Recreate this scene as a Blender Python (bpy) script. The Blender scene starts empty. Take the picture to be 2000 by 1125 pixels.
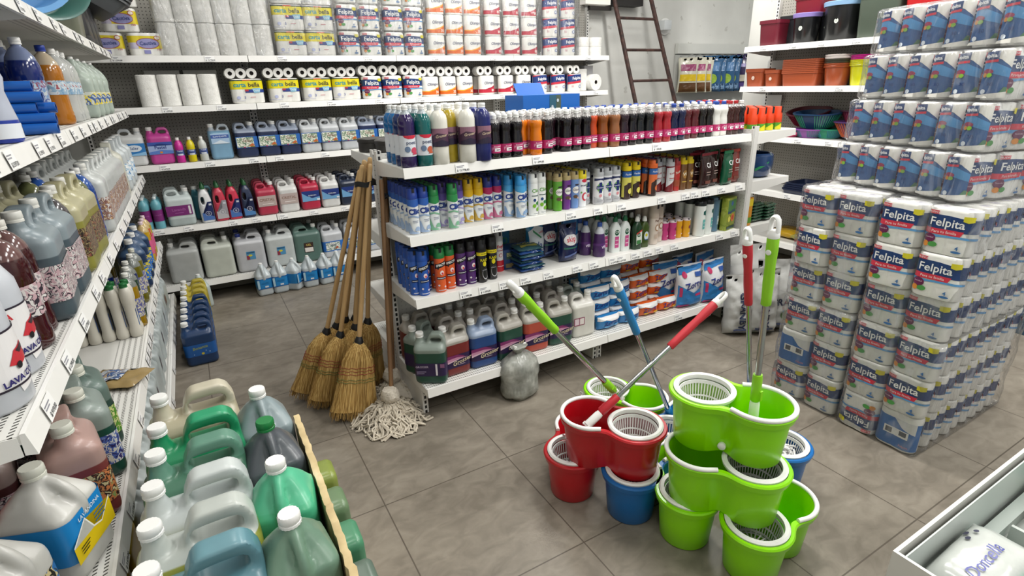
import bpy, bmesh, math, random
from mathutils import Vector, Matrix, noise
random.seed(7)
SC = bpy.context.scene; COL = SC.collection
PI = math.pi
# ---------------------------------------------------------------- camera, world, lights, exposure
H = 1.6686
cd = bpy.data.cameras.new('camera'); cam = bpy.data.objects.new('camera', cd); COL.objects.link(cam)
R = Matrix(((0.8651639877, 0.1984111181, -0.4605695415), (-0.5008183280, 0.2943552004, -0.8139631554), (-0.0259283001, 0.9348732771, 0.3540334435)))
cam.matrix_world = Matrix.Translation((0, 0, H)) @ R.to_4x4()
cd.sensor_width = 36; cd.lens = 36 * 1054.04 / 2000; cd.clip_start = .02; cd.clip_end = 60
SC.camera = cam
W = bpy.data.worlds.new('ambient_fill'); SC.world = W; W.use_nodes = True  # ambient fill added through the open front, standing in for daylight
W.node_tree.nodes['Background'].inputs[0].default_value = (.90, .95, 1, 1)
W.node_tree.nodes['Background'].inputs[1].default_value = .5
SC.view_settings.view_transform = 'Standard'; SC.view_settings.look = 'None'
SC.view_settings.exposure = .06; SC.view_settings.gamma = 1; SC.view_settings.use_curve_mapping = False
try:
    SC.cycles.transparent_max_bounces = 14; SC.cycles.max_bounces = 7; SC.cycles.diffuse_bounces = 3
    SC.cycles.glossy_bounces = 3; SC.cycles.transmission_bounces = 4; SC.cycles.caustics_reflective = False; SC.cycles.caustics_refractive = False
    SC.cycles.sample_clamp_indirect = 6; SC.cycles.use_denoising = True; SC.cycles.use_adaptive_sampling = True; SC.cycles.adaptive_threshold = .02
except Exception: pass
CEIL = 3.6
LAMPS = [(0.35, 1.0), (0.35, 3.6), (2.3, .2), (2.3, 2.0), (2.3, 4.0), (4.1, 1.2), (4.1, 3.4), (6.1, 2.6), (.9, -1.6), (3.6, -1.6)]
for lx, ly in LAMPS:
    ld = bpy.data.lights.new('ceiling_tube_light', 'AREA'); ld.shape = 'RECTANGLE'; ld.size = .22; ld.size_y = 1.2
    ld.energy = (15 if lx < 1 else 47) if lx < 6 else 75; ld.color = (1, .985, .95)
    lo = bpy.data.objects.new('ceiling_tube_light', ld); COL.objects.link(lo); lo.location = (lx, ly, CEIL - .09)

# ---------------------------------------------------------------- materials
def S(h):
    if not isinstance(h, str): return tuple(h) + (1,) if len(h) == 3 else h
    h = h.lstrip('#'); v = [int(h[i:i + 2], 16) / 255 for i in (0, 2, 4)]
    return tuple(c / 12.92 if c <= .04045 else ((c + .055) / 1.055) ** 2.4 for c in v) + (1,)
_M = {}
def nodes(name):
    m = bpy.data.materials.new(name); m.use_nodes = True; nt = m.node_tree
    return m, nt, nt.nodes['Principled BSDF'], nt.links
def M(col, rough=.5, metal=0, coat=0, bump=0, bscale=60, sss=0, trans=0, alpha=1):
    k = (col, rough, metal, coat, bump, bscale, sss, trans, alpha)
    if k in _M: return _M[k]
    m, nt, b, L = nodes('surface_' + str(len(_M)))
    c = S(col)
    n = nt.nodes.new('ShaderNodeTexNoise'); n.inputs['Scale'].default_value = 9
    tc = nt.nodes.new('ShaderNodeTexCoord'); L.new(tc.outputs['Object'], n.inputs['Vector'])
    mx = nt.nodes.new('ShaderNodeMix'); mx.data_type = 'RGBA'
    mx.inputs[6].default_value = tuple(x * .93 for x in c[:3]) + (1,); mx.inputs[7].default_value = c
    L.new(n.outputs[0], mx.inputs[0]); L.new(mx.outputs[2], b.inputs['Base Color'])
    b.inputs['Roughness'].default_value = rough; b.inputs['Metallic'].default_value = metal
    b.inputs['Coat Weight'].default_value = coat; b.inputs['Coat Roughness'].default_value = .08
    b.inputs['Transmission Weight'].default_value = trans; b.inputs['Alpha'].default_value = alpha
    if bump:
        n2 = nt.nodes.new('ShaderNodeTexNoise'); n2.inputs['Scale'].default_value = bscale; n2.inputs['Detail'].default_value = 3
        L.new(tc.outputs['Object'], n2.inputs['Vector'])
        bp = nt.nodes.new('ShaderNodeBump'); bp.inputs['Strength'].default_value = bump; bp.inputs['Distance'].default_value = .01
        L.new(n2.outputs[0], bp.inputs['Height']); L.new(bp.outputs[0], b.inputs['Normal'])
    _M[k] = m; return m
def mth(nt, op, a, b=None):
    n = nt.nodes.new('ShaderNodeMath'); n.operation = op
    for i, v in enumerate((a, b)):
        if v is None: continue
        if isinstance(v, (int, float)): n.inputs[i].default_value = v
        else: nt.links.new(v, n.inputs[i])
    return n.outputs[0]
def liquid(liq, air, level, rough=.32):
    """a see-through plastic bottle or jug: the colour of what is in it up to the fill level, the plastic above it"""
    k = ('liq', liq, air, round(level, 3), rough)
    if k in _M: return _M[k]
    m, nt, b, L = nodes('filled_plastic_' + str(len(_M)))
    tc = nt.nodes.new('ShaderNodeTexCoord'); sp = nt.nodes.new('ShaderNodeSeparateXYZ'); L.new(tc.outputs['Object'], sp.inputs[0])
    n = nt.nodes.new('ShaderNodeTexNoise'); n.inputs['Scale'].default_value = 14; L.new(tc.outputs['Object'], n.inputs['Vector'])
    f = mth(nt, 'SUBTRACT', sp.outputs[2], level); f = mth(nt, 'MULTIPLY', f, 400); cl = nt.nodes.new('ShaderNodeClamp'); L.new(f, cl.inputs[0])
    mx = nt.nodes.new('ShaderNodeMix'); mx.data_type = 'RGBA'; L.new(cl.outputs[0], mx.inputs[0])
    mx.inputs[6].default_value = S(liq); mx.inputs[7].default_value = S(air)
    m2 = nt.nodes.new('ShaderNodeMix'); m2.data_type = 'RGBA'; m2.blend_type = 'MULTIPLY'; m2.inputs[0].default_value = .25
    L.new(mx.outputs[2], m2.inputs[6]); L.new(n.outputs[0], m2.inputs[7]); L.new(m2.outputs[2], b.inputs['Base Color'])
    b.inputs['Roughness'].default_value = rough; b.inputs['Coat Weight'].default_value = .3 if rough < .25 else .08; b.inputs['Coat Roughness'].default_value = .12
    _M[k] = m; return m
def perforated(col='#e9e8e3', step=.025, rad=.16, mode='dots', ymax=None, rough=.45, dark='#1d1c1a'):
    """painted sheet metal punched with rows of holes (dots) or slots"""
    k = ('perf', col, step, rad, mode, ymax, dark)
    if k in _M: return _M[k]
    m, nt, b, L = nodes('punched_sheet_metal_' + str(len(_M)))
    tc = nt.nodes.new('ShaderNodeTexCoord'); sp = nt.nodes.new('ShaderNodeSeparateXYZ'); L.new(tc.outputs['Object'], sp.inputs[0])
    x, y, z = sp.outputs
    if mode == 'dots':
        a = mth(nt, 'SUBTRACT', mth(nt, 'FRACT', mth(nt, 'DIVIDE', x, step)), .5)
        c = mth(nt, 'SUBTRACT', mth(nt, 'FRACT', mth(nt, 'DIVIDE', z, step)), .5)
        d = mth(nt, 'ADD', mth(nt, 'MULTIPLY', a, a), mth(nt, 'MULTIPLY', c, c)); mask = mth(nt, 'LESS_THAN', d, rad * rad)
    elif mode == 'slots':          # short slanted slots in rows behind the front lip of a shelf
        a = mth(nt, 'FRACT', mth(nt, 'ADD', mth(nt, 'DIVIDE', x, .012), mth(nt, 'MULTIPLY', y, 40)))
        c = mth(nt, 'FRACT', mth(nt, 'DIVIDE', y, .022))
        mask = mth(nt, 'MULTIPLY', mth(nt, 'LESS_THAN', a, .42), mth(nt, 'LESS_THAN', c, .42))
        mask = mth(nt, 'MULTIPLY', mask, mth(nt, 'LESS_THAN', y, ymax)); mask = mth(nt, 'MULTIPLY', mask, mth(nt, 'GREATER_THAN', y, .012))
    else:                          # upright with one column of slots
        a = mth(nt, 'LESS_THAN', mth(nt, 'ABSOLUTE', x), .006); c = mth(nt, 'LESS_THAN', mth(nt, 'FRACT', mth(nt, 'DIVIDE', z, .03)), .62)
        mask = mth(nt, 'MULTIPLY', a, c)
    n = nt.nodes.new('ShaderNodeTexNoise'); n.inputs['Scale'].default_value = 5; L.new(tc.outputs['Object'], n.inputs['Vector'])
    m0 = nt.nodes.new('ShaderNodeMix'); m0.data_type = 'RGBA'; c0 = S(col)
    m0.inputs[6].default_value = tuple(v * .86 for v in c0[:3]) + (1,); m0.inputs[7].default_value = c0; L.new(n.outputs[0], m0.inputs[0])
    mx = nt.nodes.new('ShaderNodeMix'); mx.data_type = 'RGBA'; L.new(mask, mx.inputs[0]); L.new(m0.outputs[2], mx.inputs[6]); mx.inputs[7].default_value = S(dark)
    L.new(mx.outputs[2], b.inputs['Base Color']); b.inputs['Roughness'].default_value = rough
    _M[k] = m; return m
def film(tint=.11, name='clear_film', bump=1.0, scale=16, gl=.055, col=(.9, .93, .97, 1)):
    k = ('film', tint, bump, scale, gl, col)
    if k in _M: return _M[k]
    m = bpy.data.materials.new(name); m.use_nodes = True; nt = m.node_tree; nt.nodes.clear(); L = nt.links
    out = nt.nodes.new('ShaderNodeOutputMaterial'); tr = nt.nodes.new('ShaderNodeBsdfTransparent'); g = nt.nodes.new('ShaderNodeBsdfGlossy')
    di = nt.nodes.new('ShaderNodeBsdfDiffuse'); di.inputs[0].default_value = col
    g.inputs['Roughness'].default_value = .14; tc = nt.nodes.new('ShaderNodeTexCoord')
    mp = nt.nodes.new('ShaderNodeMapping'); mp.inputs['Rotation'].default_value = (.5, .6, .4); mp.inputs['Scale'].default_value = (1, 1, .35); L.new(tc.outputs['Object'], mp.inputs[0])
    n = nt.nodes.new('ShaderNodeTexNoise'); n.inputs['Scale'].default_value = scale; n.inputs['Detail'].default_value = 4; n.inputs['Distortion'].default_value = 1.2
    L.new(mp.outputs[0], n.inputs['Vector'])
    bp = nt.nodes.new('ShaderNodeBump'); bp.inputs['Strength'].default_value = bump; bp.inputs['Distance'].default_value = .03
    L.new(n.outputs[0], bp.inputs['Height']); L.new(bp.outputs[0], g.inputs['Normal'])
    fr = nt.nodes.new('ShaderNodeLayerWeight'); fr.inputs[0].default_value = .25; L.new(bp.outputs[0], fr.inputs['Normal'])
    f = mth(nt, 'ADD', mth(nt, 'MULTIPLY', fr.outputs['Fresnel'], .45), gl); cl = nt.nodes.new('ShaderNodeClamp'); L.new(f, cl.inputs[0])
    rr = nt.nodes.new('ShaderNodeMapRange'); rr.inputs[1].default_value = .55; rr.inputs[2].default_value = .75; rr.inputs[3].default_value = tint * .3; rr.inputs[4].default_value = min(.9, tint * 3.2)
    L.new(n.outputs[0], rr.inputs[0])
    a = nt.nodes.new('ShaderNodeMixShader'); L.new(rr.outputs[0], a.inputs[0]); L.new(tr.outputs[0], a.inputs[1]); L.new(di.outputs[0], a.inputs[2])
    c2 = nt.nodes.new('ShaderNodeMixShader'); L.new(cl.outputs[0], c2.inputs[0]); L.new(a.outputs[0], c2.inputs[1]); L.new(g.outputs[0], c2.inputs[2])
    L.new(c2.outputs[0], out.inputs[0]); _M[k] = m; return m
def busy(cols, scale=40, rough=.35):
    """printed label artwork too fine to read: patches of the label's own colours"""
    k = ('busy', cols, scale, rough)
    if k in _M: return _M[k]
    m, nt, b, L = nodes('printed_artwork_' + str(len(_M)))
    tc = nt.nodes.new('ShaderNodeTexCoord'); n = nt.nodes.new('ShaderNodeTexNoise'); n.inputs['Scale'].default_value = scale; n.inputs['Detail'].default_value = 2
    n.inputs['Distortion'].default_value = .8; L.new(tc.outputs['Object'], n.inputs['Vector'])
    r = nt.nodes.new('ShaderNodeValToRGB'); r.color_ramp.interpolation = 'CONSTANT'; L.new(n.outputs[0], r.inputs[0])
    e = r.color_ramp.elements; e[0].position = 0; e[0].color = S(cols[0]); e[1].position = .40; e[1].color = S(cols[1])
    for i, c in enumerate(cols[2:]):
        q = e.new(min(.98, .38 + (i + 1) * .24 / max(1, len(cols) - 2))); q.color = S(c)
    L.new(r.outputs[0], b.inputs['Base Color']); b.inputs['Roughness'].default_value = rough
    _M[k] = m; return m
def shaded(kind):
    if kind in _M: return _M[kind]
    m, nt, b, L = nodes(kind); tc = nt.nodes.new('ShaderNodeTexCoord')
    def noi(scale, detail=4, vec=None, dist=0):
        n = nt.nodes.new('ShaderNodeTexNoise'); n.inputs['Scale'].default_value = scale; n.inputs['Detail'].default_value = detail; n.inputs['Distortion'].default_value = dist
        L.new(vec or tc.outputs['Object'], n.inputs['Vector']); return n.outputs[0]
    def ramp(f, stops):
        r = nt.nodes.new('ShaderNodeValToRGB'); L.new(f, r.inputs[0]); e = r.color_ramp.elements
        e[0].position, e[0].color = stops[0][0], S(stops[0][1]); e[1].position, e[1].color = stops[-1][0], S(stops[-1][1])
        for p, c in stops[1:-1]: q = e.new(p); q.color = S(c)
        return r.outputs[0]
    def mix(f, a, c, bt='MIX'):
        x = nt.nodes.new('ShaderNodeMix'); x.data_type = 'RGBA'; x.blend_type = bt
        for i, v in ((0, f), (6, a), (7, c)):
            if isinstance(v, (int, float)): x.inputs[i].default_value = v
            elif isinstance(v, str): x.inputs[i].default_value = S(v)
            else: L.new(v, x.inputs[i])
        return x.outputs[2]
    if kind == 'floor_tiles':
        sp = nt.nodes.new('ShaderNodeSeparateXYZ'); L.new(tc.outputs['Object'], sp.inputs[0])
        mp = nt.nodes.new('ShaderNodeMapping'); mp.inputs['Scale'].default_value = (1, 1.6, 1); L.new(tc.outputs['Object'], mp.inputs[0])
        c = ramp(noi(2.2, 8, mp.outputs[0], .7), [(.3, '#6e675c'), (.5, '#837b6f'), (.72, '#9b9386')])
        c = mix(.35, c, ramp(noi(9, 8, mp.outputs[0], 1.0), [(.35, '#6a6359'), (.7, '#a39b8e')]))
        c = mix(mth(nt, 'MULTIPLY', noi(60, 2), .12), c, '#4b453d')
        ms = []
        for o, off in ((sp.outputs[0], .4087), (sp.outputs[1], 1.8723)):
            f = mth(nt, 'FRACT', mth(nt, 'DIVIDE', mth(nt, 'SUBTRACT', o, off - 12), .6)); f = mth(nt, 'ABSOLUTE', mth(nt, 'SUBTRACT', f, .5))
            ms.append(mth(nt, 'GREATER_THAN', f, .4955))
        c = mix(mth(nt, 'MULTIPLY', mth(nt, 'MAXIMUM', ms[0], ms[1]), .8), c, '#4c443b')
        L.new(c, b.inputs['Base Color']); b.inputs['Roughness'].default_value = .38; b.inputs['Specular IOR Level'].default_value = .35
    elif kind == 'plaster':
        c = ramp(noi(1.6, 6), [(.3, '#c9c9c4'), (.7, '#dcdcd7')]); c = mix(mth(nt, 'GREATER_THAN', noi(7, 5), .68), c, '#bdbcb6')
        L.new(c, b.inputs['Base Color']); b.inputs['Roughness'].default_value = .8
        bp = nt.nodes.new('ShaderNodeBump'); bp.inputs['Strength'].default_value = .25; L.new(noi(30, 5), bp.inputs['Height']); L.new(bp.outputs[0], b.inputs['Normal'])
    elif kind in ('pale_wood', 'dark_wood'):
        mp = nt.nodes.new('ShaderNodeMapping'); mp.inputs['Scale'].default_value = (22, 22, 1.2); L.new(tc.outputs['Object'], mp.inputs[0])
        st = [(.3, '#a98455'), (.6, '#c9a673'), (.8, '#b48f5e')] if kind == 'pale_wood' else [(.3, '#6d4f37'), (.7, '#94714c')]
        L.new(ramp(noi(3, 5, mp.outputs[0]), st), b.inputs['Base Color']); b.inputs['Roughness'].default_value = .55
    elif kind == 'straw':
        mp = nt.nodes.new('ShaderNodeMapping'); mp.inputs['Scale'].default_value = (160, 160, 5); L.new(tc.outputs['Object'], mp.inputs[0])
        L.new(ramp(noi(1.5, 4, mp.outputs[0]), [(.25, '#6b4d22'), (.45, '#b08a4a'), (.62, '#d3b26f'), (.8, '#e3ca8e')]), b.inputs['Base Color']); b.inputs['Roughness'].default_value = .75
    elif kind == 'rust':
        L.new(ramp(noi(18, 6), [(.3, '#2b1f1d'), (.6, '#4c332d'), (.8, '#6e5148')]), b.inputs['Base Color']); b.inputs['Roughness'].default_value = .7
    elif kind == 'cardboard':
        L.new(ramp(noi(14, 6), [(.3, '#b09a70'), (.6, '#cdb98d'), (.75, '#dccda8')]), b.inputs['Base Color']); b.inputs['Roughness'].default_value = .85
    elif kind == 'paper_roll':
        L.new(ramp(noi(40, 4), [(.3, '#e2e1db'), (.7, '#f3f2ee')]), b.inputs['Base Color']); b.inputs['Roughness'].default_value = .85
        bp = nt.nodes.new('ShaderNodeBump'); bp.inputs['Strength'].default_value = .5; bp.inputs['Distance'].default_value = .004; L.new(noi(160, 3), bp.inputs['Height']); L.new(bp.outputs[0], b.inputs['Normal'])
    elif kind == 'grey_bag':
        L.new(ramp(noi(16, 5), [(.3, '#6f716b'), (.6, '#a3a59e'), (.8, '#d3d3cd')]), b.inputs['Base Color']); b.inputs['Roughness'].default_value = .25
        bp = nt.nodes.new('ShaderNodeBump'); bp.inputs['Strength'].default_value = .6; L.new(noi(34, 5, None, 1), bp.inputs['Height']); L.new(bp.outputs[0], b.inputs['Normal'])
    _M[kind] = m; return m
WHITE = M('#ecebe6', .38); LIP = M('#efeeea', .33); CAPW = M('#efefec', .4); BLACK = M('#1b1b1d', .4); CHROME = M('#b9bbbb', .14, 1)

# ---------------------------------------------------------------- mesh helpers
def finish(bm, name, mats, smooth=True, angle=40):
    bmesh.ops.recalc_face_normals(bm, faces=bm.faces)
    me = bpy.data.meshes.new(name); bm.to_mesh(me); bm.free()
    for m in (mats if isinstance(mats, (list, tuple)) else [mats]): me.materials.append(m)
    if smooth:
        me.polygons.foreach_set('use_smooth', [True] * len(me.polygons))
        try: me.set_sharp_from_angle(angle=math.radians(angle))
        except Exception: pass
    return me
def box(bm, x0, x1, y0, y1, z0, z1, mi=0, bev=0):
    r = bmesh.ops.create_cube(bm, size=1, matrix=Matrix.Translation(((x0 + x1) / 2, (y0 + y1) / 2, (z0 + z1) / 2)) @ Matrix.Diagonal((abs(x1 - x0), abs(y1 - y0), abs(z1 - z0), 1)))
    fs = set(f for v in r['verts'] for f in v.link_faces)
    for f in fs: f.material_index = mi
    if bev:
        es = list(set(e for v in r['verts'] for e in v.link_edges))
        q = bmesh.ops.bevel(bm, geom=es, offset=bev, segments=2, affect='EDGES', profile=.5)
        for f in q['faces']: f.material_index = mi
def rings(bm, rs, close=True, cap0=True, cap1=True, mi=0):
    """skin a list of rings (lists of points); mi may be a list per band"""
    vs = [[bm.verts.new(p) for p in r] for r in rs]
    n = len(vs[0])
    for i in range(len(vs) - 1):
        m = mi[i] if isinstance(mi, (list, tuple)) else mi
        for j in range(n if close else n - 1):
            try: f = bm.faces.new((vs[i][j], vs[i][(j + 1) % n], vs[i + 1][(j + 1) % n], vs[i + 1][j])); f.material_index = m
            except ValueError: pass
    m0 = mi[0] if isinstance(mi, (list, tuple)) else mi; m1 = mi[-1] if isinstance(mi, (list, tuple)) else mi
    if cap0: bm.faces.new(vs[0][::-1]).material_index = m0
    if cap1: bm.faces.new(vs[-1]).material_index = m1
    return vs
def lathe(bm, prof, n=20, mi=0, cap0=True, cap1=True, ox=0, oy=0):
    rings(bm, [[(ox + r * math.cos(2 * PI * k / n), oy + r * math.sin(2 * PI * k / n), z) for k in range(n)] for r, z in prof], True, cap0, cap1, mi)
def rrect(w, d, r, z, n=4, ox=0, oy=0):
    r = min(r, w / 2 - 1e-4, d / 2 - 1e-4); p = []
    for cx, cy, a0 in ((w / 2 - r, d / 2 - r, 0), (-w / 2 + r, d / 2 - r, 90), (-w / 2 + r, -d / 2 + r, 180), (w / 2 - r, -d / 2 + r, 270)):
        for k in range(n + 1):
            a = math.radians(a0 + 90 * k / n); p.append((ox + cx + r * math.cos(a), oy + cy + r * math.sin(a), z))
    return p
def tube(bm, pts, rad, n=8, cap=True, mi=0, flat=1.0):
    """tube along a path; rad scalar or list; flat squashes it sideways (along y)"""
    P = [Vector(p) for p in pts]; rs = rad if isinstance(rad, (list, tuple)) else [rad] * len(P); out = []
    up = None
    for i, p in enumerate(P):
        t = (P[min(i + 1, len(P) - 1)] - P[max(i - 1, 0)])
        if t.length < 1e-9: t = Vector((0, 0, 1))
        t.normalize()
        if up is None: up = Vector((0, 1, 0)) if abs(t.y) < .9 else Vector((1, 0, 0))
        s = t.cross(up)
        if s.length < 1e-6: s = t.cross(Vector((1, 0, 0)))
        s.normalize(); u = s.cross(t).normalized(); up = u
        out.append([p + (s * math.cos(2 * PI * k / n) + u * math.sin(2 * PI * k / n) * flat) * rs[i] for k in range(n)])
    rings(bm, out, True, cap, cap, mi)
def bez(pts, n=14):
    """Catmull-Rom through the points"""
    P = [Vector(p) for p in pts]; P = [P[0] * 2 - P[1]] + P + [P[-1] * 2 - P[-2]]; o = []
    for i in range(1, len(P) - 2):
        for k in range(n):
            t = k / n; a, b, c, d = P[i - 1:i + 3]
            o.append(.5 * ((2 * b) + (c - a) * t + (2 * a - 5 * b + 4 * c - d) * t * t + (3 * b - a - 3 * c + d) * t ** 3))
    o.append(P[-2]); return o
def fuse(bm, voxel, it=3, fac=.6):
    """melt overlapping shells into one moulded surface"""
    me = bpy.data.meshes.new('t'); bm.to_mesh(me); bm.free(); ob = bpy.data.objects.new('t', me); COL.objects.link(ob)
    r = ob.modifiers.new('r', 'REMESH'); r.mode = 'VOXEL'; r.voxel_size = voxel
    s = ob.modifiers.new('s', 'SMOOTH'); s.iterations = it; s.factor = fac
    dg = bpy.context.evaluated_depsgraph_get(); m2 = bpy.data.meshes.new_from_object(ob.evaluated_get(dg))
    bpy.data.objects.remove(ob); o = bmesh.new(); o.from_mesh(m2); bpy.data.meshes.remove(m2); bpy.data.meshes.remove(me)
    return o
def crumple(bm, amp, scale, seed=0):
    for v in bm.verts:
        v.co += noise.noise_vector(v.co * scale + Vector((seed, seed * 2, 0))) * amp
_T = {}
def textmesh(s, size, bold=.0, shear=0, align='CENTER'):
    k = (s, round(size, 4), bold, shear, align)
    if k not in _T:
        cu = bpy.data.curves.new('t', 'FONT'); cu.body = s; cu.size = size; cu.align_x = align; cu.align_y = 'CENTER'
        cu.resolution_u = 2 if size < .06 else 4; cu.offset = bold * size; cu.shear = shear
        ob = bpy.data.objects.new('t', cu); me = ob.to_mesh()
        _T[k] = ([v.co.copy() for v in me.vertices], [tuple(p.vertices) for p in me.polygons])
        ob.to_mesh_clear(); bpy.data.objects.remove(ob); bpy.data.curves.remove(cu)
    return _T[k]
def printed(shapes, surf, name='printed_label', du=None, rough=.35, eps=.0004, dv=None):
    """flat artwork laid on a surface: surf(u, v, lift) -> point. Shapes: ('rect',u0,v0,u1,v1,c) ('poly',pts,c) ('ell',u,v,a,b,c) ('text',s,u,v,size,c[,rot,bold,shear])"""
    bm = bmesh.new(); mats = []; idx = {}
    for li, sh in enumerate(shapes):
        k = sh[0]; t = bmesh.new()
        if k == 'rect':
            _, a, b, c, d, col = sh; t.faces.new([t.verts.new(p) for p in ((a, b, 0), (c, b, 0), (c, d, 0), (a, d, 0))])
        elif k == 'poly':
            col = sh[2]; f = t.faces.new([t.verts.new((p[0], p[1], 0)) for p in sh[1]]); bmesh.ops.triangulate(t, faces=[f])
        elif k == 'ell':
            _, u, v, a, b, col = sh; t.faces.new([t.verts.new((u + a * math.cos(2 * PI * q / 18), v + b * math.sin(2 * PI * q / 18), 0)) for q in range(18)])
        else:
            _, s, u, v, size, col = sh[:6]; rot = math.radians(sh[6]) if len(sh) > 6 else 0; bold = sh[7] if len(sh) > 7 else .008; shear = sh[8] if len(sh) > 8 else 0
            vs, fs = textmesh(s, size, bold, shear); cr, sr = math.cos(rot), math.sin(rot)
            V = [t.verts.new((u + p.x * cr - p.y * sr, v + p.x * sr + p.y * cr, 0)) for p in vs]
            for f in fs:
                try: t.faces.new([V[i] for i in f])
                except ValueError: pass
        for ax, st in ((0, du), (1, dv)):
            if st and t.verts:
                lo = min(v.co[ax] for v in t.verts); hi = max(v.co[ax] for v in t.verts); q = math.floor(lo / st) * st + st
                while q < hi:
                    n = (1, 0, 0) if ax == 0 else (0, 1, 0)
                    bmesh.ops.bisect_plane(t, geom=list(t.verts) + list(t.edges) + list(t.faces), plane_co=(q, q, 0), plane_no=n); q += st
        if col not in idx:
            idx[col] = len(mats); mats.append(col if isinstance(col, bpy.types.Material) else (busy(col) if isinstance(col, tuple) and isinstance(col[0], str) else M(col, rough)))
        mp = {}
        for v in t.verts: mp[v] = bm.verts.new(surf(v.co.x, v.co.y, eps * (1 + li)))
        for f in t.faces:
            try: bm.faces.new([mp[v] for v in f.verts]).material_index = idx[col]
            except ValueError: pass
        t.free()
    me = bpy.data.meshes.new(name); bm.to_mesh(me); bm.free()
    for m in mats: me.materials.append(m)
    return me
def cyl(r): return lambda u, v, e: ((r + e) * math.sin(u / r), -(r + e) * math.cos(u / r), v)
def flat(y): return lambda u, v, e: (u, y - e, v)

# ---------------------------------------------------------------- objects, names, labels
def tag(o, label, cat, group=None, kind=None):
    o['label'] = label; o['category'] = cat
    if group: o['group'] = group
    if kind: o['kind'] = kind
    n = len(label.replace(',', ' ').split())
    if not 4 <= n <= 16: print('LABEL LENGTH', n, label)
    return o
def ob(name, me, parent=None, mat=None, loc=(0, 0, 0), rot=(0, 0, 0), label=None):
    o = bpy.data.objects.new(name, me); COL.objects.link(o); o.location = loc; o.rotation_euler = rot
    if parent: o.parent = parent
    if mat is not None and me is not None:
        o.material_slots[0].link = 'OBJECT'; o.material_slots[0].material = mat
    if label: o['label'] = label
    return o
def thing(name, label, cat, loc, rot=0, group=None):
    o = bpy.data.objects.new(name, None); COL.objects.link(o); o.empty_display_size = .05; o.location = loc
    o.rotation_euler = rot if isinstance(rot, tuple) else (0, 0, rot)
    return tag(o, label, cat, group)
def P(name, me, mat=None, loc=(0, 0, 0), rot=(0, 0, 0), sub=(), label=None): return (name, me, mat, loc, rot, sub, label)
def put(spec, name, label, cat, loc, rot=0, group=None):
    """one thing of a kind: its own Empty and its own parts; the meshes are shared"""
    if len(spec) == 1 and not spec[0][5]:
        s = spec[0]; o = ob(name, s[1], None, s[2], loc, rot if isinstance(rot, tuple) else (0, 0, rot)); return tag(o, label, cat, group)
    r = thing(name, label, cat, loc, rot, group)
    for n, me, mat, l, ro, sub, lb in spec:
        c = ob(n, me, r, mat, l, ro, lb)
        for s in sub: ob(s[0], s[1], c, s[2], s[3], s[4], s[6])
    return r
ORD = ['first', 'second', 'third', 'fourth', 'fifth', 'sixth', 'seventh', 'eighth', 'ninth', 'tenth', 'eleventh', 'twelfth', 'thirteenth', 'fourteenth', 'fifteenth', 'sixteenth', 'seventeenth', 'eighteenth', 'nineteenth', 'twentieth'] + ['%dth' % i for i in range(21, 60)]
ORD[20] = '21st'; ORD[21] = '22nd'; ORD[22] = '23rd'; ORD[30] = '31st'; ORD[31] = '32nd'; ORD[32] = '33rd'
_C = {}
def lab(desc, where, row=0, frm='left'):
    k = (desc, where, row); _C[k] = _C.get(k, -1) + 1
    return '%s, %s from %s, %s row %s' % (desc, ORD[_C[k]], frm, ORD[row] if row else 'front', where)
def jit(a=.06): return random.uniform(-a, a)

# ================================================================ kinds of goods
def prism(bm, pts, y0, y1, mi=0):
    rings(bm, [[(x, y0, z) for x, z in pts], [(x, y1, z) for x, z in pts]], True, True, True, mi)
def cutmesh(bm, cutter, voxel, it=3):
    """fuse the shells, then cut the grip hole clean through"""
    bmesh.ops.recalc_face_normals(bm, faces=bm.faces); me = bpy.data.meshes.new('t'); bm.to_mesh(me); bm.free(); o = bpy.data.objects.new('t', me); COL.objects.link(o)
    cm = bpy.data.meshes.new('c'); cutter.to_mesh(cm); cutter.free(); co = bpy.data.objects.new('c', cm); COL.objects.link(co)
    r = o.modifiers.new('r', 'REMESH'); r.mode = 'VOXEL'; r.voxel_size = voxel
    b = o.modifiers.new('b', 'BOOLEAN'); b.object = co; b.operation = 'DIFFERENCE'; b.solver = 'EXACT'
    r2 = o.modifiers.new('r2', 'REMESH'); r2.mode = 'VOXEL'; r2.voxel_size = voxel
    s = o.modifiers.new('s', 'SMOOTH'); s.iterations = it; s.factor = .6
    dg = bpy.context.evaluated_depsgraph_get(); m2 = bpy.data.meshes.new_from_object(o.evaluated_get(dg))
    for q in (o, co): bpy.data.objects.remove(q)
    for q in (me, cm): bpy.data.meshes.remove(q)
    n = bmesh.new(); n.from_mesh(m2); bpy.data.meshes.remove(m2); return n
def ellcyl(cx, cz, a, b, y, n=20):
    bm = bmesh.new(); prism(bm, [(cx + a * math.copysign(abs(math.cos(2 * PI * k / n)) ** .7, math.cos(2 * PI * k / n)), cz + b * math.copysign(abs(math.sin(2 * PI * k / n)) ** .7, math.sin(2 * PI * k / n))) for k in range(n)], -y, y); bmesh.ops.recalc_face_normals(bm, faces=bm.faces); return bm
def scap(r=.021, h=.026):
    bm = bmesh.new(); n = 36; R2 = lambda k: r * (1 if k % 2 else .95)
    pr = [(1, 0), (1, h * .22), (.93, h * .26), (.93, h * .3), (1, h * .36), (.98, h * .9), (.9, h)]
    rings(bm, [[(R2(k) * s * math.cos(2 * PI * k / n), R2(k) * s * math.sin(2 * PI * k / n), z) for k in range(n)] for s, z in pr]); return finish(bm, 'screw_cap', CAPW, True, 50)
CAP = scap(); CAPS = scap(.0145, .018); CAPL = scap(.024, .028)
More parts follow.
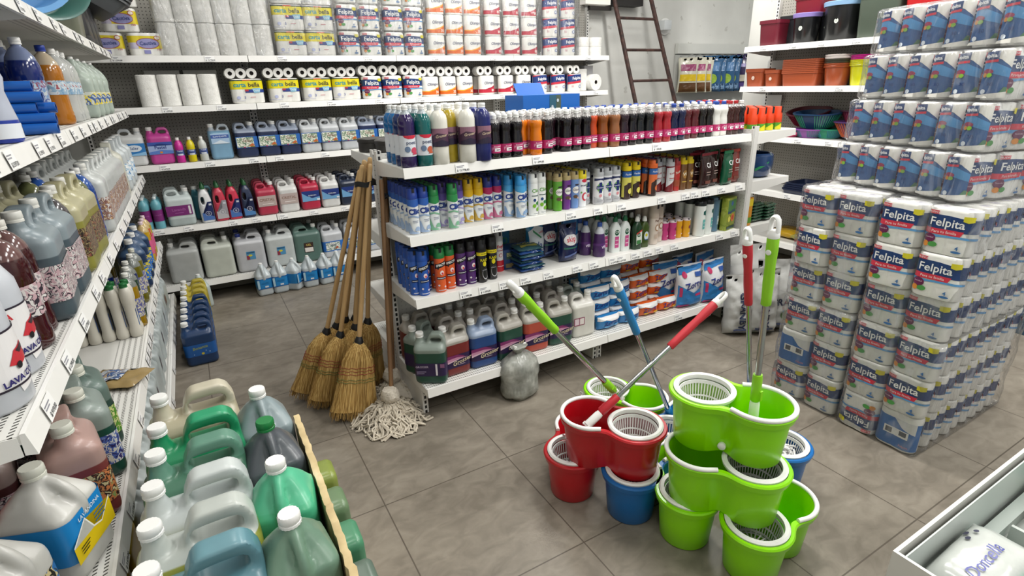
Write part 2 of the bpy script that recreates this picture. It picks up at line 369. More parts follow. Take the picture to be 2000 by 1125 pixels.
def jug(w=.19, d=.13, h=.29, side=1, hole=(.2, .87, .17, .045), grip=.42, voxel=.0055, sh=.72):
    bm = bmesh.new()
    rings(bm, [rrect(w * .86, d * .84, .02, 0), rrect(w, d, .03, .014), rrect(w, d, .03, h * sh * .5), rrect(w, d, .03, h * sh), rrect(w * .95, d * .82, .03, h * (sh + .055)), rrect(w * .82, d * .5, .02, h * (sh + .1))])
    s = side; prism(bm, [(s * w * .10, h * .66), (s * w * .09, h * .84), (s * w * .02, h * .96), (-s * w * .05, h), (-s * w * .34, h), (-s * w * .43, h * .95), (-s * w * .485, h * .84), (-s * w * .49, h * .66)], -d * grip / 2, d * grip / 2)
    lathe(bm, [(.034, h * .66), (.03, h * .80), (.021, h * .87), (.021, h * .93)], 20, ox=s * w * .31)
    b = cutmesh(bm, ellcyl(-s * w * hole[0], h * hole[1], w * hole[2], h * hole[3], d), voxel)
    return finish(b, 'jug_body', WHITE), (s * w * .31, 0, h * .915)
def milkjug(w=.155, d=.155, h=.30, voxel=.0055):
    bm = bmesh.new()
    rings(bm, [rrect(w * .86, d * .86, .02, 0), rrect(w, d, .028, .014), rrect(w, d, .028, h * .56), rrect(w * .97, d * .97, .03, h * .63), rrect(w * .76, d * .66, .028, h * .74, oy=d * .06), rrect(w * .5, d * .38, .02, h * .84, oy=d * .04), rrect(.046, .046, .02, h * .89), rrect(.04, .04, .0195, h * .95)])
    tube(bm, bez([(0, 0, h * .88), (0, -d * .17, h * .86), (0, -d * .36, h * .76), (0, -d * .46, h * .64), (0, -d * .44, h * .52)], 5), [.013] * 21, 10, flat=1)
    for s in (-1, 1): tube(bm, [(s * .012, .01, h * .88), (s * w * .30, d * .12, h * .78), (s * w * .46, d * .40, h * .62)], .006, 6)
    b = fuse(bm, voxel, 3); return finish(b, 'jug_body', WHITE), (0, 0, h * .925)
J5 = jug(); J5m = jug(side=-1)                                   # five litres, cap on the right or on the left
JB = jug(.25, .145, .31, -1, (.17, .83, .215, .07), .40, .0065, .66)  # broad ten litre kind with the long grip
JT = jug(.235, .17, .33, 1, (.12, .885, .14, .036), .55, .0065, .76); JTm = jug(.235, .17, .33, -1, (.12, .885, .14, .036), .55, .0065, .76)
MJ = milkjug(); MJs = milkjug(.125, .125, .285)
def band(w, d, z0, z1, mat, n=5, lift=.0012):
    bm = bmesh.new(); rings(bm, [rrect(w + lift * 2, d + lift * 2, .031, z, n) for z in (z0, z1)], True, False, False); return finish(bm, 'label', mat)
def jugspec(shape, liq, air, level, cap=None, label=None, capmesh=None):
    me, c = shape; return [P('body', me, liquid(liq, air, level))] + [P('screw_cap', capmesh or CAP, M(cap, .4) if cap else None, c)] + ([label] if label else [])
def sec_surf(pts):
    """unroll a closed outline (x, y): u runs along it from the front middle"""
    i0 = min(range(len(pts)), key=lambda i: (abs(pts[i][0]) > 1e-3, pts[i][1])); p = pts[i0:] + pts[:i0] + [pts[i0]]
    s = [0]
    for a, b in zip(p, p[1:]): s.append(s[-1] + math.hypot(b[0] - a[0], b[1] - a[1]))
    T = s[-1]
    def f(u, v, e):
        u = u % T; lo = 0
        import bisect
        i = max(0, min(len(s) - 2, bisect.bisect_right(s, u) - 1)); t = (u - s[i]) / max(1e-9, s[i + 1] - s[i]); a, b = p[i], p[i + 1]
        dx, dy = b[0] - a[0], b[1] - a[1]; l = math.hypot(dx, dy) or 1
        return (a[0] + dx * t + dy / l * (e + .0008), a[1] + dy * t - dx / l * (e + .0008), v)
    f.T = T; return f
def rollsec(n, R, k=10, dip=.07):
    W = n * R; top = []
    N = 2 * n * k
    for i in range(N + 1):
        x = -W * math.cos(PI * i / N); xe = abs(x) - (W - R)
        y = R * math.sqrt(max(0, 1 - (xe / R) ** 2)) if xe > 0 else R
        q = ((x + W) % (2 * R)) - R; y2 = R * ((1 - dip) + dip * math.sqrt(max(0, 1 - (q / R) ** 2)))
        top.append((x, min(y, y2) if xe <= 0 else min(y, R)))
    return [(x, -y) for x, y in top] + [(x, y) for x, y in top[::-1][1:-1]]
_PK = {}
def packbody(n, R, h):
    k = (n, R, h)
    if k in _PK: return _PK[k]
    sec = rollsec(n, R); bm = bmesh.new()
    sc = lambda f, z, q=0: [(x * f, y * f, z) for x, y in sec]
    rings(bm, [sc(.86, 0), sc(.97, .004), sc(1, .014), sc(1, h * .5), sc(1, h - .014), sc(.97, h - .004), sc(.88, h)])
    for i in range(n):
        cx = (2 * i - n + 1) * R; bm.faces.new([bm.verts.new((cx + R * .42 * math.cos(2 * PI * q / 14), R * .42 * math.sin(2 * PI * q / 14), h + .0006)) for q in range(14)]).material_index = 1
        bm.faces.new([bm.verts.new((cx + R * .22 * math.cos(2 * PI * q / 14), R * .22 * math.sin(2 * PI * q / 14), h + .001)) for q in range(14)]).material_index = 2
    me = finish(bm, 'wrapped_rolls', [M('#f0efe9', .3, coat=.3, bump=.15, bscale=30), M('#d9d6dc', .4), M('#b9b4c0', .5)])
    _PK[k] = (me, sec_surf(sec)); return _PK[k]
NAVY = '#1f3f74'; RED = '#d8374c'; PUR = '#6b2350'
def felpita_front(q):
    wave = lambda z, a: [(-q * .98 + q * 1.96 * i / 10, z + a * math.sin(i * .5)) for i in range(11)]
    b = wave(.158, .004); c = wave(.1, .002)
    return [('poly', b + c[::-1], NAVY), ('poly', [(q * 1.0, .16), (q * 3.0, .16), (q * 3.0, .095), (q * 1.0, .095)], '#2c62a5'),
              ('poly', [(-q, .105), (.055, .105), (.045, .082), (-q, .082)], RED), ('text', 'Para tu familia', -.012, .093, .0155, '#f6d8d8'),
              ('poly', [(-q, .082), (-.02, .079), (.05, .084), (q, .080), (q, .071), (.04, .075), (-.03, .070), (-q, .066)], '#5d9dd2'),
              ('text', 'Felpita', -.008, .131, .047, '#f4f4f2', 0, .014), ('ell', -.058, .063, .023, .019, PUR), ('poly', [(-.081, .06), (-.035, .06), (-.058, .036)], PUR),
              ('text', 'Suavidad', -.058, .066, .009, '#d9b8c6'), ('ell', -.066, .037, .012, .012, '#d98a35'), ('ell', -.040, .038, .016, .011, '#4f9a4c'), ('rect', -.080, .163, -.042, .178, '#cf4553'), ('text', 'NUEVO', -.061, .170, .0115, '#f3e5e5'),
              ('poly', [(.045, .168), (.078, .168), (.078, .148), (.061, .143), (.045, .148)], '#d9cf2e'), ('text', '4', .045, .036, .024, '#3b6ea5'), ('ell', .045, .021, .016, .005, '#3b6ea5'),
              ('text', 'Felpita', q + .028, .145, .017, '#e9e9ec', 0, .014), ('rect', q, .116, q + .05, .128, RED), ('text', 'Felpita', -q - .020, .145, .017, '#e9e9ec', 0, .014), ('rect', -q - .045, .116, -q + .01, .128, RED)]
def felpita(v='front', R=.044, h=.19):
    me, sf = packbody(2, R, h); T = sf.T; q = T / 4; L = []
    t = h / .19
    if v in ('front', 'flip'):
        L = felpita_front(q)
        if v == 'flip':
            sf0 = sf; sf = lambda u, w, e: sf0(-u, h - w, e)
    elif v == 'back':
        L += [('rect', -q * .98, .012, q * .98, .158, '#2a6cb2'), ('poly', [(-.01, .158), (.085, .158), (.085, .10), (.03, .12)], '#dfe0de'), ('rect', -.045, .07, .06, .108, '#f2f2ef'),
              ('rect', -.038, .076, -.01, .102, '#4d4f55'), ('rect', .022, .080, .052, .104, '#565a60'), ('text', 'Felpita', .05, .03, .014, '#d98a95'), ('poly', [(q, .16), (q * 3, .16), (q * 3, .095), (q, .095)], '#24508c')]
    elif v == 'side':      # bulk packs: blue narrow end toward -x, full front toward -y
        L = felpita_front(q); e = -q; h2 = .050
        L += [('rect', e - h2, .02, e + h2, .168, '#2f5c94'), ('poly', [(e - h2, .150), (e - h2, .120), (e + h2, .085), (e + h2, .115), (e - .01, .150)], '#4f95cc'), ('poly', [(e - .012, .182), (e + h2, .182), (e + h2, .120), (e + .02, .150), (e - .012, .168)], '#eceae2'),
              ('poly', [(e - h2, .176), (e + .012, .182), (e + .012, .152), (e - h2, .146)], NAVY), ('poly', [(e - h2, .146), (e + .012, .152), (e + .012, .143), (e - h2, .137)], RED), ('text', 'Felpita', e - .019, .164, .019, '#eceef2', 4, .03),
              ('ell', e - .01, .108, .016, .010, '#a03055'), ('ell', e - .017, .095, .008, .008, '#d8913a'), ('ell', e - .003, .095, .008, .008, '#7fae3f'), ('text', '30', e + .005, .062, .018, '#233f73', 0, .014), ('ell', e - .01, .035, .008, .009, '#dfe9f2'),
              ('poly', [(e + .025, .018), (e + h2, .02), (e + h2, .05), (e + .04, .052)], '#55825c'), ('poly', [(e - h2, .012), (e + h2, .012), (e + h2, .035), (e - h2, .018)], '#eceae2')]
    return [P('wrapped_rolls', me), P('printed_wrapper', printed(L, sf, 'printed_wrapper', .006))]
def cartabella():
    me, sf = packbody(3, .039, .185); q = sf.T / 4
    return [P('wrapped_rolls', me), P('printed_wrapper', printed([('rect', -q * .98, .108, q * .98, .172, '#e9da1c'), ('rect', -q * .98, .170, q * .98, .178, '#2a3f2e'), ('rect', -.03, .171, .03, .179, '#d9622e'), ('text', 'carta', -.055, .139, .045, '#2f9aa0', 0, .025), ('text', 'bella', .048, .139, .045, '#23262c', 0, .012),
        ('rect', -.02, .082, q * .95, .106, '#27408c'), ('poly', [(.03, .112), (.092, .115), (.085, .082), (.045, .078)], '#8fc9e6'), ('text', 'Daily', .062, .097, .022, '#eef6fa'), ('rect', -.022, .092, .004, .106, '#b8353f'), ('text', '3', -.028, .045, .028, '#5560a8'), ('ell', -.075, .045, .014, .013, '#b9bfe0'), ('rect', .01, .045, .05, .049, '#c76b76'),
        ('rect', -q * .9, .02, -.03, .024, '#c9c9da')], sf, 'printed_wrapper', .006))]
def olimpo(num, c1, c2):
    me, sf = packbody(2, .042, .175); q = sf.T / 4
    return [P('wrapped_rolls', me), P('printed_wrapper', printed([('poly', [(-q * .98, .052), (-.03, .050), (.03, .066), (q * .98, .100), (q * .98, .085), (.04, .052), (-.02, .036), (-q * .98, .034)], c2), ('poly', [(-q * .98, .046), (-.03, .042), (.03, .056), (q * .98, .090), (q * .98, .018), (-q * .98, .018)], c1),
        ('text', num, .055, .038, .034, '#f5efe6', 0, .014), ('text', 'Olimpo', .012, .108, .036, '#39406f', 3, .01, .15), ('rect', -q * .9, .004, q * .9, .008, '#dcdcd6')], sf, 'printed_wrapper', .006))]
def felpita2():
    me, sf = packbody(2, .042, .175); q = sf.T / 4
    return [P('wrapped_rolls', me), P('printed_wrapper', printed([('poly', [(-q * .98, .165), (q * .98, .172), (q * .98, .105), (-q * .98, .088)], '#28407f'), ('poly', [(-q * .98, .168), (-.01, .168), (-q * .98, .150)], '#c23040'), ('poly', [(-q * .98, .092), (q * .98, .112), (q * .98, .092), (-q * .98, .070)], '#d4374a'), ('text', 'Felpita', .004, .132, .040, '#f0f0f4', 5, .03),
        ('text', '50', -.045, .05, .03, '#d7a2ad'), ('ell', .05, .05, .017, .017, '#8a97c0'), ('ell', .05, .05, .009, .009, '#eceef2'), ('rect', q, .02, q * 3, .17, '#2d5fae')], sf, 'printed_wrapper', .006))]
def cautiva():
    me, sf = packbody(3, .036, .155); q = sf.T / 4
    return [P('wrapped_rolls', me), P('printed_wrapper', printed([('rect', -q * .98, .05, q * .98, .135, '#e3cf2b'), ('rect', -q * .98, .05, -.05, .09, '#cfc8dd'), ('ell', .012, .085, .072, .036, '#a03646'), ('ell', .012, .085, .068, .032, '#9a98c8'), ('text', 'Cautiva', .012, .085, .034, '#3f4a84', 3, .03), ('ell', .075, .122, .018, .015, '#b3473e'), ('ell', .075, .122, .014, .011, '#f0e6d6'),
        ('rect', -.02, .016, .02, .04, '#8f8fc4'), ('text', '100', .075, .045, .02, '#c2553f')], sf, 'printed_wrapper', .006))]
def rollend(n, R=.039, ln=.095):
    """n small rolls of one pack seen from their ends, cores forward (axis along y)"""
    out = []
    bm = bmesh.new()
    for i in range(1):
        k = 28; rs = []
        for r, y in ((.35 * R, .012 - ln / 2 + .02), (.40 * R, -ln / 2), (R * .97, -ln / 2), (R, -ln / 2 + .004), (R, ln / 2), (R * .4, ln / 2)):
            rs.append([(r * math.cos(2 * PI * q / k), y, r * math.sin(2 * PI * q / k)) for q in range(k)])
        rings(bm, rs, True, True, True, [1, 0, 0, 0, 0])
    me = finish(bm, 'roll', [shaded('paper_roll'), M('#55504c', .8)])
    return [P('roll', me, None, ((2 * i - n + 1) * R, 0, R)) for i in range(n)]
def towel(r=.055, h=.235):
    bm = bmesh.new(); rings(bm, [rrect(r * 2 * s, r * 2 * s, r * .8, z, 7) for s, z in ((.93, 0), (1, .004), (1, h - .004), (.94, h))])
    bm.faces.new([bm.verts.new((.02 * math.cos(2 * PI * q / 14), .02 * math.sin(2 * PI * q / 14), h + .0007)) for q in range(14)]).material_index = 1
    return [P('towel_roll', finish(bm, 'towel_roll', [shaded('paper_roll'), M('#8a8078', .8)]))]
def jumbo(r=.085, ln=.09):
    bm = bmesh.new(); k = 40
    rings(bm, [[(q[0] * math.cos(2 * PI * i / k), q[1], r + q[0] * math.sin(2 * PI * i / k)) for i in range(k)] for q in ((.02, -ln / 2 + .03), (.02, -ln / 2), (r * .98, -ln / 2), (r, -ln / 2 + .004), (r, ln / 2), (.02, ln / 2))], True, True, True, [1, 0, 0, 0, 0])
    return [P('roll', finish(bm, 'roll', [shaded('paper_roll'), M('#4a423b', .8)]))]

def bottle(prof, liq, air, level, capr=.0145, caph=.018, label=None, cap='#efefec', rough=.12, n=24):
    """turned bottle; prof goes up to the neck, the cap sits on it"""
    k = ('bt', tuple(prof), n)
    if k not in _M: bm = bmesh.new(); lathe(bm, prof, n); _M[k] = finish(bm, 'bottle_body', WHITE, True, 60)
    k2 = ('cp', capr, caph)
    if k2 not in _M: _M[k2] = scap(capr, caph)
    return [P('bottle', _M[k], liquid(liq, air, level, rough)), P('screw_cap', _M[k2], M(cap, .4), (0, 0, prof[-1][1] - .004))] + ([label] if label else [])
def wrap(r, z0, z1, col, shapes=(), n=28, name='label'):
    """a label wrapped round a bottle with its print"""
    bm = bmesh.new(); rr = r + .0009; rings(bm, [[(rr * math.cos(2 * PI * q / n), rr * math.sin(2 * PI * q / n), z) for q in range(n)] for z in (z0, z1)], True, False, False)
    me = finish(bm, name, busy(col) if isinstance(col, tuple) else M(col, .35))
    return P(name, me, None, sub=[P('lettering', printed(list(shapes), cyl(rr + .0004), 'lettering', r * .22))] if shapes else ())
PW = [(.027, 0), (.032, .005), (.032, .03), (.0305, .06), (.0315, .085), (.029, .105), (.0265, .122), (.029, .14), (.032, .152), (.0315, .165), (.024, .18), (.0125, .190), (.0125, .196)]
PP = [(.032, 0), (.0375, .006), (.0375, .045), (.037, .05), (.037, .145), (.0375, .15), (.0375, .195), (.034, .215), (.022, .235), (.0135, .245), (.0135, .255)]
PT = [(.034, 0), (.041, .006), (.0405, .06), (.041, .16), (.0405, .2), (.036, .222), (.024, .238), (.017, .243), (.017, .252)]
P2L = [(.048, 0), (.054, .01), (.054, .05), (.052, .06), (.052, .18), (.055, .19), (.054, .23), (.045, .265), (.028, .292), (.016, .302), (.016, .312)]
PS = [(.026, 0), (.03, .005), (.03, .05), (.027, .075), (.03, .10), (.03, .13), (.022, .152), (.013, .162), (.013, .170)]
MAG = '#b52a66'
def wavy(c, air='#6e6a6a', cap='#efefec', plain=False):
    lb = wrap(.0318, .03, .072, MAG, [('rect', -.012, .038, .022, .054, '#f3eef0'), ('text', 'Procenex', .005, .062, .011, '#f0c9da', 6, .02, .2), ('rect', -.003, .044, .018, .048, '#5c2b44'), ('text', 'P', -.020, .05, .02, '#e7a8c4')])
    return bottle(PW, c, air, .172, .0145, .018, None if plain else lb, cap, .1)
def spray(r, h, ch, body, cap, shapes, top=None):
    k = ('can', r, h, ch)
    if k not in _M:
        bm = bmesh.new(); lathe(bm, [(r * .9, 0), (r, .003), (r, h - ch - .004), (r * .98, h - ch)], 24); a = finish(bm, 'can', WHITE)
        bm = bmesh.new(); lathe(bm, [(r * .985, 0), (r, .002), (r, ch * .45), (r * .93, ch * .5), (r * .93, ch - .004), (r * .86, ch)], 24); bx = bmesh.new()
        box(bm, -r * .22, r * .22, -r * .99, -r * .55, ch * .62, ch + .0005, 1); c = finish(bm, 'spray_cap', [WHITE, M('#15151a', .6)]); _M[k] = (a, c)
    a, c = _M[k]; k = ('cl', r, h, repr(shapes))
    if k not in _M: _M[k] = printed(list(shapes), cyl(r + .0005), 'printed_label', r * .2) if shapes else None
    o = [P('can', a, M(body, .25, coat=.4)), P('spray_cap', c, M(cap, .35), (0, 0, h - ch))]
    return o + ([P('printed_label', _M[k])] if shapes else [])
def clio(cap, c2, flower):
    r = .0265
    return spray(r, .222, .052, '#e9edef', cap, [('poly', [(-.08, .170), (.08, .170), (.08, .150), (.03, .140), (0, .134), (-.03, .140), (-.08, .150)], c2), ('text', 'Clio', 0, .112, .036, '#22408e', 5, .05),
        ('poly', [(-.04, .088), (-.01, .096), (.02, .086), (.04, .09), (.04, .084), (.02, .078), (-.01, .088), (-.04, .08)], flower), ('rect', -.014, .066, .014, .069, '#8b93a8'), ('rect', -.012, .059, .012, .062, '#9aa1b4'),
        ('poly', [(-.04, .06), (-.03, .06), (-.015, .02), (.02, .006), (-.04, .006)], flower), ('ell', .008, .034, .009, .006, flower), ('ell', .014, .026, .006, .009, flower), ('ell', .001, .026, .006, .008, flower)])
def efecto(body, cap, dark=False):
    r = .0285
    return spray(r, .232, .052, body, cap, [('poly', [(-.034, .150), (.034, .168), (.034, .142), (-.01, .132), (-.016, .122), (-.022, .130), (-.034, .126)], '#17181c'), ('text', 'EFECTO', 0, .147, .0155, '#f1f1ee', 12, .04, .2), ('ell', .002, .106, .010, .012, '#f0dede'), ('ell', .004, .102, .005, .006, '#d2394b'),
        ('rect', -.026, .072, .024, .084, '#18243f' if not dark else '#201528'), ('rect', -.022, .076, .020, .079, '#dfe3ea'), ('ell', -.016, .04, .005, .005, '#e6dfe6'), ('ell', .014, .03, .005, .005, '#e6dfe6'), ('rect', -.02, .012, .02, .016, '#c9cbd4')])

def puff(w, d, h, topflat=True, n=14, m=18, amp=.003, seed=0, name='pouch', mat=None, ex=2.6, base=.0):
    """a filled bag; returns the mesh and its front surface"""
    def th(x, z):
        t = max(0, min(1, z / h)); a = (1 - abs(2 * x / w) ** ex)
        if topflat: zz = (min(1, t / .10) ** .5) * (1 - max(0, (t - .55) / .37) ** 1.3 if t < .92 else 0); zz = max(.05, zz)
        else: zz = max(.0, 1 - abs(2 * t - 1) ** 3) ** .5
        return max(.0015, d / 2 * max(0, a) ** .5 * zz)
    def wd(z):
        t = z / h; return 1 - (.10 * math.sin(PI * min(1, t)) if topflat else .0)
    def f(u, v, e):
        x = u * wd(v); nz = noise.noise(Vector((u * 22, v * 22, seed))) * amp * 2
        return (x, -th(u, v) - e - nz - amp * .8, v)
    bm = bmesh.new()
    for s in (1, -1):
        g = [[None] * (m + 1) for _ in range(n + 1)]
        for i in range(n + 1):
            for j in range(m + 1):
                x = -w / 2 + w * i / n; z = h * j / m; y = th(x, z); nz = noise.noise(Vector((x * 22, z * 22, seed))) * amp * 2
                edge = i in (0, n) or j in (0, m)
                g[i][j] = bm.verts.new((x * wd(z), (-s) * (y + (0 if edge else nz)), z))
        for i in range(n):
            for j in range(m): bm.faces.new((g[i][j], g[i + 1][j], g[i + 1][j + 1], g[i][j + 1]))
    bmesh.ops.remove_doubles(bm, verts=bm.verts, dist=.0032)
    return finish(bm, name, mat or WHITE, True, 70), f
def pouch(w, d, h, col, shapes, seed=0, topflat=True, rough=.22, name='pouch', amp=.003):
    me, f = puff(w, d, h, topflat, seed=seed, name=name, mat=M(col, rough, coat=.4, bump=.2, bscale=25), amp=amp)
    return [P(name, me)] + ([P('printed_front', printed(shapes, f, 'printed_front', w / 14, dv=h / 18, eps=.0006))] if shapes else [])
def cardbox(w, d, h, cols, shapes, flaps=False):
    bm = bmesh.new(); box(bm, -w / 2, w / 2, -d / 2, d / 2, 0, h, 0, .002)
    return [P('carton', finish(bm, 'carton', cols))] + ([P('printed_front', printed(shapes, flat(-d / 2 - .0006), 'printed_front'))] if shapes else [])

# ================================================================ the room
def struct(name, bm, mat, label=None):
    o = ob(name, finish(bm, name, mat, False)); o['kind'] = 'structure'
    if label: o['label'] = label
    return o
def sbox(name, mat, *c, **k):
    bm = bmesh.new(); box(bm, *c); return struct(name, bm, mat)
sbox('floor', shaded('floor_tiles'), -.95, 8.2, -3.2, 5.6, -.1, 0)
sbox('wall_back', shaded('plaster'), -.95, 8.2, 5.47, 5.6, 0, CEIL)
sbox('wall_left', shaded('plaster'), -.95, -.83, -3.2, 5.47, 0, CEIL)
sbox('wall_right', shaded('plaster'), 5.06, 5.9, -3.2, 3.96, 0, CEIL)
sbox('wall_far_right', shaded('plaster'), 8.05, 8.2, 3.96, 5.47, 0, CEIL)
sbox('ceiling', M('#e8e8e4', .8), -.95, 8.2, -3.2, 5.6, CEIL, CEIL + .1)
DIFF = bpy.data.materials.new('lit_diffuser'); DIFF.use_nodes = True
DIFF.node_tree.nodes['Principled BSDF'].inputs['Emission Color'].default_value = (1, .98, .94, 1); DIFF.node_tree.nodes['Principled BSDF'].inputs['Emission Strength'].default_value = 3
bm = bmesh.new(); box(bm, -.13, .13, -.62, .62, -.07, 0); LB = finish(bm, 'lamp_housing', WHITE, False)
bm = bmesh.new(); box(bm, -.11, .11, -.6, .6, -.078, -.0705); LD = finish(bm, 'diffuser', DIFF, False)
for i, (lx, ly) in enumerate(LAMPS):
    put([P('lamp_housing', LB), P('diffuser', LD)], 'ceiling_lamp', lab('white tube lamp on the ceiling', 'of lamps'), 'lamp', (lx, ly, CEIL), 0, 'ceiling tube lamps')

# ================================================================ shelving
PRICES = ['$ 1.299,00', '$ 3.670,00', '$ 13.778,00', '$ 1.250,00', '$ 3.597,00', '$ 919,00']
TAGS = [printed([('rect', -.033, -.021, .033, .021, '#f8f8f6'), ('rect', -.028, .008, .012, .011, '#8a8a94'), ('rect', -.028, .002, .004, .005, '#9a9aa4'), ('text', s, .004, -.011, .0135, '#22242c', 0, .02)], flat(0), 'price_tag') for s in PRICES]
PANEL = perforated('#a9a69e', .025, .15, 'dots', rough=.55, dark='#33312e'); PANELW = perforated('#d9d8d4', .025, .10, 'dots', rough=.5, dark='#8a8883')
UPR = perforated('#e6e5e1', mode='upright', dark='#161616'); PLAIN = M('#e3e2dd', .4); SHELF = perforated('#e6e5e0', mode='slots', ymax=.115, dark='#3c3a36')
def rack(label, origin, rz, L, D, levels, ztop, panel=PANEL, tags=(), foot=True, group=None, cat='shelf unit', slots=True, bd=.05):
    r = thing('shelving_unit', label, cat, origin, rz, group)
    bm = bmesh.new(); box(bm, .002, L - .002, D, D + .012, .09, ztop); ob('back_panel', finish(bm, 'back_panel', panel, False), r)
    bm = bmesh.new(); box(bm, -.014, .014, -.02, .02, 0, ztop + .02); up = finish(bm, 'upright', UPR, False)
    for x in (.014, L - .014): ob('upright', up, r, None, (x, D - .021, 0))
    for li, (z, y0) in enumerate(levels):
        bm = bmesh.new(); d = D - y0 - .002
        box(bm, .003, L - .003, .010, d, -.018, 0, 1)
        rings(bm, [[(x, .004, .003), (x, .012, .003), (x, .014, -.04), (x, -.004, -.044)] for x in (.002, L - .002)], True, True, True, 0)
        for x in (.0004, L - .0026): rings(bm, [[(q, .016, -.0015), (q, d - .001, -.0015), (q, d - .001, -.075), (q, d - .09, -.075), (q, .016, -.041)] for q in (x, x + .0022)])
        s = ob('shelf', finish(bm, 'shelf', [LIP, SHELF if (slots or li == len(levels) - 1) else PLAIN], False), r, None, (0, y0, z))
        for ti, tx in enumerate(tags[li] if li < len(tags) else ()):
            if 0.03 < tx < L - .03: ob('price_tag', TAGS[(ti * 5 + li * 2 + int(tx * 10)) % 6], s, None, (tx, -.0035, -.020), (math.radians(-10), 0, 0))
    if foot:
        z0, y0 = levels[-1]
        bm = bmesh.new(); box(bm, -.016, .016, y0 + bd, D, 0, z0 - .05, 0, .003); ft = finish(bm, 'base_foot', UPR, False)
        for x in (.018, L - .018): ob('base_foot', ft, r, None, (x, 0, 0))
        bm = bmesh.new(); box(bm, .034, L - .034, D - .14, D - .128, .01, z0 - .05); ob('kick_board', finish(bm, 'kick_board', M('#9b9992', .5), False), r)
    return r
def rt(L, n, seed):
    rnd = random.Random(seed); return [L * (i + .5) / n + rnd.uniform(-.07, .07) for i in range(n)]
GL = [(1.32, 0), (1.0, 0), (.68, 0), (.197, -.05)]
rack('white gondola shelving section nearest the brooms, bottles on top', (.80, 2.38, 0), 0, 1.19, .44, GL, 1.345, PANELW, [[.29, .72], [.47, .93, 1.12], [.27, .38, .5, .63, .78, .98, 1.1], []], group='front gondola sections', bd=.10, slots=False)
rack('white gondola shelving section right, bags on its bottom shelf', (1.99, 2.38, 0), 0, 1.19, .44, GL, 1.345, PANELW, [[.35], [.1, .42, .62, .7, .8, .95, 1.12], [.06, .12, .23, .33, .43, .56, .98, 1.13], [.6]], group='front gondola sections', bd=.10, slots=False)
for i, x in enumerate((1.99, 3.18)):
    rack(['rear side of the gondola behind the brooms', 'rear side of the gondola, right section facing the back wall'][i], (x, 3.30, 0), PI, 1.19, .45, [(1.33, 0), (.9, 0), (.5, 0), (.197, -.02)], 1.345, PANELW, group='rear gondola sections', slots=False)
rack('white end shelving unit closing the right end of the gondola', (3.66, 2.39, 0), PI / 2, .93, .44, [(1.325, 0), (1.0, 0), (.68, 0), (.2, -.02)], 1.345, PANELW, cat='shelf unit', slots=False)
BL = [(1.925, 0), (1.572, 0), (1.152, 0), (.660, 0), (.19, -.02)]
for i in range(4):
    rack('back wall shelving section, %s from left, paper rolls above' % ORD[i], (-.69 + 1.205 * i, 5.0, 0), 0, 1.203, .42, BL, 2.75, PANEL, [rt(1.2, 2, i), rt(1.2, 3, i + 9), rt(1.2, 4, i + 20), rt(1.2, 5, i + 30), []], group='back wall shelving sections')
LL = [(1.935, 0), (1.562, 0), (1.115, 0), (.615, 0), (.19, 0)]
for i in range(3):
    rack(['left wall shelving section nearest the camera', 'middle section of the left wall shelving', 'far section of the left wall shelving by the corner'][i], (-.35, 1.12 + 1.225 * i, 0), PI / 2, 1.223, .43, LL, 2.3, PANEL,
         [rt(1.2, 5, i + 50), rt(1.2, 6, i + 60), [.14, .36, .62, .88, 1.05] if i == 0 else rt(1.2, 5, i + 3), [.1, .25, .45, .7, .95] if i == 0 else rt(1.2, 9, i + 5), rt(1.2, 3, i)], group='left wall shelving sections')
RL = [(1.925, 0), (1.582, 0), (1.152, 0), (.66, 0), (.205, 0)]
for i in range(3):
    rack(['right wall shelving section at the far end, plant pots on it', 'middle section of the right wall shelving behind the paper stack', 'near section of the right wall shelving, mostly hidden'][i], (4.6, 3.64 - 1.205 * i, 0), -PI / 2, 1.203, .43, RL, 2.6, PANEL, [rt(1.2, 4, i), rt(1.2, 2, i + 1), rt(1.2, 3, i + 2), rt(1.2, 1, i), []], group='right wall shelving sections', slots=False)

# ================================================================ goods on the front of the gondola
def cols(where, z, items, y0, dy, ymax=2.79):
    """items: (x, spec, name, category, description, rows, yoffset, group)"""
    for x, spec, name, cat, desc, rows, yo, grp in items:
        for k in range(rows):
            y = y0 + yo + dy * k
            if y > ymax: break
            put(spec, name, lab(desc, where, k), cat, (x + jit(.003), y + jit(.003), z), jit(.18), grp)
def poett(c, fl): return bottle(PP, c, '#a9b3b8', .232, .0145, .018, wrap(.0372, .052, .144, '#dfe3ea', [('poly', [(-.036, .144), (.036, .144), (.028, .135), (.012, .129), (-.012, .129), (-.028, .135)], '#c8263e'), ('text', 'poett', .002, .112, .022, '#26335e', 0, .01), ('ell', .014, .078, .016, .014, fl), ('ell', -.018, .084, .013, .013, '#6a7f9d'), ('poly', [(.0, .06), (.034, .06), (.02, .075)], fl)]), '#efefec', .1)
def tallw(c, air='#e8e6de'): return bottle(PT, c, air, .24, .018, .02, wrap(.0405, .085, .165, '#4a3145', [('poly', [(-.05, .165), (.05, .165), (.05, .135), (-.02, .145), (-.05, .13)], '#8e6577'), ('text', 'Grosser', 0, .132, .0175, '#d9c6a8', 8, .01, .2), ('rect', .026, .092, .038, .10, '#e6e2e4'), ('poly', [(-.05, .085), (.05, .085), (.05, .10), (0, .115), (-.05, .10)], '#2a2038')]), '#f2f2f0', .25)
DK = '#120c12'; items = []
PB = dict(purple=poett('#2c1a52', '#c8455f'), navy=poett('#1c2f66', '#5b62a8'), blue=poett('#1769a8', '#41569c'), teal=poett('#0c6160', '#c05c3e'))
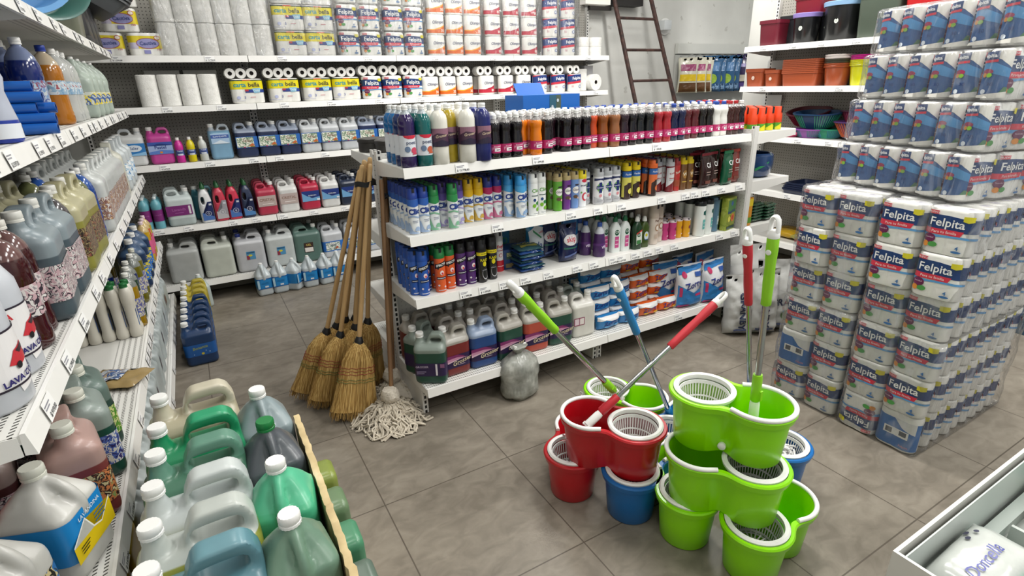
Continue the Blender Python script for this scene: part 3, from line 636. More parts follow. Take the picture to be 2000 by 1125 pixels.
for k, c in enumerate(('purple', 'navy', 'blue', 'blue')):
    put(PB[c], 'floor_cleaner_bottle', 'clear bottle of %s cleaner, %s back at the left end of the gondola top' % (c, ORD[k]), 'bottle', (.848 + .003 * k, 2.425 + .078 * k, 1.32), .1 - .05 * k, 'scented cleaner bottles on the gondola top')
G = 'scented cleaner bottles on the gondola top'
cols('gondola top', 1.32, [(.927, PB['teal'], 'floor_cleaner_bottle', 'bottle', 'clear bottle of teal cleaner', 4, .045, G)], 2.38, .078)
TW = tallw('#e4e2d8'); TY = tallw('#a58f1f', '#b9b28a'); TB = tallw('#1a2265', '#7d86b8'); TG = tallw('#dccfc8')
G = 'tall bottles with purple labels'
cols('gondola top', 1.32, [(1.005, TW, 'cleaner_bottle', 'bottle', 'tall white bottle with purple label', 4, .04, G), (1.078, TY, 'cleaner_bottle', 'bottle', 'tall yellow bottle with purple label', 4, .10, G), (1.142, TW, 'cleaner_bottle', 'bottle', 'tall white bottle with purple label', 4, .035, G), (1.222, TB, 'cleaner_bottle', 'bottle', 'deep blue bottle with purple label', 4, .03, G)], 2.38, .083)
WV = {}
def wv(c, air='#6e6a6a', cap='#efefec'):
    k = (c, air, cap)
    if k not in WV: WV[k] = (wavy(c, air, cap), wavy(c, air, cap, True))
    return WV[k]
G = 'wavy bottles with pink labels along the gondola top'
WC = [(1.292, DK, 'black', 0, 0), (1.358, DK, 'black', 0, 0), (1.424, DK, 'black', 0, 0), (1.487, '#e57a12', 'orange', .06, 0), (1.540, '#ea7f10', 'orange', 0, 0), (1.607, DK, 'black', .01, 0), (1.672, '#1d0d14', 'black', .07, 0), (1.742, DK, 'black', .02, 0), (1.812, DK, 'black', .03, 0), (1.882, DK, 'black', .035, 0), (1.945, '#c2451a', 'red-orange', .06, 0), (2.005, '#8a4a1a', 'amber', .04, 0), (2.070, '#96603a', 'amber', .02, 0), (2.135, '#2a1622', 'black', .015, 0), (2.2, DK, 'black', .02, 0),
      (2.265, '#15181a', 'black', .03, 0), (2.33, '#15181a', 'black', .02, 0), (2.397, '#a0202c', 'red', .02, 0), (2.465, '#a8242e', 'red', .02, 0), (2.532, '#141b40', 'navy', .03, '#27479c'), (2.6, '#141b40', 'navy', .035, '#27479c'), (2.668, '#571a20', 'dark red', .05, 0), (2.734, '#571a20', 'dark red', .05, 0), (2.8, '#14100f', 'black', .05, 0), (2.865, '#14100f', 'black', .05, 0), (2.93, '#e9e8e2', 'milky white', .05, '#2b50a6'), (2.992, '#e9e8e2', 'milky white', .05, '#2b50a6'), (3.054, '#3c1a16', 'brown', .05, '#b3262e'), (3.11, '#3c1a16', 'brown', .05, '#b3262e'), (3.162, '#1a1018', 'black', .05, 0)]
for x, c, nm, yo, cap in WC:
    sp = wv(c, '#8d8a88' if nm != 'milky white' else '#e9e8e2', cap or '#efefec')
    for k in range(6 if x > 1.6 else 5):
        y = 2.425 + yo + .0655 * k
        if y > 2.79: break
        s2 = sp[0] if k < 2 else sp[1]
        if k >= 4 and x > 1.95 and x < 2.6: s2 = wv('#3a2f66', '#8d8a88', '#3a57a8')[1]; nm2 = 'purple'
        else: nm2 = nm
        put(s2, 'wavy_bottle', lab('wavy %s bottle%s' % (nm2, ' with blue cap' if (cap and nm in ('navy', 'milky white')) or nm2 == 'purple' and nm != nm2 else ' with pink label'), 'gondola top', k), 'bottle', (x + jit(.003), y, 1.32), jit(.2), G)
# second shelf: spray cans
CB_ = clio('#1e3f98', '#2f62b8', '#9db4d4'); CG = clio('#1f8040', '#2f8f4e', '#7fb795'); CP = clio('#4b3a8c', '#6a57ad', '#a99fd0'); CY = clio('#e0b312', '#e3b617', '#c9a544'); CN = clio('#1e2f86', '#b0245c', '#c46a8d'); CL = clio('#2f8fd0', '#4aa3dc', '#86a8d0')
def clov():
    return spray(.0265, .222, .0, '#eceeec', '#e9ebe8', ()) if 0 else spray(.0265, .222, .05, '#eceeec', '#e4e6e3', [('text', 'Clio', 0, .135, .0265, '#5aa528', 5, .015), ('rect', -.024, .106, .024, .110, '#2a4f46'), ('ell', -.008, .085, .008, .008, '#24457c'), ('ell', .010, .068, .011, .010, '#2f7f3c'), ('ell', -.010, .055, .010, .010, '#7cb82f'), ('ell', .012, .036, .012, .011, '#74b22c'), ('rect', -.014, .012, .014, .015, '#9aa1a4')])
def glade(c): return spray(.0265, .205, .042, c, '#b9a77a', [('ell', 0, .105, .022, .020, '#e9e7e2'), ('text', 'Glade', 0, .106, .017, '#4a3a56', 0, .01, .25), ('ell', -.004, .068, .014, .010, '#5a4636'), ('ell', .012, .060, .006, .006, '#d9b8a0'), ('rect', -.008, .13, .020, .137, '#2b2030')])
LY = spray(.031, .205, .045, '#e9eaec', '#b9bcc0', [('poly', [(-.04, .15), (.04, .15), (.04, .13), (0, .142), (-.04, .135)], '#26305e'), ('ell', 0, .098, .021, .026, '#7bb661'), ('rect', -.009, .068, .009, .128, '#1f2e6c'), ('rect', -.024, .089, .024, .107, '#1f2e6c'), ('text', 'Lysoform', 0, .098, .0115, '#e8eef5'), ('ell', .0, .052, .009, .009, '#d88f96'), ('poly', [(-.04, .045), (.04, .02), (.04, .005), (-.04, .01)], '#b5b6ba'), ('rect', -.02, .02, .016, .023, '#8a8b90')])
def fac(c, c2): return spray(.0295, .215, .045, '#33211d', c, [('rect', -.046, .132, .046, .166, '#2b62ab'), ('text', 'Facilisec', 0, .149, .0145, '#eef0f2', 0, .012, .2), ('poly', [(-.046, .132), (.046, .132), (.046, .09), (.0, .10), (-.046, .07)], c2), ('rect', -.046, .102, -.028, .014, c2), ('ell', .01, .05, .015, .017, c2), ('rect', -.012, .098, .02, .101, '#3b2a22')])
FU = spray(.027, .205, .044, '#7a1f28', '#c3c6cb', [('poly', [(-.04, .15), (.04, .158), (.04, .09), (-.04, .03)], '#dfe0e2'), ('text', 'Kolor', 0, .118, .017, '#a02430', 12, .02), ('rect', -.02, .085, .02, .089, '#a02430'), ('rect', -.02, .075, .02, .078, '#8b8b92')])
SU = spray(.026, .205, .045, '#b6302c', '#a82a2c', [('text', 'Suiza', 0, .12, .02, '#f0d9c8', 25, .02, .2), ('rect', -.03, .03, .03, .07, '#9c4a32')]); BR = spray(.026, .205, .042, '#6e4a26', '#e3c91c', [('ell', 0, .10, .018, .026, '#a87c3e'), ('text', 'W', 0, .10, .03, '#f0e8d0', 0, .015), ('rect', -.02, .05, .02, .056, '#d9b84c')])
PYC = spray(.0265, .205, .045, '#eceef0', '#e6d320', [('ell', .004, .15, .018, .010, '#cf2f45'), ('text', 'poett', 0, .125, .018, '#2b3c66', 0, .01), ('ell', .006, .06, .018, .024, '#c9384a'), ('ell', .009, .06, .012, .017, '#e8ebee'), ('ell', -.015, .085, .005, .005, '#6fae57')])
G = 'spray cans on the second gondola shelf'; N = 'spray_can'; K = 'spray can'; sc = []
for x, s, d, r, yo in ((.852, CB_, 'white spray can, dark blue cap', 6, .0), (.909, CB_, 'white spray can, dark blue cap', 6, .005), (.966, CG, 'white spray can, green cap', 6, .015), (1.023, CP, 'white spray can, purple cap', 5, .055), (1.055, CG, 'white spray can, green cap', 1, -.005), (1.112, CP, 'white spray can, purple cap', 5, .055), (1.170, CY, 'white spray can, yellow cap', 5, .06), (1.228, CY, 'white spray can, yellow cap', 5, .06),
    (1.288, CN, 'pink banded spray can, navy cap', 5, .065), (1.346, CN, 'pink banded spray can, navy cap', 5, .07), (1.402, CL, 'white spray can, light blue cap', 5, .045), (1.445, CL, 'white spray can, light blue cap', 1, -.01), (1.470, CL, 'white spray can, light blue cap', 4, .015), (1.528, clov(), 'white can with green clovers', 6, .0), (1.585, None, 'white can with green clovers', 6, .005), (1.64, SU, 'red spray can', 3, .11),
    (1.695, glade('#5aa02c'), 'green spray can, gold cap', 6, .015), (1.752, glade('#6a2f86'), 'purple spray can, gold cap', 6, .02), (1.808, glade('#6a8fc8'), 'light blue can, gold cap', 6, .02), (1.866, PYC, 'white spray can, yellow cap', 6, .015), (1.925, LY, 'white can with blue cross', 3, .07), (1.982, LY, 'white can with blue cross', 1, .02), (2.047, LY, 'white can with blue cross', 5, .02), (2.112, LY, 'white can with blue cross', 5, .02),
    (2.205, fac('#e4c817', '#d8cf62'), 'brown spray can, yellow cap', 5, .03), (2.272, None, 'brown spray can, yellow cap', 5, .03), (2.335, fac('#e0682c', '#dd7340'), 'brown spray can, orange cap', 4, .09), (2.395, None, 'brown spray can, orange cap', 5, .01), (2.455, fac('#53307e', '#8f5fae'), 'brown spray can, purple cap', 4, .08), (2.512, FU, 'maroon white can, grey cap', 4, .09), (2.57, FU, 'maroon white can, grey cap', 5, .04), (2.628, SU, 'red spray can', 5, .045), (2.684, BR, 'brown gold can, yellow cap', 5, .04), (2.739, BR, 'brown gold can, yellow cap', 5, .04)):
    if s is None: s = last
    last = s
    if isinstance(s, list): sc.append((x, s, N, K, d, r, yo, G))
cols('second gondola shelf', 1.0, sc, 2.443, .058, 2.80)
cif = lambda c, tx='#f2f2f0', top='#8e2232': pouch(.10, .055, .225, c, [('rect', -.048, .205, .048, .222, top), ('text', 'Cif', .008, .145, .042, tx, 0, .015), ('rect', -.02, .10, .03, .106, '#a8938c'), ('rect', -.02, .085, .03, .090, '#a8938c'), ('rect', -.02, .03, .03, .05, '#6e4036')], seed=random.random() * 9)
G = 'stand-up cleaner pouches on the second gondola shelf'
c1 = cif('#2c1312'); c2 = cif('#13563a', top='#1f7a4e'); c3 = cif('#7a2620', top='#b5402f')
for x, y, s, d in ((2.80, 2.50, c1, 'dark brown stand-up pouch, leftmost of the pouches on the second shelf'), (2.835, 2.44, c1, 'dark brown stand-up pouch standing frontmost, second shelf'), (2.925, 2.46, c1, 'dark brown stand-up pouch leaning by the green pouches, second shelf'), (2.90, 2.56, c1, 'dark brown stand-up pouch in the row behind'), (3.0, 2.52, c2, 'green stand-up pouch standing behind its neighbour'), (3.035, 2.43, c2, 'green stand-up pouch at the front, right part of second shelf'), (3.09, 2.50, c3, 'red stand-up pouch right of the green ones'), (3.135, 2.46, c3, 'red stand-up pouch at the right end of the second shelf')):
    put(s, 'cleaner_pouch', d, 'pouch', (x, y, 1.0), jit(.15), G)
# third shelf
EB = efecto('#2157b0', '#1d4fa8'); EO = efecto('#e0602c', '#1e7a3c'); EP = efecto('#51296e', '#151318', True)
RA = spray(.0285, .235, .062, '#17171a', '#101012', [('rect', -.045, .150, .045, .168, '#e8d51e'), ('text', 'NUEVA', 0, .159, .011, '#22221c'), ('text', 'RAID', 0, .125, .020, '#e3d419', 0, .015), ('ell', .0, .105, .010, .014, '#d6c81a'), ('ell', .004, .05, .018, .032, '#b9b9bd'), ('ell', .004, .053, .016, .029, '#17171a'), ('rect', -.014, .07, .010, .073, '#9a9aa0')])
FY = spray(.028, .225, .05, '#e6e6e8', '#c9cacd', [('text', 'Fuyi', 0, .145, .024, '#c62c3a', 6, .04), ('rect', -.02, .12, .02, .124, '#b04a52'), ('ell', 0, .095, .011, .011, '#c62c3a'), ('ell', 0, .095, .008, .008, '#f2e2e4'), ('rect', -.044, .0, .044, .065, '#b8202e'), ('rect', -.02, .03, .02, .034, '#e9c9cc')])
G = 'insect spray cans on the third gondola shelf'
for k, (x, y) in enumerate(((.872, 2.445), (.838, 2.475), (.905, 2.50), (.838, 2.54), (.875, 2.565), (.84, 2.605), (.905, 2.62), (.842, 2.67), (.90, 2.685))):
    put(EB, 'spray_can', 'blue insect spray can, %s nearest the front of the third shelf' % ORD[k], 'spray can', (x, y, .68), .05, G)
cols('third gondola shelf', .68, [(.966, EO, N, K, 'orange spray can, green cap', 5, .0, G), (1.026, EO, N, K, 'orange spray can, green cap', 5, .015, G), (1.086, EP, N, K, 'purple spray can, black cap', 5, .015, G), (1.146, EP, N, K, 'purple spray can, black cap', 5, .02, G), (1.207, RA, N, K, 'black can with yellow band', 5, .01, G), (1.272, RA, N, K, 'black can with yellow band', 5, .02, G), (1.365, FY, N, K, 'white and red spray can', 2, .12, G)], 2.445, .062)
put(cardbox(.13, .12, .115, M('#1d3e78', .4), [('rect', -.05, .06, .05, .10, '#3f5a4c'), ('text', 'BLOCK', 0, .085, .03, '#c9c38a'), ('rect', -.055, .01, .055, .035, '#8a7a50')]), 'insecticide_carton', 'dark blue carton beside the stack of flat sachets', 'box', (1.465, 2.60, .68), -.1)
put(cardbox(.13, .05, .20, M('#1f6f96', .4), [('poly', [(-.06, .06), (.06, .06), (.06, .10), (-.06, .085)], '#8a7440'), ('ell', -.025, .145, .022, .035, '#2a5fb0'), ('ell', -.025, .155, .012, .016, '#e3d419'), ('ell', .03, .12, .020, .020, '#2f8a5a'), ('ell', .03, .12, .013, .013, '#1f6f96')]), 'display_carton', 'teal carton with a yellow bug emblem standing behind the blue carton', 'box', (1.46, 2.735, .68), 0)
sa = [pouch(.155, .03, .13, c, [('rect', -.05, .03, .05, .055, '#7c7a36'), ('text', 'BLOCK', 0, .08, .034, '#b7b35a'), ('rect', -.06, .10, .06, .11, '#3a5a9a')], seed=i, topflat=False) for i, c in enumerate(('#20417c', '#2a4d55'))]
for k in range(8):
    put(sa[k % 2], 'sachet_pack', 'dark blue sachet pack lying in the low stack, %s from bottom' % ORD[k], 'sachet', (1.515 + jit(.01), 2.425 + jit(.01), .684 + .0165 * k + .010), (-PI / 2, 0, jit(.12)), 'flat sachets stacked on the third gondola shelf')
al = pouch(.135, .075, .245, '#2f86b8', [('poly', [(-.06, .07), (.06, .05), (.06, .19), (.0, .21), (-.06, .18)], '#dfe5ea'), ('text', 'ala', 0, .095, .058, '#1d3f86', 0, .015), ('poly', [(-.03, .19), (.03, .14), (.02, .135), (-.03, .175)], '#3c8f5a'), ('text', 'matic', .03, .17, .018, '#c23a45', 10)], 3)
sk = pouch(.125, .08, .225, '#16214e', [('ell', 0, .135, .050, .034, '#e9e8ea'), ('text', 'skip', 0, .138, .042, '#c8263a', 4, .015), ('rect', -.05, .082, .05, .092, '#2e6a5c'), ('rect', -.04, .165, .04, .20, '#24315f'), ('poly', [(-.045, .03), (.045, .05), (.045, .06), (-.045, .042)], '#5a6a9a')], 5)
bl = pouch(.13, .07, .235, '#2f79bb', [(('poly', [(-.05, .10), (.05, .13), (.05, .07), (-.05, .05)], '#c8d6ea'))], 6)
for x, y, s, n, d in ((1.645, 2.62, al, 'detergent_pouch', 'light blue and white detergent pouch standing upright behind the sachet stack'), (1.735, 2.62, sk, 'detergent_pouch', 'navy detergent pouch standing behind the front navy one'), (1.79, 2.49, sk, 'detergent_pouch', 'navy detergent pouch with red lettering on white, standing frontmost'), (1.80, 2.70, bl, 'detergent_pouch', 'blue detergent pouch farthest back behind the navy pouches'), (1.885, 2.60, bl, 'detergent_pouch', 'blue detergent pouch between navy pouch and purple bottles')):
    put(s, n, d, 'pouch', (x, y, .68), jit(.15), 'detergent pouches on the third gondola shelf')
HB = [(.034, 0), (.038, .006), (.038, .06), (.034, .10), (.030, .135), (.022, .165), (.013, .178), (.013, .186)]
VB = bottle(HB, '#4a2763', '#d9dde6', .14, .0145, .025, wrap(.036, .02, .085, '#5a2f74', [('ell', .004, .055, .018, .018, '#b9a3cc'), ('text', 'Vim', 0, .06, .02, '#f0e8f2')]), '#2f56a8', .3)
def flatb(c, cap, shapes, w=.065, d=.038, h=.2, ch=.03):
    bm = bmesh.new(); rings(bm, [rrect(w * .94, d * .94, .016, 0), rrect(w, d, .017, .006), rrect(w * .95, d, .017, h * .45), rrect(w, d, .017, h * .72), rrect(w * .6, d * .8, .014, h * .86), rrect(.024, .024, .0115, h * .9), rrect(.022, .022, .0105, h * .93)])
    a = finish(bm, 'bottle_body', WHITE, True, 60); k = ('fc', ch)
    if k not in _M:
        bm = bmesh.new(); rings(bm, [rrect(.030, .026, .012, 0), rrect(.029, .025, .012, ch * .5), rrect(.016, .018, .008, ch)]); _M[k] = finish(bm, 'flip_cap', WHITE, True, 50)
    return [P('bottle', a, M(c, .28, coat=.3)), P('flip_cap', _M[k], M(cap, .4), (0, 0, h * .925)), P('printed_label', printed(shapes, flat(-d / 2 - .0008), 'printed_label'))]
CF = flatb('#e4eae8', '#1c6a44', [('ell', 0, .125, .016, .018, '#17553a'), ('text', 'Cif', 0, .127, .022, '#e9f0ea', 0, .012), ('rect', -.014, .03, .014, .10, '#c7508c'), ('rect', -.011, .05, .011, .055, '#f0d5e2'), ('rect', -.011, .075, .011, .08, '#f0d5e2')], .07, .045, .205)
DG = flatb('#15391f', '#dfe0dc', [('poly', [(-.02, .03), (.026, .04), (.024, .12), (-.022, .10)], '#dfe6dc'), ('ell', 0, .092, .015, .013, '#1d5a34'), ('text', 'Cif', 0, .092, .017, '#f0f2ee', 0, .012), ('rect', -.018, .035, .018, .06, '#3f7f45'), ('poly', [(-.022, .105), (.024, .125), (.024, .115), (-.022, .097)], '#c8383a')], .068, .042, .19)
DY = flatb('#3a4e16', '#dfe0dc', [('ell', .004, .075, .017, .028, '#cfdde8'), ('ell', .004, .08, .009, .010, '#d8cf2c'), ('rect', -.01, .048, .016, .053, '#3c5f96')], .066, .042, .18)
TN = spray(.034, .27, .10, '#d9cbbf', '#c9b9ab', [('text', 'Pixel', 0, .155, .020, '#7a5a4a', 0, .02), ('ell', 0, .11, .017, .022, '#a8805e'), ('ell', 0, .11, .011, .015, '#efe6dc'), ('rect', -.02, .04, .02, .07, '#c7b3a3')])
PKC = lambda c: spray(.027, .125, .012, c, '#e6d9dc', [('ell', .012, .07, .011, .012, '#7d1f44'), ('rect', 0, .025, .02, .03, '#f2dfe6')])
SH = spray(.038, .235, .03, '#e3e8e4', '#22282a', [('poly', [(0, .17), (.03, .18), (.03, .14), (0, .15)], '#155a56'), ('rect', .0, .05, .030, .115, '#5fb3b0'), ('rect', .004, .065, .026, .07, '#d5e8e6'), ('rect', .004, .09, .026, .095, '#d5e8e6')])
GB = spray(.037, .235, .04, '#56788e', '#5d8096', [('rect', -.005, .05, .026, .11, '#9bb4bf'), ('ell', .01, .08, .010, .014, '#e3e6e4')])
G = 'cleaner bottles on the third gondola shelf'; N2 = 'cleaner_bottle'; K2 = 'bottle'
cols('third gondola shelf', .68, [(1.955, VB, N2, K2, 'purple bottle with blue cap', 2, .09, G), (2.0, VB, N2, K2, 'purple bottle with blue cap', 1, .02, G), (2.082, CF, N2, K2, 'white bottle, green cap', 3, .075, G), (2.135, CF, N2, K2, 'white bottle, green cap', 1, .03, G), (2.20, CF, N2, K2, 'white bottle, green cap', 4, .025, G), (2.258, DG, N2, K2, 'dark green detergent bottle', 4, .09, G), (2.285, DG, N2, K2, 'dark green detergent bottle', 1, .0, G), (2.352, DY, N2, K2, 'olive green detergent bottle', 4, .01, G),
    (2.445, TN, N2, K2, 'tall beige bottle', 3, .03, G), (2.51, TN, N2, K2, 'tall beige bottle', 3, .06, G)], 2.44, .062)
pk = PKC('#c23a7c'); yk = PKC('#e0a31c')
cols('third gondola shelf', .68, [(2.575, pk, N2, K2, 'short pink bottle', 3, .06, G), (2.632, pk, N2, K2, 'short pink bottle', 4, .04, G), (2.69, yk, N2, K2, 'short yellow bottle', 4, .05, G), (2.748, yk, N2, K2, 'short yellow bottle', 4, .03, G), (2.83, SH, N2, K2, 'white bottle, black cap', 3, .0, G), (2.915, SH, N2, K2, 'white bottle, black cap', 3, .01, G), (3.0, GB, N2, K2, 'grey-blue bottle', 3, .03, G)], 2.44, .082)
tall = spray(.030, .205, .06, '#d8cfc4', '#ece8e0', ())
cols('third gondola shelf', .68, [(2.575, tall, N2, K2, 'cream bottle behind pink ones', 1, .27, G), (2.66, tall, N2, K2, 'cream bottle behind pink ones', 1, .27, G), (2.75, tall, N2, K2, 'cream bottle behind pink ones', 1, .27, G)], 2.44, .08)
bxm = cardbox(.125, .045, .225, busy(('#7d8f2c', '#93a03a', '#a9b24e'), 14), [('rect', -.055, .12, .055, .21, '#4b7f48'), ('ell', 0, .185, .016, .016, '#3c5fa0'), ('text', 'Magiclick', 0, .13, .028, '#3d3f86', 8, .015), ('ell', .02, .085, .025, .028, '#d8773a'), ('ell', .02, .085, .014, .016, '#b93a2c'), ('ell', -.03, .08, .020, .020, '#d9d25a'), ('rect', -.055, .01, .055, .03, '#20403a')])
put(bxm, 'repellent_carton', 'green and yellow carton at the right end of the third gondola shelf', 'box', (3.112, 2.44, .68), .25, 'green cartons at the gondola end')
for k in range(3): put(bxm, 'repellent_carton', 'green and yellow carton, %s behind the front one, third gondola shelf' % ORD[k], 'box', (3.105, 2.50 + .055 * k, .68), .2, 'green cartons at the gondola end')
# bottom shelf of the gondola: five litre jugs, loaves of soap powder
JG = jug(.168, .122, .275, -1); JGm = jug(.168, .122, .275, 1)
def gl():
    f = flat(-.0628); w = .084
    return P('label', band(.168, .122, .05, .125, '#2a1c44' and M('#2c1e48', .35), 6), None, sub=[P('lettering', printed([('poly', [(-w, .125), (.0, .125), (w * .5, .108), (-w, .085)], '#7d2f63'), ('poly', [(-w, .105), (-.01, .11), (.06, .10), (-w, .09)], '#c58aa8'), ('poly', [(-w, .09), (.03, .10), (-w, .078)], '#d9b8c8'), ('text', 'Grosser', .022, .083, .034, '#cfc2a2', 12, .02, .25), ('rect', .0, .064, .04, .067, '#b7a8bd')], f, 'lettering'))])
GLB = gl(); GLS = P('label', GLB[1], None, sub=[P('lettering', printed([('rect', .03, .055, .04, .122, '#e6e2e8'), ('rect', .055, .10, .078, .122, '#8f5f86'), ('text', 'GROSSER', -.04, .105, .016, '#c9bcd0'), ('rect', -.07, .075, -.02, .08, '#9d90b0'), ('rect', -.07, .065, -.03, .069, '#9d90b0')], flat(-.0628), 'lettering'))])
def gj(c, m=0, lb=1, air='#b9b3ab'): return jugspec(JGm if m else JG, c, air, .185, None, GLB if lb == 1 else None)
G = 'five litre jugs on the bottom gondola shelf'; NJ = 'five_litre_jug'
red, grn, blu, orr = '#7c2f2d', '#1f4a3c', '#2b4c86', '#b8503f'
s_green = jugspec(JG, grn, '#8a968e', .18, None, GLS)
put(s_green, NJ, 'jug of dark green liquid at the left end, nearest the mops', 'jug', (.873, 2.43, .197), -.55, G)
put(s_green, NJ, 'jug of dark green liquid just behind the leftmost front one', 'jug', (.868, 2.575, .197), .5, G)
put(gj(red, 0, 0), NJ, 'jug of dark red liquid in the far left corner of the bottom shelf', 'jug', (.895, 2.715, .197), .1, G)
for x, c, nm, m in ((1.005, red, 'dark red', 0), (1.175, blu, 'blue', 0), (1.345, grn, 'dark green', 1), (1.517, orr, 'coral red', 1), (1.690, grn, 'dark green', 1)):
    put(gj(c, m, 1, '#a9a59c' if c != blu else '#8fa0bb'), NJ, lab('jug of %s liquid' % nm, 'gondola bottom shelf'), 'jug', (x, 2.452, .197), jit(.08), G)
for k, y in ((1, 2.590), (2, 2.725)):
    for i, (x, c, m) in enumerate(((1.06, red, 1), (1.235, red, 0), (1.41, red, 1), (1.585, '#8a6a3c' if k == 1 else red, 1), (1.76, '#6e3a30' if k == 1 else grn, 1))):
        put(gj(c, m, 0), NJ, lab('jug of %s liquid' % {red: 'dark red', grn: 'dark green'}.get(c, 'brownish'), 'gondola bottom shelf', k), 'jug', (x, y, .197), jit(.08), G)
put(jugspec(JGm, '#dcdad2', '#e4e2dc', .21, None, P('label', printed([('rect', -.08, .085, -.005, .135, '#8e2f56'), ('rect', -.075, .09, -.045, .13, '#dccbd2'), ('rect', -.04, .09, -.01, .13, '#e4dcd8')], flat(-.0628), 'label'))), NJ, 'opaque white jug with a small maroon label, gondola bottom shelf', 'jug', (1.868, 2.46, .197), -.06, G)
put(jugspec(JGm, '#54625a', '#8f9890', .16), NJ, 'grey-green jug behind the opaque white jug', 'jug', (1.90, 2.61, .197), .05, G)
def loaf(c, c2, seed): return pouch(.172, .095, .088, c, [('poly', [(-.085, .06), (-.04, .07), (0, .058), (.04, .072), (.084, .062), (.084, .086), (-.084, .086)], '#e6e6e6'), ('text', 'Zorro', .0, .048, .042, '#27327c', 8, .015), ('ell', -.03, .022, .018, .008, c2), ('ell', .045, .026, .020, .008, c2)], seed, False, name='powder_pack', amp=.004)
LBu = [loaf('#2a7fc0', '#5fa8dc', i) for i in (1, 5)]; LO = [loaf('#e0601e', '#e8b52a', i) for i in (2, 7)]
G = 'small soap powder packs piled on the bottom gondola shelf'
for nm, L_, x0, zz in (('blue', LBu, 2.065, (1, 3, 4, 3)), ('orange', LO, 2.42, (1, 3, 4, 4))):
    for r, n in enumerate(zz):
        for c in range(2):
            for k in range(n):
                put(L_[(k + c) % 2], 'soap_powder_pack', lab('%s powder pack, tier %s' % (nm, ('one', 'two', 'three', 'four')[k]), 'bottom shelf', r), 'soap powder', (x0 + .175 * c + jit(.006), 2.44 + .098 * r + (.0 if nm == 'blue' else .02), .197 + .083 * k), jit(.08), G)
zb = [pouch(.215, .115, .30, '#d9dade', [('poly', [(-.10, .285), (.10, .295), (.10, .262), (.0, .25), (-.10, .235)], '#2f78b8'), ('poly', [(-.105, .012), (.105, .012), (.105, .135), (.0, .11), (-.105, .165)], '#2f78b5'), ('text', 'Zorro', .012, .165, .062, '#23307e', 10, .02), ('ell', -.06, .235, .018, .022, '#b8305f'), ('rect', .03, .215, .085, .245, '#31549c'), ('rect', .02, .085, .08, .10, '#b8305f'), ('rect', -.10, .004, -.02, .025, '#c22f7c'), ('rect', -.100, .085, -.086, .15, '#b8305f')], i, amp=.0045) for i in (1, 4)]
for k, (x, y, a) in enumerate(((2.755, 2.42, -.12), (2.965, 2.40, .02), (2.665, 2.555, -.15), (2.60, 2.70, .0), (2.88, 2.60, .02), (3.06, 2.56, .1))):
    put(zb[k % 2], 'soap_powder_bag', ['big blue and white powder bag, front left of its group', 'big blue and white powder bag, front right at the gondola end', 'big powder bag second row, half hidden by the front left one', 'big powder bag at the very back beside the orange packs', 'big powder bag behind the two front ones', 'big powder bag behind the front right one'][k], 'soap powder', (x, y, .199), a, 'large soap powder bags')

# ================================================================ the back wall shelving
FP = felpita(); FF = felpita('flip'); FB = felpita('back'); FS = felpita('side'); CBL = cartabella(); OO = olimpo('30', '#e06a1e', '#f0b23a'); OR_ = olimpo('80', '#c22c42', '#b02a40'); F2 = felpita2(); CA = cautiva()
TWL = towel(.0655, .225); T2 = towel(.064, .19); JU = jumbo(); NP = 'toilet_paper_pack'; KP = 'toilet paper'
def wrapbox(w, d, h, seed=0, amp=.008, mat=None, rad=.03):
    bm = bmesh.new(); n = 8
    zs = [0, .01] + [h * i / 6 for i in range(1, 6)] + [h - .01, h]
    def ring(z, s): return [v for v in rrect(w * s, d * s, rad, z, 8)]
    rings(bm, [ring(z, .97 if z in (0, h) else 1) for z in zs])
    bmesh.ops.subdivide_edges(bm, edges=[e for e in bm.edges if e.calc_length() > .06], cuts=3, use_grid_fill=True)
    for v in bm.verts: v.co += noise.noise_vector(v.co * 11 + Vector((seed, 0, 0))) * amp + noise.noise_vector(v.co * 30 + Vector((0, seed, 0))) * amp * .4
    return finish(bm, 'clear_wrap', mat or film(), True, 80)
y = 5.075
for r, xs in enumerate(((-.385, -.145), (-.27,), (-.25,))):
    for x in xs: put(CA, NP, lab('yellow and purple paper pack', 'top shelf tier', r), KP, (x, y, 1.925 + .16 * r), .05, 'yellow and purple paper packs in the left corner')
for r in range(2):
    for i in range(6): put(TWL, 'paper_towel_roll', lab('plain white paper towel roll', 'top shelf tier', r), 'paper roll', (.005 + .131 * i, 5.10, 1.927 + .228 * r), 0, 'white towel rolls wrapped in clear film')
bm = None
o = ob('clear_wrap', wrapbox(.80, .16, .47, 2), None, None, (.333, 5.10, 1.927)); tag(o, 'clear plastic film wrapped round the white towel rolls, top shelf', 'plastic wrap')
top = [(.865, CBL, 3, .19, 'pack with yellow band'), (1.10, CBL, 3, .19, 'pack with yellow band')] + [(x, FP, 3, .203, 'blue and white paper pack') for x in (1.335, 1.525, 1.735, 1.925)] + [(x, OO, 4, .172, 'white pack with orange swoosh') for x in (2.135, 2.325, 2.51)] + [(x, OR_, 4, .172, 'white pack with red swoosh') for x in (2.735, 2.945, 3.15)] + [(x, F2, 4, .176, 'blue and red paper pack') for x in (3.40, 3.62)]
for x, s, n, pz, d in top:
    for r in range(n):
        put(s, NP, lab(d, 'top shelf tier', r), KP, (x + .012 * (r if x < 2.6 else -r) * .3, y, 1.928 + pz * r), jit(.05), 'paper packs stacked on the top shelf')
for i, (x, w, h) in enumerate(((.985, .50, .57), (1.43, .41, .61), (1.83, .41, .61), (2.32, .60, .69), (2.945, .66, .69), (3.51, .45, .70))):
    o = ob('clear_wrap', wrapbox(w, .15, h, i + 5, .006), None, None, (x, y + .005, 1.926)); tag(o, 'clear bulk bag round the paper packs, %s bag right of the towels' % ORD[i], 'plastic wrap')
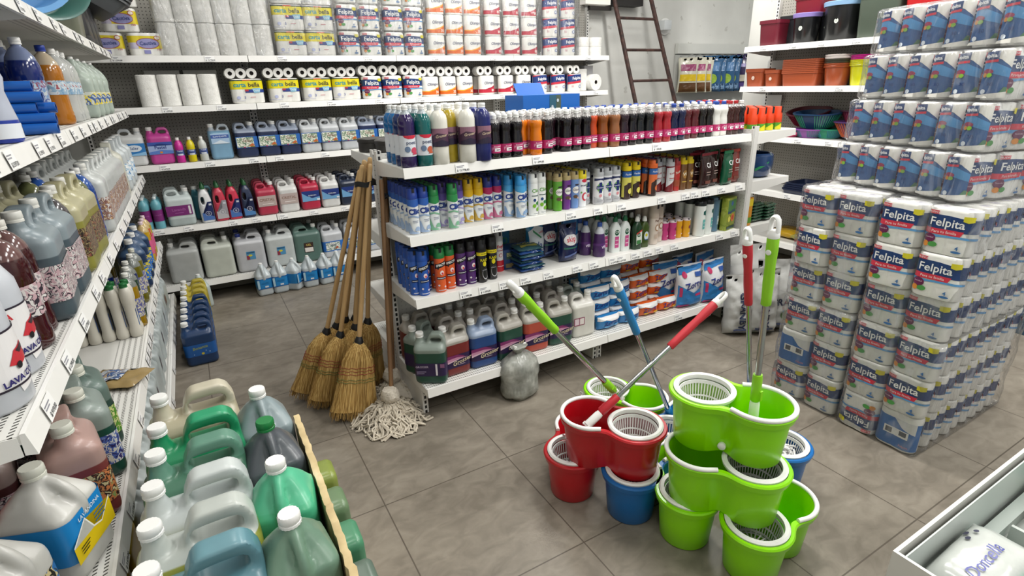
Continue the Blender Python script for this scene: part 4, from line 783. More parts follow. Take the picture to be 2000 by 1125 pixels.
jr = [(P('roll', JU[0][1], None, (0, 0, 0), (PI / 2, 0, 0)))]
for i, (x, z) in enumerate(((3.84, 0), (4.01, 0), (3.84, .092), (4.01, .092))):
    t = thing('jumbo_paper_roll', ['lower left', 'lower right', 'upper left', 'upper right'][i] + ' jumbo paper roll at the right end of the top shelf', 'paper roll', (x, 5.13, 1.973 + z), 0, 'jumbo rolls on the top shelf'); ob('roll', JU[0][1], t, None, (0, .085, 0), (PI / 2, 0, 0))
# second shelf
z2 = 1.574
for i, x in enumerate((-.20, -.067, .068, .203)): put(TWL, 'paper_towel_roll', '%s from left of the four bare paper towel rolls' % ORD[i], 'paper roll', (x, 5.085, z2), .05, 'bare towel rolls on the second shelf')
for i, x in enumerate((-.09, .17)):
    put([P('pack', T2[0][1])] if 0 else cardbox(.235, .10, .26, M('#c9c7c1', .7, bump=.2), ()), 'folded_towel_pack', ['pale grey folded towel pack behind the two left rolls', 'pale grey folded towel pack behind the two right rolls'][i], 'paper towels', (x, 5.30, z2), 0, 'folded towel packs behind the rolls')
RE3 = rollend(3, .039); RE2 = rollend(2, .042)
sec = [(x, CBL, RE3, .187, 'pack with yellow band') for x in (.475, .755, 1.02, 1.265)] + [(x, FP, RE2, .192, 'blue and white paper pack') for x in (1.49, 1.68, 1.875)] + [(x, OO, RE2, .177, 'white pack with orange swoosh') for x in (2.045, 2.225, 2.405)] + [(x, OR_, RE2, .177, 'white pack with red swoosh') for x in (2.64, 2.86, 3.07)] + [(x, F2, RE2, .177, 'blue and red paper pack') for x in (3.27, 3.50, 3.71)]
for i, (x, s, re_, h, d) in enumerate(sec):
    put(s, NP, lab(d, 'second back shelf'), KP, (x, y, z2), jit(.04), 'paper packs in a row on the second back shelf')
    put(s, NP, lab(d, 'second back shelf', 1), KP, (x, y + .12, z2), jit(.04), 'paper packs in a row on the second back shelf')
    put(re_, 'toilet_roll_pack', lab('small roll pack, cores forward', 'upon the packs'), KP, (x - .03, y + .02, z2 + h), jit(.03), 'roll packs lying on top of the second shelf packs')
put(TWL, 'paper_towel_roll', 'white roll standing left of the big jumbo roll, second shelf', 'paper roll', (3.86, 5.16, z2), 0)
put(JU, 'jumbo_paper_roll', 'jumbo paper roll, round end forward, right end of second shelf', 'paper roll', (3.985, 5.09, z2 + .001), .1)
put(cardbox(.12, .1, .26, M('#d3d3d6', .6), ()), 'folded_towel_pack', 'pale grey pack standing behind the jumbo roll', 'paper towels', (4.02, 5.27, z2), 0)
# third shelf: jugs with printed labels
z3 = 1.154; JS = jug(.163, .122, .272, 1); JSm = jug(.163, .122, .272, -1); w = .0815
def lab5(kind, W_=.163, D=.122, z0=.075, z1=.165):
    f = flat(-D / 2 - .0018); w = W_ / 2; h = z1 - z0
    sh = {'floral': [('rect', -w, z0, w, z1, '#2a66b4'), ('rect', -w * .96, z0 + h * .07, w * .62, z1 - h * .05, ('#e7e6da', '#e3e4d8', '#9aa88e', '#5d7f6a', '#dfe0d2')), ('text', 'Saler', 0, z0 + h * .66, .036, '#70533a', -8, .02, .2), ('poly', [(.005, z0 + h * .12), (.035, z0 + h * .42), (.055, z0 + h * .2)], '#c8652e'), ('rect', .02, z0 + h * .04, .055, z0 + h * .14, '#6d6a1f'), ('ell', -.025, z0 + h * .06, .009, .007, '#b8344e'), ('rect', -w, z0, w, z0 + h * .05, '#203a80')],
          'wave': [('rect', -w, z0, w, z1, '#9fb3dc'), ('poly', [(-w, z0 + h * .7), (0, z0 + h * .9), (w, z0 + h * .7), (w, z1), (-w, z1)], '#3a56a8'), ('poly', [(-w, z0), (w, z0), (w, z0 + h * .25), (0, z0 + h * .35), (-w, z0 + h * .2)], '#5b7fc6'), ('text', 'Pastel', 0, z0 + h * .55, .034, '#2a3c86', 0, .012), ('ell', .0, z0 + h * .15, .01, .008, '#d8883a')],
          'blue': [('rect', -w * .8, z0 + h * .3, w * .8, z1, '#a8c4e0'), ('rect', -w * .8, z0 + h * .68, w * .8, z0 + h * .92, '#3f5fa8'), ('text', 'SUAVIZANTE', 0, z0 + h * .8, .017, '#dfe8f2'), ('poly', [(-w * .8, z0 + h * .3), (w * .8, z0 + h * .3), (0, z0 + h * .55)], '#dbe6f0')],
          'skyblue': [('rect', -w, z0, w, z1, '#2f7fc4'), ('ell', .01, z0 + h * .6, .05, .025, '#dfe8f0'), ('text', 'Saler', .01, z0 + h * .6, .03, '#2a4a86', 0, .012), ('poly', [(-w, z0), (w, z0), (w, z0 + h * .3)], '#8fc2e8')],
          'purple': [('rect', -w, z0, w * .85, z1, '#7a2a72'), ('text', 'Lavanda', -.01, z0 + h * .6, .03, '#a860a0', 0, .01), ('rect', w * .6, z0 + h * .1, w * .75, z1 - h * .1, '#e3dde2'), ('rect', -.04, z0 + h * .25, .02, z0 + h * .3, '#a860a0')],
          'gold': [('rect', -w * .9, z0, w * .9, z1, '#b9a9a4'), ('text', 'CRISTAL', 0, z0 + h * .6, .032, '#8a6f62', 0, .02), ('rect', -.04, z0 + h * .2, .05, z0 + h * .26, '#e6dfdb')],
          'navy': [('rect', -w * .92, z0, w * .92, z1, '#6fa3cc'), ('poly', [(-w * .92, z1), (w * .92, z1), (w * .92, z0 + h * .4), (.02, z0 + h * .3), (-.03, z0 + h * .5), (-w * .92, z0 + h * .85)], '#24397c'), ('ell', .012, z0 + h * .5, .022, .018, '#1c2c66'), ('text', 'QUERUBIN', .012, z0 + h * .55, .014, '#dfe6f0', 0, .012), ('rect', w * .6, z0 + h * .05, w * .9, z0 + h * .2, '#e8eaee')],
          'sq': [('rect', -.035, z0 + .02, .035, z0 + .09, '#4f8fb8'), ('rect', -.035, z0 + .02, -.012, z0 + .055, '#8e3548'), ('ell', -.005, z0 + .055, .016, .009, '#d8c83a'), ('rect', -.03, z0 + .075, .03, z0 + .085, '#2a5a80')],
          'dark': [('rect', -.04, z0, .04, z1 - .01, '#3a2a26'), ('rect', -.036, z0 + .005, .036, z0 + h * .45, '#e3ddd6'), ('text', 'GEL', 0, z0 + h * .68, .028, '#d8c06a')]}[kind]
    k = ('l5', kind, W_, D, z0)
    if k not in _M: _M[k] = printed(sh, f, 'label')
    return P('label', _M[k])
W3 = 'third back shelf'; G = 'jugs and bottles on the third back shelf'
put(jugspec(JS, '#dcdedd', '#c3c8cc', .24, None, lab5('skyblue')), NJ, lab('white jug with sky blue label', W3), 'jug', (-.395, 5.12, z3), .02, G)
put(jugspec(JSm, '#c8479a', '#cf5aa5', .25, None, lab5('wave')), NJ, 'bright pink jug with a pale blue wave label', 'jug', (-.215, 5.12, z3), .02, G)
def sb(c, l): return bottle(PS, c, c, .2, .013, .018, wrap(.0285, .05, .105, '#4a5f9c', [('rect', -.02, .055, .02, .068, '#c9cfdc'), ('text', 'Pastel', 0, .088, .016, '#dfe4ee'), ('rect', -.02, .073, .02, .076, '#26346a')]), '#efefec', .3)
for x, c, nm in ((-.093, '#d0309a', 'bright pink'), (-.013, '#dccb12', 'yellow'), (.07, '#cfd2cd', 'clear white')):
    for k in range(3): put(sb(c, nm), 'softener_bottle', lab('%s small bottle' % nm, W3, k), 'bottle', (x, 5.07 + .065 * k, z3), .1, G)
put(jugspec(JSm, '#7fa9c6', '#b5bfc8', .22, None, lab5('blue', z0=.09, z1=.2)), NJ, 'light blue jug with blue printed label, third back shelf', 'jug', (.205, 5.13, z3), .02, G)
for i, (x, c, nm, kd) in enumerate(((.395, '#2a3556', 'navy', 'floral'), (.567, '#2a3556', 'navy', 'floral'), (.735, '#2a3556', 'navy', 'floral'), (.905, '#c5c9cc', 'clear', 'floral'), (1.075, '#c2c6ca', 'clear', 'floral'), (1.243, '#c2c6ca', 'clear', 'floral'), (1.41, '#27335a', 'navy', 'floral'), (1.58, '#27335a', 'navy', 'floral'))):
    for k in range(2): put(jugspec(JS if i % 4 else JS, c, '#98a2b4' if nm == 'navy' else '#d5d9dc', .195, None, lab5(kd) if k == 0 else None), NJ, lab('%s jug%s' % (nm, ' with floral label'), W3, k), 'jug', (x, 5.115 + .135 * k, z3), jit(.05), G)
# fourth shelf
z4 = .662; W4 = 'fourth back shelf'; G = 'jugs and detergents on the fourth back shelf'
TB2 = bottle([(.033, 0), (.036, .006), (.036, .055), (.034, .06), (.034, .15), (.037, .16), (.036, .19), (.026, .215), (.013, .225), (.013, .235)], '#6fb1bf', '#8fc2cc', .30, .0135, .018, wrap(.036, .06, .15, '#7a2a72', [('text', 'Lavanda', 0, .11, .015, '#a860a0')]), '#dfe8ea', .3)
for x in (-.425, -.342):
    for k in range(3): put(TB2, 'cleaner_bottle', lab('teal bottle with purple label', W4, k), 'bottle', (x, 5.06 + .08 * k, z4), .1, G)
J5b = jug(.195, .13, .29, 1)
put(jugspec(J5b, '#b4c0bf', '#cfdad9', .06, None, lab5('purple', .195, .13, .085, .165)), NJ, 'pale jug with a purple label left of the detergents', 'jug', (-.185, 5.10, z4), .02, G)
put(jugspec(J5b, '#b4c0bf', '#cfdad9', .06), NJ, 'pale jug standing right behind the purple labelled one', 'jug', (-.195, 5.26, z4), .02, G)
put(jugspec(JSm, '#3f8494', '#6fa6b2', .24), NJ, 'teal jug behind the white detergent bottle', 'jug', (-.01, 5.26, z4), .02, G)
def detbottle():
    bm = bmesh.new(); rings(bm, [rrect(.092, .06, .026, 0), rrect(.10, .066, .03, .008), rrect(.10, .066, .03, .12), rrect(.094, .062, .028, .18), rrect(.07, .052, .022, .235), rrect(.034, .034, .016, .265), rrect(.03, .03, .0149, .28)])
    b = cutmesh(bm, ellcyl(-.018, .18, .013, .032, .1), .0038, 2); return finish(b, 'bottle_body', WHITE)
DB = detbottle(); bm = bmesh.new(); rings(bm, [rrect(.036, .036, .016, 0), rrect(.036, .036, .016, .015), rrect(.016, .018, .007, .038)]); DC = finish(bm, 'pointed_cap', WHITE, True, 50)
def det(c, l): return [P('bottle', DB, M(c, .35, coat=.2)), P('pointed_cap', DC, M('#1d5a30', .4), (0, 0, .272)), P('label', printed([('poly', [(-.04, .02), (.044, .02), (.044, .17), (.012, .17), (.008, .11), (-.04, .07)], l[0]), ('poly', [(-.04, .02), (.044, .02), (.044, .045), (-.04, .085)], l[1]), ('ell', .004, .075, .022, .02, '#c9ccd4'), ('ell', .004, .075, .019, .017, l[0]), ('text', 'Q', .004, .075, .02, '#dfe2e8'), ('rect', .018, .14, .038, .155, '#c9ccd4')], flat(-.0345), 'label'))]
for x, c, l, nm in ((.0, '#dfe1e2', ('#1f2a5a', '#4a6fae'), 'white'), (.105, '#c23a50', ('#9c9aa0', '#b5b2b6'), 'red'), (.205, '#c8354e', ('#23306a', '#4a6fae'), 'red'), (.31, '#2a3550', ('#1d2648', '#4f7fb4'), 'charcoal')):
    for k in range(3): put(det(c, l), 'detergent_bottle', lab('%s detergent bottle, green cap' % nm, W4, k), 'detergent bottle', (x, 5.065 + .075 * k, z4), .1, G)
for x, c, nm, kd in ((.462, '#b83a52', 'red', 'gold'), (.64, '#dcdcda', 'white', 'gold'), (.822, '#b8304a', 'red', 'navy'), (.998, '#dcdcda', 'white', 'navy'), (1.17, '#2b3448', 'dark navy', 'navy'), (1.34, '#2b3448', 'dark navy', 'navy')):
    for k in range(3): put(jugspec(JS, c, c if nm != 'dark navy' else '#3a455c', .3, None, lab5(kd) if k == 0 else None), NJ, lab('%s jug' % nm, W4, k), 'jug', (x, 5.10 + .135 * k, z4), jit(.04), G)
# bottom shelf: large jugs, blue labelled water jugs on the floor before it
z5 = .192; G = 'large jugs on the bottom back shelf'
for i, (x, m, c, a, l, d) in enumerate(((-.245, 0, '#b5b8b6', '#bfc2c0', None, 'large plain grey-white jug, leftmost on the bottom back shelf'), (.005, 1, '#c3c8bd', '#ccd0c6', None, 'large plain cream jug, second on the bottom back shelf'), (.255, 0, '#c2c4c8', '#c8cace', 'sq', 'large white jug with square blue label, blue cap'), (.50, 0, '#c6cccb', '#ccd2d1', 'sq', 'large pale jug with square blue label, white cap'), (.735, 1, '#5c7870', '#6a857d', 'dark', 'large grey-green jug with a small dark label'))):
    for k in range(2):
        put(jugspec(JTm if not m else JT, c, a, .3, '#2b3c8a' if i == 2 else None, lab5(l, .235, .17, .09, .19) if (l and not k) else None), 'ten_litre_jug', d if not k else 'large jug in the row behind, %s from left on the bottom back shelf' % ORD[i], 'jug', (x, 5.105 + .185 * k, z5), jit(.03), G)
fl = P('label', band(.19, .13, .06, .155, M('#2b6ec0', .4), 6), None, sub=[P('lettering', printed([('rect', -.07, .07, .06, .145, ('#e3e6e2', '#e6e6de', '#a9b5ac', '#6f8f86', '#dfe0d6')), ('text', 'Saler', 0, .12, .03, '#4a5a6a', -5, .02), ('poly', [(.005, .08), (.03, .105), (.045, .085)], '#c0522e')], flat(-.067), 'lettering'))])
J19 = jug(.19, .13, .30, 1)
for i, x in enumerate((.955, 1.165, 1.375)):
    for k in range(2): put(jugspec(J19, '#c9ccd0', '#d2d5d8', .3, None, fl if not k else None), NJ, lab('white jug with blue floral label', 'bottom back shelf', k), 'jug', (x, 5.10 + .15 * k, z5), jit(.04), G)
WB = P('label', band(.125, .125, .065, .155, M('#2484c6', .35), 6), None, sub=[P('lettering', printed([('rect', -.0625, .150, .0625, .155, '#1f4f9a'), ('rect', -.0625, .065, .0625, .07, '#1f4f9a'), ('rect', -.006, .076, .022, .090, '#dfe6ee'), ('rect', -.0625, .072, -.045, .148, '#a9c9d8'), ('rect', -.03, .12, .03, .123, '#1b6aa6'), ('rect', -.03, .11, .03, .113, '#1b6aa6')], flat(-.0642), 'lettering'))])
G = 'jugs standing on the floor before the back shelving'
for i, x in enumerate((.305, .432, .560, .69, .825, .945)):
    put(jugspec(MJs, '#c3ccd0', '#c9d2d6', .3, None, WB, CAPS), 'bleach_jug', lab('white jug with blue label', 'on the floor'), 'jug', (x, 4.925, 0), [.1, .05, .9, 0.0, .2, .1][i], G)
put(jugspec(MJs, '#b9c5c4', '#c3cdcc', .3, None, None, CAPS), 'bleach_jug', 'pale grey-green jug behind the dark blue jugs on the floor', 'jug', (-.17, 4.90, 0), .2)
# long row of dark blue jugs on the floor along the left shelving
bj = jug(.185, .125, .29, -1, (.2, .86, .15, .05))
nl = P('label', band(.185, .125, .07, .15, M('#1f5aa0', .35), 6), None, sub=[P('lettering', printed([('text', 'Bonanza', .0, .125, .026, '#8a9a6a', 6, .03, .2), ('ell', .01, .082, .009, .008, '#c8b93a'), ('ell', .05, .088, .004, .004, '#9fc0e0'), ('ell', -.04, .084, .003, .003, '#9fc0e0'), ('ell', .03, .1, .003, .003, '#9fc0e0')], flat(-.0645), 'lettering'))])
G = 'jugs in a row on the floor beside the left shelving'
for i in range(8):
    c = ('#1c3a63', '#2a4a70') if i < 5 else ('#b9a83c', '#c6b85a')
    put(jugspec(bj, c[0], c[1], .3, None, nl if i < 6 else None), NJ, lab('%s jug, white cap' % ('dark blue' if i < 5 else 'yellow'), 'going back'), 'jug', (-.215, 3.80 + .135 * i, 0), jit(.04), G)

# ================================================================ the left wall shelving (fronts face +x)
RZ = PI / 2
def lput(spec, name, label, cat, x, y, z, a=0, grp=None): return put(spec, name, label, cat, (x, y, z), RZ + a, grp)
PL = [(r * .86, z * .86) for r, z in P2L]
chq = ('#cfcbc8', '#2c2630', '#b99aa0', '#cbc5c2', '#8b8288'); brn = ('#3a2a20', '#9a8c60', '#2a201c', '#7f4a3a', '#8f8258'); pnk = ('#cbc8c4', '#a89a98', '#7a5450', '#b08a5a', '#cfcac4')
def p2(c, air, l, cap='#efefec', txt=None, z0=.08, z1=.155): return bottle(PL, c, air, .215, .0165, .022, wrap(.0455, z0, z1, l, [('text', txt, 0, (z0 + z1) / 2, .024, '#e7dfc0', 6, .02, .2)] if txt else ()), cap, .12)
# second shelf from the top
zL2 = 1.564; W2 = 'left shelf two'; G = 'bottles on the second left shelf'; NB = 'cleaner_bottle'
bl2 = ('#4f5f94', '#b9bfc4', '#6f8fb8', '#8a4a60', '#a9c0d2')
for y, x, c, cap, nm in ((2.34, -.52, '#101c52', '#2340a0', 'dark blue'), (2.27, -.62, '#101c52', '#efefec', 'dark blue'), (2.46, -.43, '#14286e', '#efefec', 'blue'), (2.46, -.55, '#14286e', '#efefec', 'blue'), (2.58, -.50, '#14286e', '#efefec', 'blue'), (2.70, -.56, '#14286e', '#efefec', 'blue')):
    lput(p2(c, '#7f8cae', bl2, cap), NB, lab('%s bottle of liquid' % nm, W2, 0, 'near end'), 'bottle', x, y, zL2, 0, G)
for y, x, c, nm in ((2.82, -.425, '#b06c10', 'amber'), (2.82, -.54, '#b06c10', 'amber'), (3.02, -.425, '#b9bbb8', 'clear'), (3.14, -.43, '#b9bbb8', 'clear'), (3.27, -.43, '#bcbfba', 'clear'), (3.02, -.55, '#b9bbb8', 'clear'), (3.2, -.55, '#b9bbb8', 'clear')):
    lput(p2(c, '#c9b9a0' if nm == 'amber' else '#c5c7c5', ('#6f95b4', '#8aa6bc', '#c3ccd2', '#9a4a54'), '#2340a0' if (nm, x) == ('amber', -.425) else '#efefec', None, .11, .175), NB, lab('%s bottle with red-blue label' % nm, W2, 0, 'near end'), 'bottle', x, y, zL2, 0, G)
for i, y in enumerate((3.52, 3.72, 3.95, 4.2)):
    lput(jugspec(MJs, '#a8b5aa', '#b3beb5', .3, None, P('label', band(.125, .125, .06, .12, ('#d8d2c8') and busy(('#c9cfc6', '#d8c53a', '#3a5a9a', '#b9c2bb')), 6)), CAPS), 'bleach_jug', lab('pale green jug', W2, 0, 'near end'), 'jug', -.43, y, zL2, .2, G)
bm = bmesh.new(); k = 20
rings(bm, [[(s * .0155 * math.cos(2 * PI * i / k), y_, s * .0155 * math.sin(2 * PI * i / k)) for i in range(k)] for s, y_ in ((.62, .03), (.7, .0), (.97, .0), (1, .003), (1, .30))], True, True, True, [1, 1, 0, 0])
RB = finish(bm, 'bag_roll', [M('#1660b8', .35, coat=.3), M('#0c3f86', .5)])
for i, (yy, zz) in enumerate(((2.135, .0155), (2.17, .0155), (2.20, .0155), (2.15, .044), (2.185, .044), (2.165, .073), (2.195, .073), (2.165, .104), (2.185, .134))):
    o = ob('blue_bag_roll', RB, None, None, (-.335 - .02 * (i % 3), yy, zL2 + zz), (0, 0, RZ)); tag(o, 'bright blue rolled tube, %s counting up the pile on the second left shelf' % ORD[i], 'bag roll', 'blue rolls piled on the second left shelf')
SPB = [(.036, 0), (.040, .006), (.040, .05), (.034, .09), (.030, .12), (.036, .15), (.030, .175), (.016, .19)]
lput([P('bottle', (lambda b: (lathe(b, SPB, 24), finish(b, 'bottle', WHITE))[1])(bmesh.new()), liquid('#1f3aa0', '#b9bfcf', .052, .25)), P('rounded_cap', (lambda b: (lathe(b, [(.034, 0), (.036, .006), (.034, .03), (.022, .05), (.008, .058)], 24), finish(b, 'rounded_cap', WHITE))[1])(bmesh.new()), M('#2f49b0', .25, coat=.4), (0, 0, .168)), wrap(.0405, .01, .045, '#dfe3ea', [('rect', -.01, .015, .02, .04, '#2340a0')])],
     'toilet_cleaner_bottle', 'white bottle with rounded blue top at the near left edge', 'bottle', -.40, 1.83, zL2, .3)
# third shelf
zL3 = 1.117; W3_ = 'left shelf three'; G = 'jugs and bottles on the third left shelf'
BT = [(.062, 0), (.068, .008), (.068, .17), (.066, .20), (.05, .235), (.026, .25), (.024, .262)]
car = [('poly', [(-.04, .118), (.045, .150), (.06, .05), (-.02, .030)], '#e9e7e6'), ('rect', -.062, .048, .062, .150, '#e8e6e6'), ('poly', [(-.062, .150), (.062, .150), (.062, .154), (-.062, .154)], '#2a2230'), ('poly', [(-.062, .044), (.062, .044), (.062, .048), (-.062, .048)], '#2a2230'),
       ('poly', [(-.030, .088), (-.012, .112), (.022, .120), (.044, .108), (.050, .094), (.034, .086), (-.006, .080)], '#c4323c'), ('poly', [(-.008, .110), (.018, .117), (.030, .108), (.002, .102)], '#3a2a30'), ('ell', .036, .088, .007, .007, '#1d1a1e'), ('ell', -.010, .082, .007, .007, '#1d1a1e'), ('text', 'LAVA COCHE', 0, .060, .0165, '#2f2a6a', 4, .04), ('text', 'A', -.045, .135, .018, '#c4323c', 0, .05)]
TBc = bottle(BT, '#c9cdd4', '#cfd3d8', .4, .026, .026, P('label', printed(car, cyl(.0685), 'label', .01)), '#efefec', .3)
for i, (y, x) in enumerate(((1.43, -.44), (1.27, -.43), (1.36, -.60))): lput(TBc, 'car_wash_jar', ['white car wash bottle with a red car label, nearer the shelf middle', 'white car wash bottle with red car label at the shelf end', 'white car wash bottle behind the two labelled front ones'][i], 'bottle', x, y, zL3, -.15, 'car wash bottles on the third left shelf')
DR = p2('#3a0c10', '#6a4a48', chq, '#e9e6de')
for y, x in ((1.565, -.42), (1.665, -.43), (1.50, -.53), (1.60, -.54)): lput(DR, NB, lab('dark red bottle, chequered label', W3_, 0, 'near end'), 'bottle', x, y, zL3, 0, G)
def jl(c, air, l, lv=.17, lvl=None): return jugspec(J5m, c, air, lv, '#e6e6df', P('label', band(.19, .13, .055, .15, busy(l, 75), 6)))
for y, x, c, a, l, nm in ((1.80, -.42, '#4a5860', '#87949a', chq, 'grey-blue'), (2.0, -.42, '#46555e', '#87949a', chq, 'grey-blue'), (1.78, -.58, '#46555e', '#87949a', chq, 'grey-blue'), (2.26, -.42, '#8d8a3c', '#b5b08c', brn, 'yellowish'), (2.46, -.42, '#8d8a3c', '#b5b08c', brn, 'yellowish'), (2.2, -.58, '#7d7b3c', '#aaa688', brn, 'yellowish'), (2.4, -.58, '#7d7b3c', '#aaa688', brn, 'yellowish')):
    lput(jl(c, a, l), NJ, lab('%s jug with busy label' % nm, W3_, 0, 'near end'), 'jug', x, y, zL3, jit(.1), G)
BKB = p2('#101014', '#4a4648', chq, '#d9d9d2'); lput(BKB, NB, 'near-black bottle between grey-blue and yellowish jugs, third left shelf', 'bottle', -.415, 2.13, zL3, 0, G)
lput(BKB, NB, 'near-black bottle in the back row of the third left shelf', 'bottle', -.60, 2.05, zL3, 0, G)
for y, x, c, nm in ((2.62, -.42, '#4f5a12', 'olive green'), (2.73, -.42, '#12408e', 'blue'), (2.60, -.55, '#4f5a12', 'olive green'), (2.72, -.55, '#12408e', 'blue')): lput(p2(c, '#6a6f4a' if nm != 'blue' else '#2a55a0', ('#23201c', '#c9ba5a', '#b3202c', '#8a8a3a') if nm != 'blue' else '#12408e'), NB, lab('%s bottle' % nm, W3_, 0, 'near end'), 'bottle', x, y, zL3, 0, G)
for i in range(12): lput(jl('#c6cac8', '#cfd3d1', pnk, .3), NJ, lab('white jug with brown label', W3_, i // 6, 'near end'), 'jug', -.42 - .17 * (i // 6), 2.90 + .145 * (i % 6), zL3, jit(.08), G)
lput(jugspec(J19, '#c9c9bc', '#cfcfc4', .3, None, P('label', printed([('rect', -.05, .07, .03, .17, '#b5a492'), ('text', 'Bio', -.01, .14, .04, '#8a7a5a', 0, .02)], flat(-.067), 'label'))), NJ, 'large cream jug with a beige label toward the far end', 'jug', -.43, 3.90, zL3, .1, G)
for i, y in enumerate((4.12, 4.32, 4.52)): lput(jugspec(J19, '#c3cacc', '#cad1d3', .3, None, P('label', band(.19, .13, .06, .16, busy(('#3f7fb8', '#c9d6de', '#e3e6e6', '#8fb2cc')), 6))), NJ, lab('white jug with blue label', W3_, 0, 'near end'), 'jug', -.43, y, zL3, .1, G)
# fourth shelf
zL4 = .617; W4_ = 'left shelf four'; G = 'goods on the fourth left shelf'
yb = P('label', band(.155, .155, .055, .165, M('#1f86cc', .3), 6), None, sub=[P('lettering', printed([('poly', [(-.078, .055), (.078, .055), (.078, .12), (.03, .085), (.0, .095), (-.02, .135), (-.078, .10)], '#e3c51a'), ('poly', [(-.078, .10), (-.02, .135), (.0, .095), (.03, .085), (.078, .12), (.078, .124), (.03, .089), (.002, .099), (-.019, .140), (-.078, .104)], '#f2f2ea'), ('rect', .01, .10, .05, .103, '#1868a8'), ('rect', .01, .11, .05, .113, '#1868a8'), ('rect', .01, .12, .05, .123, '#1868a8'), ('rect', -.06, .085, -.025, .088, '#3a3a20'), ('rect', -.06, .078, -.03, .081, '#3a3a20'), ('rect', -.06, .071, -.035, .074, '#3a3a20'), ('text', 'LAVANDINA', 0, .150, .015, '#dfeaf2')], flat(-.0792), 'lettering'))])
MJ2 = milkjug(.155, .155, .275, .0045); CBig = CAPL
lput(jugspec(MJ2, '#c9c8c2', '#cfcec8', .4, '#d8d8cc', yb, CAPL), 'bleach_jug', 'big white jug with blue and yellow label at the near end', 'jug', -.455, 1.40, zL4, -.35, G)
lput(jugspec(MJ2, '#c9c8c2', '#cfcec8', .4, '#d8d8cc', P('label', band(.155, .155, .055, .13, busy(('#201c18', '#c9b98a', '#2a6aa8', '#2a2420')), 6)), CAPL), 'bleach_jug', 'big white jug with dark label, cut by the left frame edge', 'jug', -.52, 1.215, zL4, -.3, G)
for y, x, c, a, l, nm in ((1.605, -.435, '#7d3a38', '#b09088', ('#c9b98a', '#3a2a24', '#c97a4a', '#8a9a5a'), 'dusty red'), (1.42, -.62, '#7a1420', '#a04a50', ('#7a1420', '#8a2430'), 'deep red'), (1.79, -.435, '#1f4a3e', '#8a9690', ('#2f2a5e', '#4a62a8', '#c9c9c2', '#3a2f6a'), 'dark green'), (1.96, -.455, '#2a4840', '#62766f', ('#5a8f2a', '#3f7f2a', '#c9c98a', '#4a8a30'), 'dark green'), (1.62, -.62, '#4a2a2a', '#8a7a74', chq, 'dusty red'), (1.82, -.62, '#1f4a3e', '#6a7a74', chq, 'dark green')):
    lput(jugspec(J5m, c, a, .165, '#dcdcd0', P('label', band(.19, .13, .05, .145, busy(l, 70), 6)), CAPL), NJ, lab('%s jug' % nm, W4_, 0, 'near end'), 'jug', x, y, zL4, .25, G)
put(pouch(.21, .022, .15, '#9c8558', [('rect', -.08, .04, .03, .12, ('#8fa0b4', '#c9ccd0', '#3f5a86', '#b9a07a'))], 3, False, amp=.006), 'flat_packet', 'brown and silver packet lying flat on the fourth left shelf', 'packet', (-.47, 2.32, zL4 + .014), (-PI / 2, 0, -.5))
LBT = [(.022, 0), (.026, .006), (.026, .03), (.021, .05), (.0205, .15), (.025, .17), (.025, .215), (.018, .235), (.0135, .24)]
lw = P('label', printed([('rect', -.014, .05, .014, .13, '#3f6aa8'), ('rect', -.010, .1, .010, .125, '#6a3a44')], cyl(.0213), 'label', .006))
bm = bmesh.new(); lathe(bm, LBT, 20); LBM = finish(bm, 'bottle_body', WHITE); GC = scap(.016, .022)
for i in range(6):
    for k in range(2):
        lput([P('bottle', LBM, M('#cfcbbf', .35)), P('screw_cap', GC, M('#1a6a34' if i > 2 else '#e2e2da', .4), (0, 0, .236)), lw], 'slim_bottle', lab('slim cream bottle', W4_, k, 'wall side'), 'bottle', -.655 + .052 * i, 2.86 + .055 * k, zL4, .3, 'slim cream bottles with green or white caps')
for y, x, c, nm, cp in ((2.99, -.395, '#9c7a12', 'amber', '#e6e6e0'), (3.10, -.40, '#143c26', 'green', '#e6e6e0'), (3.22, -.41, '#12215e', 'dark blue', '#e6e6e0'), (3.22, -.51, '#12215e', 'dark blue', '#e6e6e0'), (3.36, -.40, '#6a6414', 'olive', '#e6e6e0'), (3.48, -.40, '#6a6414', 'olive', '#d9d9cc'), (3.42, -.52, '#3a3010', 'brown', '#cfcfc6'), (3.10, -.51, '#143c26', 'green', '#e6e6e0')):
    lput(bottle(PP, c, '#7f8480', .2, .0145, .018, wrap(.0372, .052, .144, ('#4a4a8a', '#c9c2a2', '#6a6fa8', '#d9d2b0')), cp, .12), NB, lab('%s bottle' % nm, W4_, 0, 'near end'), 'bottle', x, y, zL4, 0, G)
for i, y in enumerate((3.68, 3.86, 4.05)): lput(jugspec(J5m, '#1d3456', '#3f5878', .2, None, P('label', band(.19, .13, .05, .15, busy(('#1f5fae', '#2a6ab8', '#c9b93a', '#1d4f98')), 6))), NJ, lab('dark blue jug', W4_, 0, 'near end'), 'jug', -.43, y, zL4, .2, G)
for i, (y, c) in enumerate(((4.22, '#c29a12'), (4.33, '#c9571e'), (4.44, '#b8a012'))): lput(bottle(PP, c, '#c9b07a', .2, .0145, .018, wrap(.0372, .052, .144, '#cf5a86'), '#e6d0d8', .15), NB, lab('yellow-orange bottle, pink label', W4_, 0, 'near end'), 'bottle', -.395, y, zL4, 0, G)
for i in range(2): lput(jugspec(J5m, '#8a8a6a', '#a09e84', .2), NJ, lab('khaki jug', W4_, 0, 'near end'), 'jug', -.55, 4.0 + .2 * i, zL4, .2, G)
